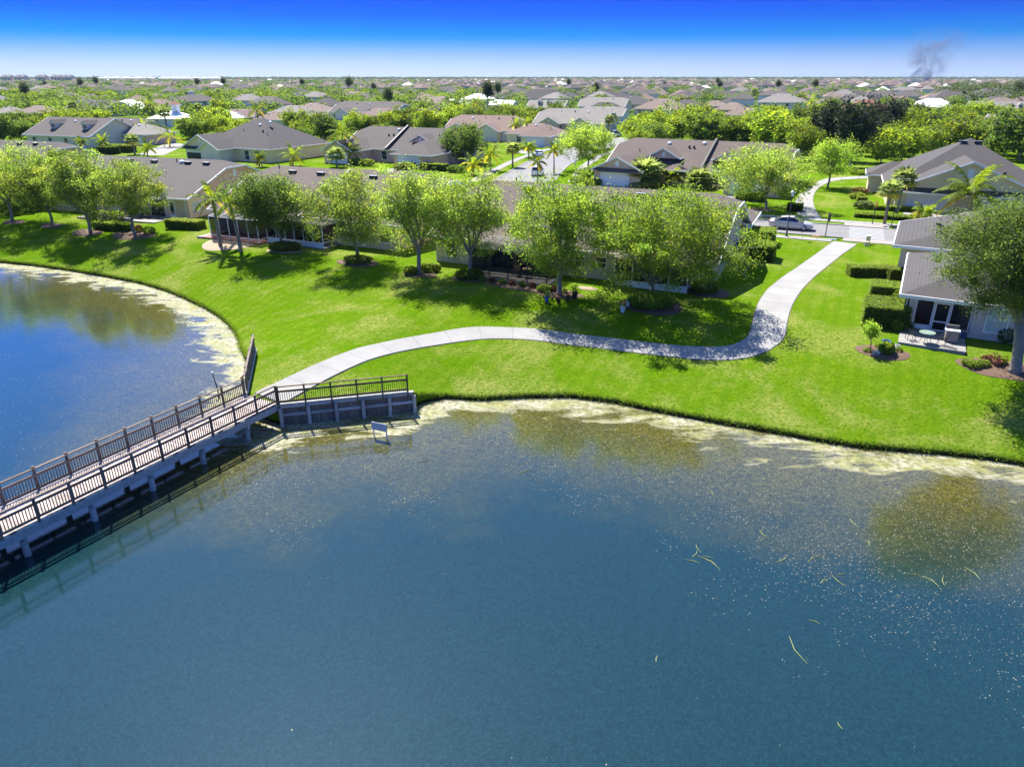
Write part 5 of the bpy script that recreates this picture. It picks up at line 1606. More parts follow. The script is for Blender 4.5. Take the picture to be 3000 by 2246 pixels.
for i, (px, py) in enumerate([(60, 622), (10, 628), (115, 615), (-30, 622), (85, 606)]):
    shrub(['dark hedge mass behind the leftmost oak', 'dark shrubs at the left edge of the lawn', 'shrub left of the charcoal roofed villa', 'overgrown shrub cut by the left edge of the picture', 'tall shrub between the two leftmost oaks'][i], (px, py), 2.4, 1.3, 2.0, 1700, 0.2, 'leaf_dark', name='shrub')
# right side hedges by the near villa
shrub('long low clipped hedge on the right lawn', C8(970, 965), 2.25, 0.62, 0.85, 3200, 0.09, 'shrub', True, math.radians(-6), 'hedge')
shrub('short yellowish hedge beside the entry pillar', C8(1105, 985), 0.62, 0.7, 0.95, 1100, 0.09, 'shrub', True, math.radians(-6), 'hedge')
shrub('clipped block hedge at the far corner of the screened porch', C8(1075, 1120), 1.5, 1.1, 1.15, 3200, 0.09, 'hedge', True, NA, 'hedge')
shrub('tall clipped block hedge nearest the small patio', C8(1035, 1290), 1.45, 1.6, 1.55, 4800, 0.09, 'hedge', True, NA, 'hedge')
shrub('small round bush behind the block hedges', C8(1150, 1160), 0.6, 0.6, 1.2, 700, 0.09, 'hedge')
shrub('clipped hedge at the beige gable wall by the path, near block', C8(150, 840), 1.7, 1.3, 1.5, 4200, 0.11, 'hedge', True, NA, 'hedge')
shrub('clipped hedge at the beige gable wall by the path, far block', C8(185, 740), 1.3, 1.5, 1.5, 3200, 0.11, 'hedge', True, NA, 'hedge')
shrub('bush at the porch corner under the broadest oak', Vector((16.0, 57.0, 0)), 1.2, 1.0, 1.1, 1500, 0.13, 'hedge')
shrub('pale leafed potted shrub by the porch downspout', C8(1125, 1350), 0.42, 0.42, 0.8, 320, 0.12, 'shrub')
shrub('spiky dark plant in the small flower bed', C8(1050, 1500), 0.5, 0.5, 0.7, 420, 0.22, 'hedge')
for i, (x, y) in enumerate([(920, 1490), (985, 1515), (1000, 1460), (1095, 1475), (1140, 1490), (1120, 1465)]):
    shrub('little %s clump in the small round bed, %s from the left' % ('white flowering' if i % 2 else 'green', ['first', 'second', 'third', 'fourth', 'sixth', 'fifth'][i]), C8(x, y), 0.26, 0.22, 0.28, 160, 0.08, 'flower' if i % 2 else 'hedge', group='clumps in the small round bed', cat='flower', name='flower_clump')
for i, (x, y) in enumerate([(1620, 1580), (1660, 1600), (1720, 1590), (1760, 1560), (1840, 1575)]):
    shrub('%s low plant from the left in the shaded bed under the right edge oak' % ['first', 'second', 'third', 'reddish fourth', 'last'][i], C8(x, y), 0.45, 0.35, 0.4, 240, 0.12, 'redleaf' if i == 3 else 'hedge', group='plants under the right edge oak', name='bed_plant', cat='plant')
shrub('dark potted plant against the lavender wall', C8(1885, 1430), 0.55, 0.45, 1.0, 500, 0.12, 'leaf_dark')
for i in range(9):
    shrub('%s small plant from the left in the bed along the black screen cage' % ['first', 'second', 'third', 'fourth', 'fifth', 'sixth', 'seventh', 'eighth', 'ninth'][i], Vector((-2.6, 60.6, 0)) + UX * (i * 0.95), 0.3, 0.28, 0.5, 130, 0.13, 'redleaf' if i % 2 else 'hedge', group='plants along the screen cage', name='bed_plant', cat='plant')
# across the street
shrub('hedge under the lime street tree', C8(110, 445), 1.9, 0.8, 1.1, 1500, 0.18, 'hedge', True, NA, 'hedge')
shrub('dark hedge by the path entrance beyond the street', C8(420, 515), 0.9, 0.7, 0.9, 700, 0.18, 'leaf_dark', True, NA, 'hedge')
shrub('yellow flowering shrub bed before the yellow villa', C8(850, 430), 1.2, 0.8, 0.8, 700, 0.2, 'shrub')
shrub('small clipped hedge before the yellow villa', C8(885, 455), 0.6, 0.5, 0.7, 400, 0.18, 'shrub', True, NA, 'hedge')
shrub('long dark hedge along the yellow villa garden', C8(1080, 570), 4.0, 0.8, 0.45, 2600, 0.2, 'hedge', True, NA, 'hedge')
shrub('clipped hedge at the yellow villa wall', C8(1110, 515), 2.4, 0.5, 0.55, 1400, 0.2, 'hedge', True, NA, 'hedge')
shrub('pale spiky bush left of the yellow villa garden', C8(900, 500), 1.4, 0.9, 1.0, 800, 0.22, 'fan')
shrub('leafless reddish shrub on the lawn beyond the street', C8(870, 400), 1.3, 0.9, 1.0, 260, 0.2, 'redleaf')
for i, (x, y) in enumerate([(750, 975), (815, 985)]):
    shrub('low round bush by the far end of the curving path', (2250 + .339 * x, 180 + .339 * y), 1.0, 0.8, 0.9, 500, 0.2, 'hedge', group='bushes at the far path')
for i, (x, y, a) in enumerate([(600, 985, 1.6), (640, 1010, 1.6), (560, 1045, 2.2), (700, 1070, 2.6)]):
    shrub(['dark shrub under the verge tree by the rose gable', 'clipped shrub at the rose gabled garage', 'shrub bed along the right sidewalk', 'rounded pale bush before the rose gabled garage'][i], D3(x, y), a * .6, a * .4, 1.0, 900, 0.2, 'hedge' if i < 3 else 'shrub')
for i, (x, y, w_) in enumerate([(1010, 780, 2.2), (1080, 785, 2.4), (940, 800, 2.2)]):
    shrub(['dark clipped hedge at the far left driveway', 'bright clipped hedge at the far left driveway', 'low hedge under the narrow drooping palm'][i], C1(x, y), w_, 1.2, 1.6, 900, 0.3, 'leaf_dark' if i != 1 else 'shrub', True, u1, 'hedge')
shrub('bright hedge beside the tan double villa', D2(1540, 940), 2.6, 0.9, 1.2, 900, 0.25, 'shrub', True, us2, 'hedge')
shrub('dark bush under the tree at the tan double villa', D2(1740, 960), 2.0, 1.2, 1.3, 800, 0.25, 'leaf_dark')
for i, (x, y) in enumerate([(880, 895), (960, 905), (1250, 940), (1320, 930)]):
    shrub('garden shrub among the palms before the tan double villa, %s from the left' % ['first', 'second', 'third', 'fourth'][i], D2(x, y), 1.6, 1.1, 1.3, 700, 0.25, 'shrub', group='shrubs before the tan double villa')
for i, (x, y) in enumerate([(60, 760), (140, 770), (260, 735), (390, 690), (430, 690)]):
    shrub('clipped shrub in the gardens left of the side street, %s from the left' % ['first', 'second', 'third', 'fourth', 'fifth'][i], D3(x, y), 1.8, 1.0, 1.3, 500, 0.28, 'hedge', group='shrubs left of the side street')
for i, (x, y, s_) in enumerate([(1960, 830, 2.3), (2010, 820, 2.3), (330, 760, 2.5), (420, 790, 3.0)]):
    nm = ['small tree at the right end of the open garage villa', 'leafy shrub next to the entry of the open garage villa', 'round tree before the yellow wall', 'dense young tree before the yellow villa'][i]
    shrub(nm, C1(x, y) if i < 2 else D2(x, y), s_ * .8, s_ * .7, s_ * 1.8, 1300, 0.3, 'leaf_dark' if i == 3 else 'shrub')

# ---- rank grass fringing the bank
r_ = np.random.default_rng(5)
inr = (SH[:, 0] > -70) & (SH[:, 0] < 40)
B_ = SH[inr]
segs = [(B_[i], B_[i + 1]) for i in range(len(B_) - 1)]
Cs, Hs = [], []
for a, c_ in segs:
    if a[2] > -1.5 and c_[2] > -1.5: continue
    L = np.hypot(*(c_[:2] - a[:2])); k = int(L * 130)
    t = r_.uniform(0, 1, k); P = a[None] + t[:, None] * (c_ - a)[None]
    d = (c_ - a)[:2] / L; nr = np.array([-d[1], d[0]])
    off = r_.normal(0.06, 0.11, k)
    Cs.append(np.stack([P[:, 0] + nr[0] * off, P[:, 1] + nr[1] * off, P[:, 2] - np.clip(-off * 1.6, 0, 0.5) - 0.02], 1))
Cs = np.concatenate(Cs); n_ = len(Cs)
lean = r_.normal(size=(n_, 3)) * 0.09; hgt = r_.uniform(0.04, 0.14, n_)
tip = Cs + lean + np.stack([np.zeros(n_), np.full(n_, -0.05), hgt], 1)
sw_ = r_.normal(size=(n_, 3)); sw_[:, 2] = 0; sw_ /= np.linalg.norm(sw_, axis=1)[:, None]; sw_ *= 0.025
V = np.stack([Cs - sw_, Cs + sw_, tip], 1).reshape(-1, 3)
me = np_mesh('bank_grass', V, np.arange(n_ * 3).reshape(-1, 3), 3)
val = r_.uniform(0.6, 1.35, n_); set_attr_color(me, 'tint', np.repeat(np.stack([val * r_.uniform(0.9, 1.3, n_), val, val], 1), 3, 0)); me.materials.append(M['bankgrass'])
tag(link('bank_grass', me), 'rank green grass fringing the undercut lake bank', 'grass', kind='stuff')

# ---- floating flakes of weed on the water
n_ = 1700000
X = r_.uniform(-66, 36, n_); Y = r_.uniform(8, 82, n_)
ok = Y < ys(X) - 0.1
X, Y = X[ok], Y[ok]; d_, _ = shore_info(np.stack([X, Y], 1))
wob_ = 3.2 * np.sin(X * 0.31 + 0.6) * np.sin(Y * 0.27 + 1.1) + 2.2 * np.sin(X * 0.83 + Y * 0.5) + 1.3 * np.sin(Y * 1.3 - X * 0.7)
reach = np.where(X > -6, 11.0 + np.clip((X - 2) * 0.5, -2, 10), 9.0)
prob = np.clip(1.15 - (d_ + wob_) / reach, 0, 1) ** 1.4 * 0.60 + 0.0008
prob = np.where(X < -16, prob * 0.5 + 0.05 * (Y > 28), prob)
keep = r_.uniform(0, 1, len(X)) < prob
X, Y = X[keep], Y[keep]; n_ = len(X)
Cc = np.stack([X, Y, np.full(n_, WATER_Z + 0.006)], 1)
sz = 0.022
a = r_.uniform(0, 2 * math.pi, n_); s = sz * r_.uniform(0.4, 1.35, n_) ** 1.3
dx = np.stack([np.cos(a), np.sin(a), np.zeros(n_)], 1) * s[:, None]; dy = np.stack([-np.sin(a), np.cos(a), np.zeros(n_)], 1) * (s * r_.uniform(0.3, 0.8, n_))[:, None]
me = np_mesh('floating_weed', np.stack([Cc - dx, Cc + dy, Cc + dx, Cc - dy], 1).reshape(-1, 3), np.arange(n_ * 4).reshape(-1, 4))
val = r_.uniform(0.12, 0.85, n_) ** 1.2; set_attr_color(me, 'tint', np.repeat(np.stack([val * r_.uniform(0.95, 1.1, n_), val, val * r_.uniform(0.75, 1.1, n_)], 1), 4, 0)); me.materials.append(M['flake'])
tag(link('floating_weed', me), 'pale flakes of floating weed scattered over the lake', 'weed', kind='stuff')
# single cut reed stems drifting on the lake
def Q5(x, y): return (2000 + .4529 * x, 1100 + .4529 * y)
stems = [(Q5(85, 1090), Q5(120, 1145)), (Q5(15, 1190), Q5(110, 1215)), (Q5(130, 1165), Q5(205, 1175)), (Q5(95, 1165), Q5(240, 1250)), (Q5(60, 1175), Q5(95, 1130)), (Q5(150, 1190), Q5(215, 1225)), (Q5(495, 1000), Q5(560, 1055)), (Q5(165, 730), Q5(195, 775)),
         (Q5(600, 1210), Q5(680, 1160)), (Q5(810, 1205), Q5(905, 1165)), (Q5(965, 1290), Q5(1060, 1365)), (Q5(890, 1345), Q5(945, 1315)), (Q5(1000, 1285), Q5(1060, 1275)), (Q5(1550, 1295), Q5(1660, 1365)), (Q5(1440, 1275), Q5(1535, 1290)), (Q5(1825, 1240), Q5(1925, 1320)),
         (Q5(1685, 1300), Q5(1695, 1360)), (Q5(1195, 1065), Q5(1205, 1105)), (Q5(1080, 925), Q5(1130, 975)), (Q5(815, 1580), Q5(885, 1605)), ((2312, 1863), (2365, 1944)), ((1922, 1938), (1928, 1920)), ((2453, 2115), (2468, 2135)), ((2370, 1816), (2400, 1826)), ((1660, 1362), (1705, 1366)), ((1520, 1388), (1560, 1378)), ((1225, 1355), (1262, 1345)), ((1868, 1398), (1882, 1413)), ((620, 1590), (680, 1640))]
for i, (a, c_) in enumerate(stems):
    A, B2 = G(*a, WATER_Z), G(*c_, WATER_Z); d = B2 - A; sd = Vector((-d.y, d.x, 0)) * (0.12 if i % 2 else -0.1)
    mid = (A + B2) / 2 + sd
    mb = MB(); mb.tube([(A.x, A.y, WATER_Z + .012), (mid.x, mid.y, WATER_Z + .02), (B2.x, B2.y, WATER_Z + .012)], [0.009, 0.015, 0.006], 5)
    me = mb.mesh('reed_stem', M['reed']); set_attr_color(me, 'tint', np.ones((len(me.vertices), 3)))
    o = link('reed_stem', me)
    lb = 'long yellow reed stem drifting alone on the open water' if i == 20 else ('mud clouded streak under the water left of centre' if i == 28 else 'pale cut reed stem floating on the lake')
    if i == 28: bpy.data.objects.remove(o); continue
    tag(o, lb, 'reed stem', 'reed stems adrift' if i != 20 else None)
# ------------------------------------------------------------------ cars
def loft(mb, secs, m=0, close_ends=True):
    n_ = len(secs[0]); b = len(mb.v)
    for s in secs: mb.v.extend([tuple(p) for p in s])
    for i in range(len(secs) - 1):
        for k in range(n_):
            k2 = (k + 1) % n_
            mb.f.append((b + i * n_ + k, b + i * n_ + k2, b + (i + 1) * n_ + k2, b + (i + 1) * n_ + k)); mb.m.append(m)
    if close_ends:
        mb.f.append(tuple(b + k for k in range(n_ - 1, -1, -1))); mb.m.append(m)
        mb.f.append(tuple(b + (len(secs) - 1) * n_ + k for k in range(n_))); mb.m.append(m)
def carpaint(name, col, metal=0.0):
    m, n, l, b = new_mat(name)
    b.inputs['Base Color'].default_value = (*col, 1); b.inputs['Roughness'].default_value = 0.28; b.inputs['Metallic'].default_value = metal
    b.inputs['Coat Weight'].default_value = 0.4; b.inputs['Coat Roughness'].default_value = 0.05
    return m
def car(name, label, p, rz, col, kind='sedan', group=None, detail=True):
    """x forward; body shell, glasshouse, roof, wheels, lights"""
    t = thing(name, label, 'car', (p.x, p.y, 0.014), rz, group)
    if kind == 'sedan':
        L, W = 4.95, 1.88
        st = [(-2.45, .45, .80, .70), (-2.38, .32, .98, .84), (-1.9, .24, 1.03, .92), (-1.2, .20, 1.00, .94), (0.0, .20, .96, .94), (0.9, .20, .95, .94), (1.5, .22, .90, .92), (2.1, .25, .80, .88), (2.38, .32, .68, .80), (2.47, .40, .60, .68)]
        gl = [(-1.95, .99, .99, .70), (-1.15, .97, 1.36, .66), (-0.4, .96, 1.44, .64), (0.3, .95, 1.42, .65), (1.35, .92, .93, .74)]
        rf = [(-1.2, 1.35, .58), (-0.4, 1.45, .60), (0.25, 1.44, .58)]; wx, wr = (1.45, -1.42), 0.34
    elif kind == 'suv':
        L, W = 4.55, 1.86
        st = [(-2.25, .50, .95, .78), (-2.2, .35, 1.10, .86), (-1.7, .26, 1.12, .92), (0.0, .24, 1.06, .93), (1.0, .24, 1.04, .92), (1.6, .28, .98, .90), (2.1, .32, .86, .85), (2.28, .42, .72, .74)]
        gl = [(-2.12, 1.10, 1.15, .72), (-1.75, 1.10, 1.58, .68), (-0.6, 1.08, 1.70, .66), (0.2, 1.06, 1.66, .66), (1.05, 1.04, 1.06, .76)]
        rf = [(-2.0, 1.62, .60), (-0.6, 1.72, .62), (0.15, 1.69, .60)]; wx, wr = (1.35, -1.35), 0.36
    else:
        L, W = 5.6, 1.98
        st = [(-2.8, .55, 1.0, .84), (-2.75, .45, 1.15, .92), (-0.9, .40, 1.15, .95), (0.3, .38, 1.15, .95), (1.6, .38, 1.12, .94), (2.5, .42, 1.05, .90), (2.75, .5, .85, .82)]
        gl = [(-1.0, 1.13, 1.16, .78), (-0.85, 1.13, 1.80, .72), (0.2, 1.13, 1.86, .70), (0.7, 1.13, 1.80, .72), (1.4, 1.12, 1.15, .80)]
        rf = [(-0.85, 1.84, .64), (0.2, 1.90, .66), (0.6, 1.86, .64)]; wx, wr = (1.75, -1.75), 0.40
    mb = MB()
    loft(mb, [[(x, -w * .92, zb), (x, -w, zb + .18), (x, -w, (zb + zt) / 2), (x, -w * .96, zt - .1), (x, -w * .82, zt), (x, w * .82, zt), (x, w * .96, zt - .1), (x, w, (zb + zt) / 2), (x, w, zb + .18), (x, w * .92, zb)] for x, zb, zt, w in st])
    bm = carpaint(name + '_paint', *col)
    body = mb.build('body', bm, t, smooth=False)
    mb = MB(); loft(mb, [[(x, -w * 1.16, zb - .03), (x, -w, zt), (x, w, zt), (x, w * 1.16, zb - .03)] for x, zb, zt, w in gl]); mb.build('glass', M['carglass'], t)
    mb = MB(); loft(mb, [[(x, -w, z - .02), (x, -w * .8, z + .025), (x, w * .8, z + .025), (x, w, z - .02)] for x, z, w in rf]); mb.build('roof', bm, t)
    for s in (-1, 1):
        # pillars between the windows
        for x0, x1 in ((gl[2][0] - .05, gl[2][0] - .05), (gl[0][0] + .12, gl[1][0]), (gl[-1][0] - .1, gl[-2][0])):
            zb = np.interp(x0, [g[0] for g in gl], [g[1] for g in gl]); zt_ = np.interp(x1, [g[0] for g in gl], [g[2] for g in gl]); w0 = np.interp(x0, [g[0] for g in gl], [g[3] for g in gl]); w1 = np.interp(x1, [g[0] for g in gl], [g[3] for g in gl])
            MB().bar((x0, s * (w0 * 1.16 + .012), zb), (x1, s * (w1 + .014), zt_), 0.03, 0.09).build('pillar', bm, t)
        if detail:
            MB().box((st[-1][0] - .12, s * st[-1][3] * .86, st[-1][2] - .02), (0.22, 0.3, 0.12), s * -0.35).build('headlight', M['white'], t)
            MB().box((st[0][0] + .03, s * st[0][3] * .84, st[0][2] + .0), (0.12, 0.3, 0.14), s * 0.3).build('taillight', M['redpaint'], t)
            MB().box((gl[-2][0] + .55, s * (W / 2 + .06), gl[-1][1] + .06), (0.12, 0.2, 0.13)).build('wing_mirror', bm, t)
    for x in wx:
        for s in (-1, 1):
            w = MB(); w.extr([(wr * math.cos(a), 0, wr * math.sin(a)) for a in [2 * math.pi * k / 18 for k in range(18)]], (0, -.11, 0), (0, .11, 0))
            wo = w.build('wheel', M['black'], t, (x, s * (W / 2 - .13), wr))
            MB().extr([(wr * .64 * math.cos(a), 0, wr * .64 * math.sin(a)) for a in [2 * math.pi * k / 10 for k in range(10)]], (0, s * .07, 0), (0, s * .125, 0)).build('rim', M['grey'], wo)
    if detail:
        MB().box((st[-1][0] + .005, 0, st[-1][1] + .1), (0.04, 0.9, 0.16)).build('grille', M['black'], t)
        MB().box((st[0][0] - .005, 0, st[0][1] + .22), (0.03, 0.5, 0.14)).build('licence_plate', M['white'], t)
    return t
pc = su(0, 0)
p_sed = G(*C8(392, 655)); 
car('sedan', 'silver sedan parked at the near kerb of the cross street', G(*C8(392, 640)), NA, ((0.52, 0.48, 0.44), 0.25), 'sedan')
dv = Vector((RB[6][0] - RB[2][0], RB[6][1] - RB[2][1], 0)); ra = math.atan2(dv.y, dv.x)
car('sport_utility_vehicle', 'white sport utility car parked on the side street, seen from behind', G(*D3(222, 985)), ra, ((0.82, 0.82, 0.82), 0.0), 'suv')
car('parked_car', 'white car further up the side street behind the palms', G(*D3(228, 825)), ra + 0.3, ((0.8, 0.8, 0.82), 0.0), 'sedan')
car('parked_car', 'white sport utility car at the bend of the side street', G(*D3(810, 680)), ra - 0.9 + math.pi, ((0.8, 0.8, 0.8), 0.0), 'suv')
car('pickup_truck', 'dark grey and white pickup truck beside the white car at the bend', G(*D3(885, 655)), ra - 0.6, ((0.55, 0.57, 0.6), 0.2), 'truck')

# ------------------------------------------------------------------ street lamps, signs, boxes
def lamp(label, p, top, mat='black'):
    g = G(*p, 0.0); H = atY(top[0], top[1], g.y).z
    t = thing('street_lamp', label, 'street lamp', (g.x, g.y, 0))
    MB().lathe([(0.17, 0), (0.17, 0.12), (0.11, 0.2), (0.09, 0.8), (0.06, 0.9), (0.055, H * .5), (0.045, H - 0.75), (0.09, H - 0.72), (0.05, H - 0.66)], 10).build('pole', M[mat], t, smooth=True)
    MB().lathe([(0.10, H - 0.66), (0.20, H - 0.30), (0.21, H - 0.26)], 8).build('lantern_glass', M['white'], t)
    MB().lathe([(0.25, H - 0.26), (0.20, H - 0.16), (0.07, H - 0.06), (0.03, H + 0.02), (0.01, H + 0.1)], 8).build('lantern_cap', M['grey'], t)
    return t
lamp('tall street lamp standing in front of the silver sedan', C8(363, 693), C8(408, 372), 'darkgrey')
lamp('street lamp on the right sidewalk of the side street', D3(540, 1072), D3(543, 848), 'grey')
lamp('small street lamp beside the round fan palm at the far left', C1(1170, 800), C1(1172, 695), 'grey')
lamp('street lamp by the small palm next to the yellow villa', D2(52, 905), D2(50, 835), 'darkgrey')
lamp('distant street lamp on the cream house lawn', D3(158, 690), D3(157, 612), 'grey')
def sign(name, label, p, top, shape, mat, rz=0.0, size=0.6):
    g = G(*p, 0.0); H = atY(top[0], top[1], g.y).z
    t = thing(name, label, 'road sign', (g.x, g.y, 0), rz)
    MB().lathe([(0.05, 0), (0.045, H), (0.01, H + .08)], 8).build('post', M['black'], t)
    if shape == 'diamond':
        pl = [(0, -.06, H - size), (size * .7, -.06, H - size * .35), (0, -.06, H + size * .35 - .05), (-size * .7, -.06, H - size * .35)]
    else:
        pl = [(-.12, -.06, H - size * 1.1), (.3, -.06, H - size * 1.1), (.3, -.06, H - .1), (.1, -.06, H), (-.12, -.06, H - .15)]
    MB().extr(pl, (0, 0, 0), (0, -.03, 0)).build('plate', M[mat], t)
sign('road_sign', 'back of a dark road sign at the near kerb by the crossing', C8(633, 695), C8(640, 530), 'blade', 'black', 0.6, 0.85)
sign('road_sign', 'yellow diamond warning sign before the yellow villa', C8(958, 610), C8(992, 450), 'diamond', 'yellowpaint', 0.9, 0.8)
sign('road_sign', 'small sign post with red plate under the fan palm', C8(1090, 620), C8(1095, 500), 'blade', 'darkgrey', 0.2, 0.4)
def box_thing(name, label, cat, p, d, mat, rz=0.0, lid=None):
    if not isinstance(p, Vector): p = G(*p)
    t = thing(name, label, cat, (p.x, p.y, tz(p.x, p.y)), rz)
    MB().box((0, 0, d[2] / 2 - .02), (d[0], d[1], d[2] + .04)).build('cabinet', M[mat], t)
    MB().box((0, 0, d[2] + .02), (d[0] + .06, d[1] + .06, .05)).build('lid', M[lid or mat], t)
    return t
box_thing('utility_box', 'taller beige utility pedestal by the crossing', 'utility box', C8(925, 745), (0.42, 0.4, 0.85), 'beigeplastic', NA)
box_thing('utility_box', 'low beige utility box at the foot of the taller pedestal', 'utility box', C8(916, 758), (0.4, 0.35, 0.42), 'beigeplastic', NA)
for i, (x, y) in enumerate([(685, 715), (570, 692)]):
    box_thing('valve_lid', ['grey meter box lid in the verge beside the path end', 'rusty meter lid in the verge before the sedan'][i], 'meter lid', C8(x, y), (0.8, 0.5, 0.03), 'grey' if not i else 'terracotta', NA)
# white board sign standing in the water
p_ = G(1115, 1283, WATER_Z)
t = thing('lake_sign', 'blank white board sign on two legs standing in the lake', 'sign', (p_.x, p_.y, WATER_Z), math.radians(-22))
for x in (-0.42, 0.42): MB().bbox(x - .03, x + .03, -.03, .03, -0.8, 0.95).build('leg', M['trim'], t)
MB().bbox(-0.5, 0.5, -.055, -.032, 0.5, 0.98).build('board', plain('shade_toned_board', (0.5, 0.52, 0.55), 0.6), t)  # white board, its shaded side put into a dimmer, bluish colour
# thin gauge pole by the bridge
p_ = G(640, 1160, WATER_Z)
t = thing('gauge_pole', 'thin leaning gauge pole in the pond behind the bridge', 'pole', (p_.x, p_.y, WATER_Z))
MB().tube([(0, 0, -0.8), (0.03, 0, 0.5), (-0.25, 0.25, 1.5)], [0.05, 0.045, 0.03], 8).build('pole', M['darkgrey'], t)
MB().box((-0.24, 0.24, 1.52), (0.1, 0.1, 0.12)).build('reflector', M['trim'], t)

# ------------------------------------------------------------------ pots and patio furniture
def pot(label, p, r0, h, mat, plant=None, z=None, cat='plant pot', n_=180):
    if not isinstance(p, Vector): p = G(*p)
    t = thing('plant_pot', label, cat, (p.x, p.y, tz(p.x, p.y) + 0.03 if z is None else z))
    MB().lathe([(r0 * .7, 0), (r0, h), (r0 * 1.1, h + .01), (r0 * 1.1, h + .05), (r0 * .85, h + .05), (r0 * .8, h - .03)], 12).build('pot', M[mat], t)
    if plant: link('foliage', leaf_mesh('foliage', np.random.default_rng(int(p.x * 13 + 500)).normal(size=(n_, 3)) * np.array([r0 * .8, r0 * .8, h * .5]) + np.array([0, 0, h + h * .5]), 0.13, rng, M[plant]), t)
    return t
pot('white bucket on the lawn left of the broadest oak', C7(1220, 1200), 0.20, 0.42, 'white', 'shrub', n_=60)
pot('tall white planter behind the white bucket', C7(1258, 1158), 0.18, 0.5, 'white', 'shrub', n_=90)
pot('black pot at the right of the lime oak bed', C7(893, 1105), 0.24, 0.45, 'black', 'leaf_dark')
pot('dark pot in front of the lime oak', C7(782, 1135), 0.18, 0.3, 'black', 'redleaf', n_=80)
pot('brown pot between the two dark pots of the lime oak bed', C7(848, 1120), 0.16, 0.3, 'brownmetal', 'redleaf', n_=80)
pot('dark blue pot left in the lime oak bed', C7(703, 1130), 0.2, 0.4, 'bluegl', 'leaf_dark', n_=90)
pot('terracotta pot right of the broadest oak shrub', C7(1580, 1180), 0.22, 0.4, 'terracotta', 'leaf_dark', n_=90)
pot('small green potted plant at the porch corner step', C8(1218, 1345), 0.16, 0.25, 'brownmetal', 'hedge', n_=120)
pot('red flower bowl in the bed under the right edge oak', C8(1815, 1585), 0.28, 0.3, 'terracotta', 'redleaf', n_=160)
pot('blue bird bath in the small round bed', C8(1047, 1470), 0.26, 0.5, 'bluegl')
pot('blue glazed pot against the lavender wall', C8(1585, 1405), 0.16, 0.35, 'bluegl', 'redleaf', n_=70)
def chair(label, p, rz, z, frame='grey', seat='grey', group=None, lounge=False):
    t = thing('patio_chair', label, 'chair', (p.x, p.y, z), rz, group)
    bx = 0.9 if lounge else 0.46
    MB().box((0.02, 0, 0.40), (bx, 0.5, 0.03)).build('seat', M[seat], t)
    MB().bar((-bx / 2, 0, 0.42), (-bx / 2 - (.35 if lounge else .14), 0, 0.92), 0.5, 0.03).build('backrest', M[seat], t)
    for x in (-bx / 2, bx / 2):
        for y in (-.26, .26): MB().tube([(x, y, 0), (x, y, .40 if x > 0 else .62)], 0.018, 6).build('leg', M[frame], t)
    for y in (-.27, .27): MB().tube([(-bx / 2 - .05, y, .63), (bx / 2 - .05, y, .62), (bx / 2, y, .4)], 0.02, 6).build('armrest', M[frame], t)
    return t
def table(label, p, z, r0=0.5, frame='grey', top='glass', square=False, rz=0.0, h=0.72):
    t = thing('patio_table', label, 'table', (p.x, p.y, z), rz)
    if square: MB().box((0, 0, h), (r0 * 2, r0 * 1.5, .035)).build('table_top', M[top], t)
    else: MB().lathe([(r0 - .01, h - .02), (r0, h), (r0 - .01, h + .02)], 20).build('table_top', M[top], t)
    for k in range(4):
        a = math.pi / 4 + k * math.pi / 2; MB().tube([(r0 * .75 * math.cos(a), r0 * .75 * math.sin(a), 0), (r0 * .45 * math.cos(a), r0 * .45 * math.sin(a), h * .5), (r0 * .6 * math.cos(a), r0 * .6 * math.sin(a), h - .02)], 0.018, 6).build('leg', M[frame], t)
    return t
pt = G(*C8(1325, 1428), 0.08)
greenglass = M['greenglass'] = plain('green_glass', (0.22, 0.30, 0.24), 0.15, 0.05)
table('round glass table on the small right patio', pt, 0.085, 0.5, 'darkgrey', 'greenglass')
chair('wire chair left of the round glass table', pt + UX * -0.9 + WX * 0.25, NA + 0.2, 0.085, 'darkgrey', 'screen')
chair('wire chair right of the round glass table', pt + UX * 0.95 + WX * -0.05, NA + math.pi - 0.3, 0.085, 'darkgrey', 'screen')
gp = G(*C8(1497, 1420), 0.08)
t = thing('gas_grill', 'gas grill with pale side shelf at the end of the small patio', 'grill', (gp.x, gp.y, 0.085), NA)
MB().box((0, 0, .42), (0.75, 0.5, 0.75)).build('cabinet', plain('brown_grey', (0.30, 0.25, 0.2), 0.6), t); MB().box((0, -.02, .82), (0.85, 0.58, 0.05)).build('shelf', M['white'], t)
MB().extr([(-.38, .1, .85), (-.38, .45, .85), (-.38, .42, 1.08), (-.38, .18, 1.08)], (0, 0, 0), (.76, 0, 0)).build('hood', M['darkgrey'], t)
# porch furniture behind the right screen
cq = o4 + Vector((math.cos(math.radians(-29)), math.sin(math.radians(-29)), 0)) * 0.95 + Vector((-math.sin(math.radians(-29)), math.cos(math.radians(-29)), 0)) * 0.9
chair('cushioned chair with orange seat inside the screened porch', cq, NA + 1.2, 0.06, 'brownmetal', 'orange')
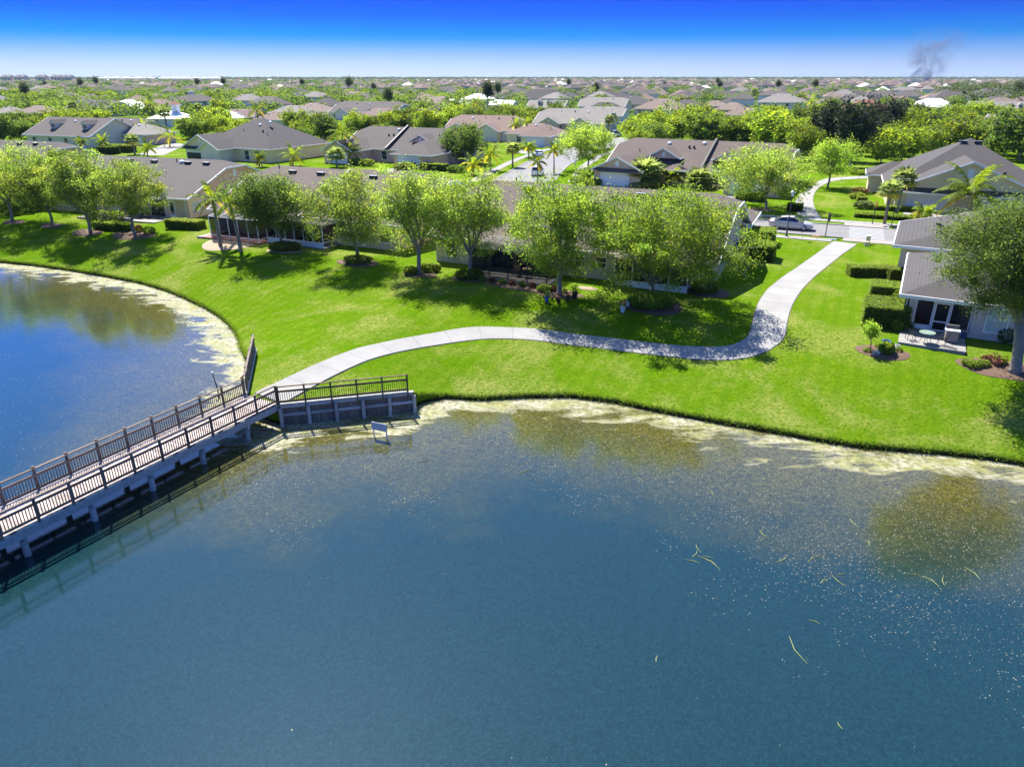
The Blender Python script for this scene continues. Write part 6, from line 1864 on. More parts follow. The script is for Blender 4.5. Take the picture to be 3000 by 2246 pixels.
# patio of the left villa
def P1(x, y): return p1 + UX1 * x + WX1 * y
table('rectangular table on the left villa patio', P1(17.6, -1.6), 0.075, 0.8, 'brownmetal', 'darkgrey', True, u1)
for i, (x, y, a) in enumerate([(16.3, -1.6, 0), (18.9, -1.6, math.pi), (17.2, -0.75, -math.pi / 2), (18.0, -0.75, -math.pi / 2)]):
    chair('dark dining chair at the %s of the rectangular patio table' % ['left end', 'right end', 'back left', 'back right'][i], P1(x, y), u1 + a, 0.075, 'brownmetal', 'darkgrey', 'dining chairs on the left patio')
for i, (x, y, a) in enumerate([(10.6, -2.7, 0.1), (12.9, -2.9, math.pi), (14.6, -2.6, 0.0), (16.8, -3.1, math.pi)]):
    chair('tan sling lounge chair, %s from the left on the open patio' % ['first', 'second', 'third', 'fourth'][i], P1(x, y), u1 + a, 0.075, 'brownmetal', 'tanfab', 'sling lounge chairs on the left patio', True)
for i, x in enumerate((11.7, 15.7)):
    table(['low table between the left pair of lounge chairs', 'low table between the right pair of lounge chairs'][i], P1(x, -2.8), 0.075, 0.45, 'brownmetal', 'tanfab', True, u1, 0.5)
pg = P1(19.9, -0.9)
t = thing('kettle_grill', 'black covered grill by the glass doors of the left patio', 'grill', (pg.x, pg.y, 0.075), u1)
MB().lathe([(0.22, .35), (0.3, .6), (0.32, .75), (0.25, .95), (0.05, 1.05)], 12).build('bowl', M['black'], t, smooth=True); MB().lathe([(0.18, 0), (0.16, .36)], 8).build('base', M['darkgrey'], t)
# chair inside the black cage, tubs on the white lanai
chair('tan chair inside the black screen cage', p3 + UX * 9.4 + WX * -2.0, NA + 2.0, 0.1, 'brownmetal', 'tanfab')
table('small table inside the black screen cage', p3 + UX * 10.4 + WX * -2.2, 0.1, 0.4, 'brownmetal', 'tanfab')
# driveways
def drive(pts, z=0.02):
    mb = MB(); mb.slab([(p.x, p.y, z) for p in pts], 0.05); o = mb.build('driveway', M['concrete2']); tag(o, kind='structure')
drive([o_s4 + UX * -6.8 + WX * -0.2, o_s4 + UX * 7 + WX * -0.2, o_s4 + UX * 6 + WX * -9.0, o_s4 + UX * -7.2 + WX * -9.0])
US3 = Vector((math.cos(us3), math.sin(us3), 0)); WS3 = Vector((-math.sin(us3), math.cos(us3), 0))
drive([o_s3 + US3 * 0.9 + WS3 * -4.3, o_s3 + US3 * 6.0 + WS3 * -4.3, o_s3 + US3 * 6.0 + WS3 * -10, o_s3 + US3 * 0.9 + WS3 * -10])
drive([o_s3 + US3 * 22 + WS3 * -4.8, o_s3 + US3 * 27.2 + WS3 * -4.8, o_s3 + US3 * 27.2 + WS3 * -10, o_s3 + US3 * 22 + WS3 * -10])
US2 = Vector((math.cos(us2), math.sin(us2), 0)); WS2 = Vector((-math.sin(us2), math.cos(us2), 0))
drive([o_s2 + US2 * 18 + WS2 * -4.8, o_s2 + US2 * 23 + WS2 * -4.8, o_s2 + US2 * 23 + WS2 * -11, o_s2 + US2 * 18 + WS2 * -11])
drive([G(400, 455), G(480, 455), G(545, 425), G(500, 415)])
drive([G(*D3(40, 790)), G(*D3(130, 800)), G(*D3(210, 745)), G(*D3(140, 735))])
# ------------------------------------------------------------------ houses further back
def hb(label, cx, by, wpx, roofm, wallm, kind='hip', rot=-24, two=False, extra=None, zr=None, group=None, detail=1):
    """house measured in the photograph: middle, foot of its near wall, width in pixels"""
    g = G(cx, by); zc = g.y * CT + CAM_H * ST
    W = wpx / F_PX * zc; D = max(min(W * 0.75, 18), 10)
    rz = math.radians(rot); ux = Vector((math.cos(rz), math.sin(rz), 0))
    h = thing('house', label, 'house', g - ux * (W / 2), rz, group)
    ze = 2.7 if not two else 5.3; zr = zr or ze + min(D * 0.24, 4.2)
    e = {'hip': ('hip', 'hip'), 'gable': ('gable', 'gable'), 'clip': (0.72, 0.72), 'mix': ('hip', 'gable')}[kind]
    r = roof(h, -.6, W + .6, -.6, D + .6, ze, zr, roofm, 'x', e[0], e[1], th=0.2)
    walls(h, -.6, W + .6, -.6, D + .6, ze, zr, wallm, 'x', e[0], e[1], 0.6, th=0.2)
    n_ = max(int(W / 5), 1)
    for k in range(n_):
        x = W * (k + .5) / n_
        for z in ((1.4,) if not two else (1.4, 4.1)):
            if k == n_ - 1 and z < 2 and detail and W > 9: garage_door(h, x, 0, 3.6)
            else: window(h, x, 0, z, 1.2, 1.4)
    if extra == 'gable2':
        for f in (0.25, 0.7):
            x = W * f; roof(h, x - 3.6, x + 3.6, -3.2, D * .5, ze, min(ze + 1.9, zr - .4), roofm, 'y', 'gable', 'gable', name='porch_roof', th=0.2); walls(h, x - 3.6, x + 3.6, -3.2, D * .5, ze, min(ze + 1.9, zr - .4), wallm, 'y', 'gable', 'hip', 0.5, th=0.2, name='porch_wall')
            gable_vent(h, x, -2.7, ze + .8, w=.6, h=.7)
    elif extra == 'wing':
        x = W * .72; roof(h, x - 4.2, x + 4.2, -5.5, D * .5, ze - .1, min(ze + 2.1, zr - .3), roofm, 'y', 'hip', 'gable', name='garage_roof', th=0.2); walls(h, x - 4.2, x + 4.2, -5.5, D * .5, ze - .1, min(ze + 2.1, zr - .3), wallm, 'y', 'hip', 'hip', 0.5, th=0.2, name='garage_wall'); garage_door(h, x, -5.0, 4.6)
    elif extra and extra.startswith('dormer'):
        k = int(extra[6:]); sl = (zr - ze) / (D / 2 + .6)
        for i in range(k):
            x = W * (0.32 + 0.5 * i / max(k - 1, 1)); y0 = D * .16; zb = ze + sl * (y0 + .6)
            MB().extr([(x - .8, y0, zb - .3), (x + .8, y0, zb - .3), (x + .8, y0, zb + 1.3), (x, y0, zb + 1.9), (x - .8, y0, zb + 1.3)], (0, 0, 0), (0, 3.2, 0)).build('dormer', M['wall_offwhite'], h)
            roof(h, x - 1.05, x + 1.05, y0 - .25, y0 + 4.2, zb + 1.22, zb + 2.1, roofm, 'y', 'gable', 'gable', th=0.1, fascia=False, name='dormer_roof')
            window(h, x, y0, zb + .65, .75, .9)
            for s in (-.6, .6): MB().box((x + s, y0 - .04, zb + .65), (.22, .06, .95)).build('shutter', M['redpaint'], h)
    elif extra == 'cupola':
        x = W * .62; yy = D / 2; mb = MB(); mb.box((x, yy, zr + .9), (2.0, 2.0, 2.4)); c_ = mb.build('cupola', M['white'], h)
        roof(h, x - 1.5, x + 1.5, yy - 1.5, yy + 1.5, zr + 2.1, zr + 3.1, 'roof_red' if roofm == 'roof_white' else 'roof_light', 'x', 'hip', 'hip', th=0.15, name='cupola_roof')
    if detail:
        for i in range(3): vent(r, W * (.3 + .2 * i), D * .38, ['pipe', 'turbine', 'dome'][(i + int(cx)) % 3])
    return h
BG = []
def hbx(*a, **k): BG.append((a, k)); return hb(*a, **k)
# third row and the estate behind, left to right
hbx('long grey roofed house with two dormers at the left', 175, 430, 250, 'roof_grey', 'wall_cream', 'gable', -20, extra='dormer2')
hbx('grey house with front gable behind the dormer house', 330, 412, 170, 'roof_grey', 'wall_offwhite', 'clip', -20, extra='gable2')
hbx('pale roofed garage house left of the tall palm', 385, 425, 120, 'roof_light', 'wall_pink', 'hip', -20)
hbx('white roofed house with the red topped cupola', 485, 372, 105, 'roof_white', 'wall_offwhite', 'hip', -14, extra='cupola')
hbx('tan hip roofed house at the left edge', 88, 352, 110, 'roof_tan', 'wall_beige', 'hip', -18)
hbx('pale blue-grey roofed house cut by the left edge', 5, 352, 75, 'roof_light', 'wall_offwhite', 'hip', -18)
hbx('dark roofed long house behind the lime trees at the left', 250, 342, 150, 'roof_dark', 'wall_beige', 'clip', -18)
hbx('white flat looking roof right of the dark long roof', 350, 337, 125, 'roof_white', 'wall_offwhite', 'hip', -16)
hbx('rose roofed house right of the white roof', 440, 330, 110, 'roof_pink', 'wall_cream', 'hip', -18)
hbx('dark roofed house with pale cupola', 525, 322, 120, 'roof_dark', 'wall_pink', 'clip', -16, extra='cupola')
hbx('red-brown roofed house beside the cupola house', 575, 318, 70, 'roof_red', 'wall_beige', 'hip', -18)
hbx('white roofed house with pink gables', 630, 370, 115, 'roof_white', 'wall_pink', 'hip', -18)
hbx('rose roofed house right of the pink gables', 700, 365, 105, 'roof_pink', 'wall_pink', 'gable', -18, extra='gable2')
hbx('grey hip roofed house left of the tallest palm', 830, 362, 150, 'roof_light', 'wall_beige', 'hip', -22)
hbx('rose brown roof with cream gable behind the yellow villa', 785, 375, 95, 'roof_pink', 'wall_cream', 'hip', -22)
hbx('tan hip roof behind the grey hip roofed house', 895, 346, 120, 'roof_tan', 'wall_cream', 'hip', -22)
hbx('large grey house with several gables at the centre left', 1060, 352, 220, 'roof_grey', 'wall_offwhite', 'clip', -22, extra='gable2')
hbx('brown roof half hidden by lime trees at the centre left', 1090, 376, 170, 'roof_pink', 'wall_beige', 'hip', -22)
hbx('grey hip roofed house left of the white houses', 1225, 366, 120, 'roof_grey', 'wall_beige', 'hip', -22)
hbx('two storey white house with white hip roof', 1390, 322, 78, 'roof_white', 'wall_offwhite', 'hip', -22, two=True)
hbx('low white roofed house left of the two storey white house', 1320, 326, 95, 'roof_white', 'wall_offwhite', 'hip', -22)
hbx('white roofed house right of the two storey white house', 1465, 325, 70, 'roof_white', 'wall_offwhite', 'clip', -22)
hbx('rose-brown gabled house with porch left of the side street', 1400, 412, 210, 'roof_pink', 'wall_cream', 'clip', -22, extra='gable2')
hbx('cream walled house with brown roof left of the side street', 1555, 425, 150, 'roof_pink', 'wall_cream', 'hip', -22, extra='wing')
hbx('long grey roofed house behind the cream walled house', 1665, 388, 210, 'roof_light', 'wall_greige', 'clip', -22, extra='gable2')
hbx('grey gabled house behind the long grey roof', 1755, 362, 130, 'roof_light', 'wall_offwhite', 'clip', -22)
hbx('pale roofed house at the centre with wide hip', 1760, 330, 135, 'roof_light', 'wall_cream', 'clip', -20)
hbx('dormer house with red shutters at the centre', 1595, 334, 110, 'roof_light', 'wall_offwhite', 'gable', -20, extra='dormer3')
hbx('large charcoal hip roof at the centre', 1580, 303, 150, 'roof_dark', 'wall_beige', 'hip', -20, zr=8.5)
hbx('charcoal hip roof left of the large one', 1510, 292, 90, 'roof_dark', 'wall_beige', 'hip', -20)
hbx('grey hip roof right of the two storey white house', 1440, 300, 85, 'roof_grey', 'wall_beige', 'hip', -20)
hbx('brown hip roof at the centre left background', 1235, 312, 95, 'roof_tan', 'wall_beige', 'hip', -20)
hbx('grey brown hip roof in the left background', 915, 304, 100, 'roof_tan', 'wall_cream', 'hip', -20)
hbx('grey hip roof beside the brown one in the left background', 1055, 306, 100, 'roof_grey', 'wall_beige', 'hip', -20)
hbx('charcoal hip roof with sky domes right of centre', 1760, 308, 130, 'roof_dark', 'wall_beige', 'hip', -20, zr=8)
hbx('charcoal hip roof with pale entry right of centre', 1840, 320, 120, 'roof_dark', 'wall_cream', 'hip', -20)
hbx('brown hip roof behind the fan palms right of centre', 1930, 338, 150, 'roof_tan', 'wall_beige', 'hip', -20, extra='wing')
hbx('dark hip roof in the right of centre background', 2010, 302, 120, 'roof_dark', 'wall_beige', 'hip', -20)
hbx('dark roof with vents right of the background hips', 2120, 298, 120, 'roof_dark', 'wall_beige', 'hip', -20)
hbx('grey brown hip roof among the lime trees right of centre', 2090, 328, 80, 'roof_tan', 'wall_beige', 'hip', -20)
hbx('round looking brown hip roof before the dormer row', 2175, 360, 115, 'roof_tan', 'wall_beige', 'hip', -20)
hbx('grey hip roof beside the dormer row', 2165, 312, 80, 'roof_grey', 'wall_beige', 'hip', -20)
hbx('two storey grey roofed dormer row with red shutters', 2285, 336, 130, 'roof_light', 'wall_offwhite', 'hip', -20, two=True)
hbx('grey hip roof in the right background above the lime trees', 2495, 318, 130, 'roof_grey', 'wall_beige', 'hip', -20)
hbx('rust red roofed house behind the dark magnolias', 2535, 362, 125, 'roof_red', 'wall_pink', 'hip', -20, two=True)
hbx('blue-grey hip roofs in a row at the right background', 2590, 298, 120, 'roof_grey', 'wall_offwhite', 'hip', -20)
hbx('grey roof right of the blue-grey row', 2660, 294, 90, 'roof_grey', 'wall_offwhite', 'hip', -20)
hbx('bright white double hip roof at the right', 2735, 332, 130, 'roof_white', 'wall_offwhite', 'hip', -20)
hbx('grey brown two storey house at the right background', 2900, 308, 110, 'roof_grey', 'wall_beige', 'hip', -20, two=True)
hbx('grey dormer house with white trim near the right edge', 2930, 348, 150, 'roof_light', 'wall_offwhite', 'gable', -20, extra='dormer2')
hbx('pale grey roof stepping down at the right edge', 2950, 395, 150, 'roof_light', 'wall_beige', 'gable', -50)
hbx('tan roof below the pale grey one at the right edge', 3010, 440, 130, 'roof_tan', 'wall_beige', 'gable', -50)
hbx('small pale hip roof at the right before the woods', 2850, 300, 70, 'roof_light', 'wall_offwhite', 'hip', -20)
HPOS = []
for a, k in BG:
    g = G(a[1], a[2]); zc = g.y * CT + CAM_H * ST; HPOS.append((g.x, g.y + 5, a[3] / F_PX * zc / 2 + 4))
for o, rr in ((h1, 0), (h2, 0), (h3, 0), (h4, 0), (h0, 0)): pass
for c_, rad in ((o_s1 + UX * 13 + WX * 10, 17), (o_s2 + US2 * 12 + WS2 * 8, 17), (o_s3 + US3 * 14 + WS3 * 8, 18), (o_s4 + WX * 10 + UX * 2, 19), (h0.location + UX1 * 12 + WX1 * 7, 16), (p1 + UX1 * 12 + WX1 * 9, 17), (p2 + UX2 * 12 + WX2 * 9, 17), (p3 + UX * 13 + WX * 10, 19), (o4 + UX * 10 + WX * 10, 20)):
    HPOS.append((c_.x, c_.y, rad))

# far houses: individuals up to a few hundred metres
fr_ = np.random.default_rng(21)
def far_house_meshes(roofm, wallm, W, D, two):
    h = 2.9 if not two else 5.4; zr = h + D * 0.27
    a = MB(); a.bbox(0.6, W - .6, .6, D - .6, -.1, h)
    r = MB(); ins = min(D / 2, W / 2 - 0.5)
    vs = [(0, 0, h), (W, 0, h), (W, D, h), (0, D, h), (ins, D / 2, zr), (W - ins, D / 2, zr)]
    r.add(vs, [(0, 1, 5, 4), (1, 2, 5), (2, 3, 4, 5), (3, 0, 4), (3, 2, 1, 0)])
    w = MB()
    for k in range(3): w.box((W * (k + .5) / 3, 0.56, 1.5), (1.6, .12, 1.5))
    return a.mesh('wall', M[wallm]), r.mesh('roof', M[roofm]), w.mesh('window', M['glass'])
FH = []
kinds = [('roof_tan', 'wall_beige'), ('roof_dark', 'wall_beige'), ('roof_grey', 'wall_offwhite'), ('roof_pink', 'wall_cream'), ('roof_dark', 'wall_cream'), ('roof_grey', 'wall_beige'), ('roof_light', 'wall_offwhite'), ('roof_tan', 'wall_cream')]
nmk = {'roof_tan': 'tan', 'roof_dark': 'charcoal', 'roof_grey': 'grey', 'roof_pink': 'rose brown', 'roof_light': 'pale grey', 'roof_red': 'rust red'}
meshes = [far_house_meshes(a, c_, 14 + 3 * (i % 3), 11 + 2 * (i % 2), i % 4 == 2) for i, (a, c_) in enumerate(kinds)]
cnt = 0; tries = 0
while cnt < 170 and tries < 9000:
    tries += 1
    y = 330 + 420 * fr_.uniform() ** 0.9; x = fr_.uniform(-0.78, 0.78) * y
    if any((x - a) ** 2 + (y - c_) ** 2 < (rad + 11) ** 2 for a, c_, rad in HPOS): continue
    if x / y < -0.05 and fr_.uniform() < 0.65: continue
    HPOS.append((x, y, 12)); i = fr_.integers(len(kinds)); 
    rt, wl_ = kinds[i]
    t = thing('house', 'far small house with %s hip roof among the treetops' % nmk[rt], 'house', (x, y, 0), math.radians(fr_.choice([-24, 66, -10, -40])), 'far %s roofed houses' % nmk[rt])
    for nm, me in zip(('wall', 'roof', 'window'), meshes[i]): link(nm, me, t)
    cnt += 1
# rooftops too far to tell apart
mbs = {k: MB() for k in range(4)}
wm_ = MB()
for q in range(3400):
    y = 760 + 2300 * fr_.uniform() ** 0.85; x = fr_.uniform(-0.82, 0.82) * y
    if -0.75 < x / y < -0.15 and fr_.uniform() < 0.55 and y > 1200: continue
    W, D = fr_.uniform(13, 22), fr_.uniform(10, 14); h = 3.0 if fr_.uniform() < .7 else 5.5; zr = h + D * .28; a = fr_.uniform(0, math.pi); ca, sa = math.cos(a), math.sin(a); ins = D / 2
    def tr_(px_, py_, pz_): return (x + px_ * ca - py_ * sa, y + px_ * sa + py_ * ca, pz_)
    b4 = [tr_(-W / 2, -D / 2, h), tr_(W / 2, -D / 2, h), tr_(W / 2, D / 2, h), tr_(-W / 2, D / 2, h), tr_(-W / 2 + ins, 0, zr), tr_(W / 2 - ins, 0, zr)]
    mbs[int(fr_.choice(4, p=[.36, .3, .3, .04]))].add(b4, [(0, 1, 5, 4), (1, 2, 5), (2, 3, 4, 5), (3, 0, 4)])
    wm_.box((x, y, h / 2), (W - 1, D - 1, h - .02), a)
far_r = tag(thing('distant_rooftops', 'band of distant rooftops below the horizon', 'rooftops'), kind='stuff')
for k, mname in enumerate(('roof_tan', 'roof_grey', 'roof_pink', 'roof_white')):
    o = mbs[k].build('roofs', M[mname], far_r); o['kind'] = 'stuff'
o = wm_.build('walls', M['wall_beige'], far_r); o['kind'] = 'stuff'
# pale warehouses and apartment blocks on the skyline at the left
def blockpx(name, label, x0, x1, by, ty, wallm, roofm, parts=1, D=60):
    A, B2 = G(x0, by), G(x1, by); W = (B2 - A).length; H = atY((x0 + x1) / 2, ty, A.y).z
    t = thing(name, label, 'building', A, 0)
    MB().bbox(0, W, 0, D, -.5, H * .72).build('wall', M[wallm], t)
    mb = MB()
    for i in range(parts):
        a, c_ = W * i / parts + .3, W * (i + 1) / parts - .3
        mb.add([(a, 0, H * .72), (c_, 0, H * .72), (c_, D, H * .72), (a, D, H * .72), (a + (c_ - a) * .2, D * .5, H), (c_ - (c_ - a) * .2, D * .5, H)], [(0, 1, 5, 4), (1, 2, 5), (2, 3, 4, 5), (3, 0, 4)])
    mb.build('roof', M[roofm], t)
    for i in range(min(int(W / 9), 24)): MB().bbox(9 * i + 3, 9 * i + 6, -.2, 0.05, H * .2, H * .5).build('window', M['glass'], t)
blockpx('warehouse', 'long white warehouse on the left skyline, left half', 285, 440, 236, 226.5, 'wall_offwhite', 'roof_white', 5)
blockpx('warehouse', 'long white warehouse on the left skyline, right half', 462, 640, 237, 226.5, 'wall_offwhite', 'roof_white', 6)
for i, x in enumerate((5, 45, 105, 150, 182)):
    blockpx('apartment_block', 'pale roofed apartment block on the left skyline, %s from the left' % ['first', 'second', 'third', 'fourth', 'fifth'][i], x, x + 30, 242, 219, 'wall_greige', 'roof_light', 2, 20)

# ------------------------------------------------------------------ trees further back
VAR = []
for i, (mt, H, R, nl, lf) in enumerate((('leaf_bg', 8, 4.6, 5200, 0.6), ('leaf_far', 7.5, 4.9, 5200, 0.6), ('leaf_bg', 9, 4.6, 5200, 0.6), ('leaf_dark', 9, 4.4, 3400, 0.62), ('leaf_bg', 6.5, 4.2, 3000, 0.58), ('leaf_dark', 8, 5.2, 5000, 0.6))):
    VAR.append(gen_tree(200 + i, H, R, 0.14, nl, lf, mt, nlimb=7, dens=0.6, depth=2, kids=6, nclump=70, zb=0.16))
MAG = gen_tree(230, 9, 2.7, 0.1, 3600, 0.5, 'leaf_mag', nlimb=6, dens=0.6, depth=2, kids=6)
PINE = gen_tree(231, 15, 3.2, 0.55, 1700, 0.75, 'leaf_pine', nlimb=6, dens=0.8, depth=2, kids=5)
PALMV = gen_palm(232, 6.0, 3.2, 15, 16, 0.8, tr=0.18); PALMW = gen_sabal(233, 5.5, 1.7)
kind_tab = {'lime': ([0, 1, 2, 4], 'lime green broadleaf tree among the houses beyond the lakeside villas', 'lime green trees among the houses'), 'dark': ([3, 5], 'dark green broadleaf tree among the houses beyond the lakeside villas', 'dark green trees among the houses')}
def far_tree(pair, name, label, x, y, s, group, parts=True):
    t = thing(name, label, 'tree', (x, y, -0.05), fr_.uniform(0, 6.28), group)
    t.scale = (s * fr_.uniform(.9, 1.1), s * fr_.uniform(.9, 1.1), s)
    link('trunk', pair[0], t); link('crown' if 'palm' not in name else 'fronds', pair[1], t)
    return t
TP = []
def near_label(kind, x, y, default):
    best = None
    for a, k in BG:
        g = G(a[1], a[2]); d = math.hypot(g.x - x, g.y + 6 - y)
        if d < 46 and (best is None or d < best[0]): best = (d, g, a[0])
    if best is None: return default
    dx, dy = x - best[1].x, y - best[1].y
    rel = 'behind' if dy > 12 and abs(dx) < dy * 1.3 else ('before' if dy < -2 and abs(dx) < 12 else ('left of' if dx < 0 else 'right of'))
    s = '%s %s the %s' % (kind, rel, best[2])
    return s if len(s.split()) <= 16 else default
# placed by eye: (x, foot y, scale, kind)
eye = [(60, 415, 1.0, 'd'), (15, 420, .95, 'd'), (110, 405, .9, 'l'), (180, 390, 1.0, 'l'), (250, 372, 1.1, 'l'), (300, 370, 1.0, 'l'), (215, 375, .9, 'l'), (60, 382, 1.0, 'l'), (130, 378, 1.0, 'l'), (590, 402, 1.2, 'l'), (640, 395, 1.0, 'l'), (560, 408, 1.0, 'l'),
       (895, 395, 1.0, 'l'), (935, 385, .9, 'l'), (870, 390, .9, 'l'), (1045, 400, 1.0, 'l'), (1090, 398, 1.0, 'l'), (1140, 395, 1.0, 'l'), (1190, 390, 1.0, 'l'), (1240, 385, .9, 'l'), (1290, 380, 1.0, 'l'), (1340, 375, 1.1, 'l'), (1390, 370, 1.0, 'l'), (1450, 365, 1.0, 'l'), (1500, 360, .9, 'l'), (1540, 372, .8, 'l'),
       (1860, 418, 1.0, 'l'), (1905, 425, 1.15, 'l'), (1950, 420, 1.1, 'l'), (2000, 418, 1.1, 'l'), (2050, 425, 1.1, 'l'), (2105, 428, 1.1, 'l'), (2155, 430, 1.1, 'l'), (2205, 432, 1.1, 'l'), (2255, 440, 1.15, 'l'), (2310, 448, 1.2, 'l'), (2350, 470, 1.1, 'l'), (2300, 420, 1.1, 'l'), (2250, 405, 1.1, 'l'), (2200, 398, 1.0, 'l'), (2140, 392, 1.1, 'l'), (2080, 385, 1.0, 'l'), (2030, 392, 1.0, 'l'),
       (2350, 425, 1.1, 'l'), (2400, 412, 1.1, 'l'), (2440, 392, 1.0, 'l'), (2310, 385, 1.0, 'l'), (2260, 370, 1.0, 'l'), (2380, 372, 1.0, 'l'), (2480, 392, .9, 'l'), (2510, 382, .95, 'd'),
       (2580, 478, 1.1, 'l'), (2640, 470, 1.15, 'l'), (2700, 462, 1.15, 'l'), (2760, 452, 1.2, 'l'), (2820, 445, 1.2, 'l'), (2880, 440, 1.2, 'l'), (2940, 455, 1.2, 'd'), (2985, 470, 1.3, 'd'), (2700, 425, 1.1, 'l'), (2760, 415, 1.1, 'l'), (2820, 410, 1.1, 'l'), (2650, 420, 1.0, 'l'), (2880, 405, 1.0, 'l'), (2720, 392, 1.0, 'l'), (2790, 385, 1.0, 'l'), (2850, 375, 1.0, 'l'), (2600, 455, 1.0, 'l'), (2660, 395, 1.0, 'l'), (2990, 425, 1.0, 'l')]
for px, py, s, k in eye:
    g = G(px, py); ks = kind_tab['dark' if k == 'd' else 'lime']
    far_tree(VAR[int(fr_.choice(ks[0]))], 'broadleaf_tree', near_label('dark green tree' if k == 'd' else 'lime green tree', g.x, g.y, ks[1]), g.x, g.y, s * 0.84 * (0.85, 1.0, 1.18, 0.92)[len(TP) % 4], ks[2]); TP.append((g.x, g.y))
for i, (px, py, s) in enumerate([(2395, 445, 1.1), (2440, 470, 1.25), (2490, 490, 1.3), (2510, 455, 1.1), (2470, 440, 1.0), (2560, 415, 1.15), (2600, 425, 1.2), (2620, 405, 1.1), (2660, 415, 1.1), (2585, 450, .9), (2730, 440, .9)]):
    g = G(px, py); far_tree(MAG, 'magnolia_tree', 'dark leathery magnolia in the clump at the far right path', g.x, g.y, s, 'dark magnolias at the right'); TP.append((g.x, g.y))
SUBT = {}
cnt = 0; tries = 0
ORDK = [('lime', .74), ('dark', .26)]
while cnt < 205 and tries < 12000:
    tries += 1
    y = 165 + 430 * fr_.uniform() ** 0.8; x = fr_.uniform(-0.80, 0.80) * y
    if any((x - a) ** 2 + (y - c_) ** 2 < (rad * 0.82 + 2) ** 2 for a, c_, rad in HPOS): continue
    if any(c_ - 45 < y < c_ and abs(x - a * y / c_) < rad * 0.75 for a, c_, rad in HPOS): continue
    if y < 300 and np.min(np.hypot(RA[:, 0] - x, RA[:, 1] - y)) < 13: continue
    if any((x - a) ** 2 + (y - c_) ** 2 < 36 for a, c_ in TP): continue
    TP.append((x, y)); u = fr_.uniform()
    if u < .68 and y < 600:
        ks = kind_tab['lime']; far_tree(VAR[int(fr_.choice(ks[0]))], 'broadleaf_tree', near_label('lime green tree', x, y, ks[1]), x, y, fr_.uniform(.6, .92), ks[2])
    elif u < .86: ks = kind_tab['dark']; far_tree(VAR[int(fr_.choice(ks[0]))], 'broadleaf_tree', near_label('dark green tree', x, y, ks[1]), x, y, fr_.uniform(.6, .92), ks[2])
    elif u < .96: far_tree(PALMV if u < .92 else PALMW, 'garden_palm', 'palm rising between the rooftops of the estate', x, y, fr_.uniform(.8, 1.3), 'palms among the rooftops')
    else: far_tree(PINE, 'pine_tree', 'dark slender pine standing above the far treetops', x, y, fr_.uniform(.8, 1.0), 'pines above the treetops')
    cnt += 1
# the row of pines and woods behind the estate
for i in range(14):
    px = fr_.uniform(-40, 3000); py = fr_.uniform(262, 285); g = G(px, py)
    far_tree(PINE, 'pine_tree', 'dark slender pine standing above the far treetops', g.x, g.y, fr_.uniform(.75, 1.1), 'pines above the treetops')
# treetops beyond that nobody could count: clumps of leaf faces
def canopy(name, label, n_trees, y0, y1, dens, hgt, rad, leaf, mat, filt=None, seed=3):
    r = np.random.default_rng(seed); Cs = []
    for q in range(n_trees):
        y = y0 + (y1 - y0) * r.uniform() ** 0.9; x = r.uniform(-0.85, 0.85) * y
        if filt and not filt(x, y, r): continue
        k = dens; d = r.normal(size=(k, 3)); d /= np.linalg.norm(d, axis=1)[:, None]; s = r.uniform(.7, 1.25)
        Cs.append(d * r.uniform(.6, 1, k)[:, None] ** .5 * np.array([rad, rad, hgt * .42]) * s + np.array([x, y, hgt * .55 * s]))
    C = np.concatenate(Cs); me = leaf_mesh(name, C, leaf, r, M[mat], up=0.8, aspect=0.8, tint=(0.8, 1.2))
    tag(link(name, me), label, 'trees', kind='stuff')
def clear(x, y, r): return not (x > -0.05 * y and r.uniform() < 0.5) and not any((x - a) ** 2 + (y - c_) ** 2 < (rad * 0.8 + 1) ** 2 or (x > -0.02 * y and c_ - 30 < y < c_ and abs(x - a * y / c_) < rad * 0.6) for a, c_, rad in HPOS)
canopy('treetops', 'lime green treetops merging between the far houses', 1500, 300, 820, 180, 6.2, 4.3, 1.0, 'leaf_far', clear, 3)
canopy('treetops', 'dark green treetops merging between the far houses', 900, 300, 900, 180, 7.0, 4.2, 1.0, 'leaf_dark', clear, 4)
canopy('distant_woods', 'distant woods fading into the haze under the horizon', 2600, 820, 3000, 46, 8.0, 6.0, 2.6, 'leaf_dark', lambda x, y, r: (x / y < -0.1 and y < 2600) or r.uniform() < .35, 5)
canopy('distant_woods', 'tree line on the horizon', 1700, 3000, 5200, 40, 11.0, 11.0, 5.0, 'leaf_pine', None, 6)
def rwood(x, y, r): return x / y > 0.58 - (y - 420) * 0.0001 and 420 < y < 760
canopy('dark_woods', 'dark wood at the right edge below the horizon', 1800, 430, 760, 110, 11, 4.8, 1.2, 'leaf_pine', rwood, 7)
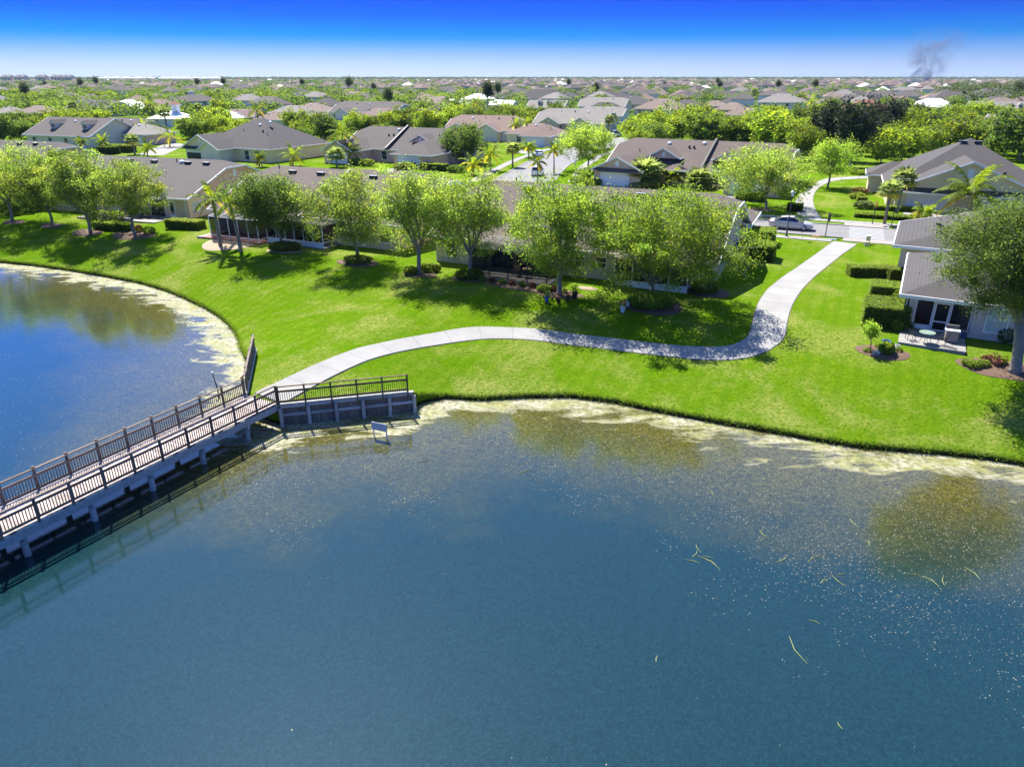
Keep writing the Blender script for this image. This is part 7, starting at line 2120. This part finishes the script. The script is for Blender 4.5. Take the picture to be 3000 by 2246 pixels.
# ------------------------------------------------------------------ smoke and air
p_ = G(2700, 227.5); sy = 1500.0
sx_ = (2715 - 1500) / F_PX * (sy * CT + CAM_H * ST)
mb = MB(); mb.bbox(-72, 88, -30, 30, 0, 112)
sm = mb.mesh('smoke_plume', None) if False else None
m = bpy.data.materials.new('smoke_volume'); m.use_nodes = True
n, l = m.node_tree.nodes, m.node_tree.links
n.remove(n['Principled BSDF'])
pv = N(n, 'ShaderNodeVolumePrincipled'); pv.inputs['Color'].default_value = (0.22, 0.26, 0.36, 1)
tc = N(n, 'ShaderNodeTexCoord'); sep = N(n, 'ShaderNodeSeparateXYZ'); l.new(tc.outputs['Object'], sep.inputs[0])
ns = noise(n, l, tc.outputs['Object'], 0.031, 5, 0.62, 0.8)
hx = mth(n, l, 'DIVIDE', sep.outputs[2], 106.0)
cxn = mth(n, l, 'MULTIPLY_ADD', hx, 23.0, -15.0)
wd = mth(n, l, 'MULTIPLY_ADD', hx, 48.0, 26.0)
dxn = mth(n, l, 'DIVIDE', mth(n, l, 'ABSOLUTE', mth(n, l, 'SUBTRACT', sep.outputs[0], cxn)), wd)
core = mth(n, l, 'SUBTRACT', 1.0, dxn, clamp=True)
fade = mth(n, l, 'POWER', mth(n, l, 'SUBTRACT', 1.0, hx, clamp=True), 1.2)
dn = mth(n, l, 'MULTIPLY', mth(n, l, 'MULTIPLY', rmp(n, l, ns, 0.47, 0.72), core), fade)
l.new(mth(n, l, 'MULTIPLY', dn, 0.22), pv.inputs['Density'])
l.new(pv.outputs[0], n['Material Output'].inputs['Volume'])
mb.build('smoke_plume', m, None, (sx_, sy, 1.0))
tag(bpy.data.objects['smoke_plume'], 'grey smoke plume rising from the right horizon', 'smoke', kind='stuff')

m = bpy.data.materials.new('air_haze'); m.use_nodes = True
n, l = m.node_tree.nodes, m.node_tree.links
n.remove(n['Principled BSDF'])
pv = N(n, 'ShaderNodeVolumePrincipled'); pv.inputs['Color'].default_value = (0.55, 0.72, 1.0, 1); pv.inputs['Density'].default_value = 3.5e-5
l.new(pv.outputs[0], n['Material Output'].inputs['Volume'])
mb = MB(); mb.bbox(-9500, 9500, -400, 13500, -4.6, 120)
haze = mb.build('haze', m); tag(haze, 'thin blue air haze over the plain', 'haze', kind='stuff')
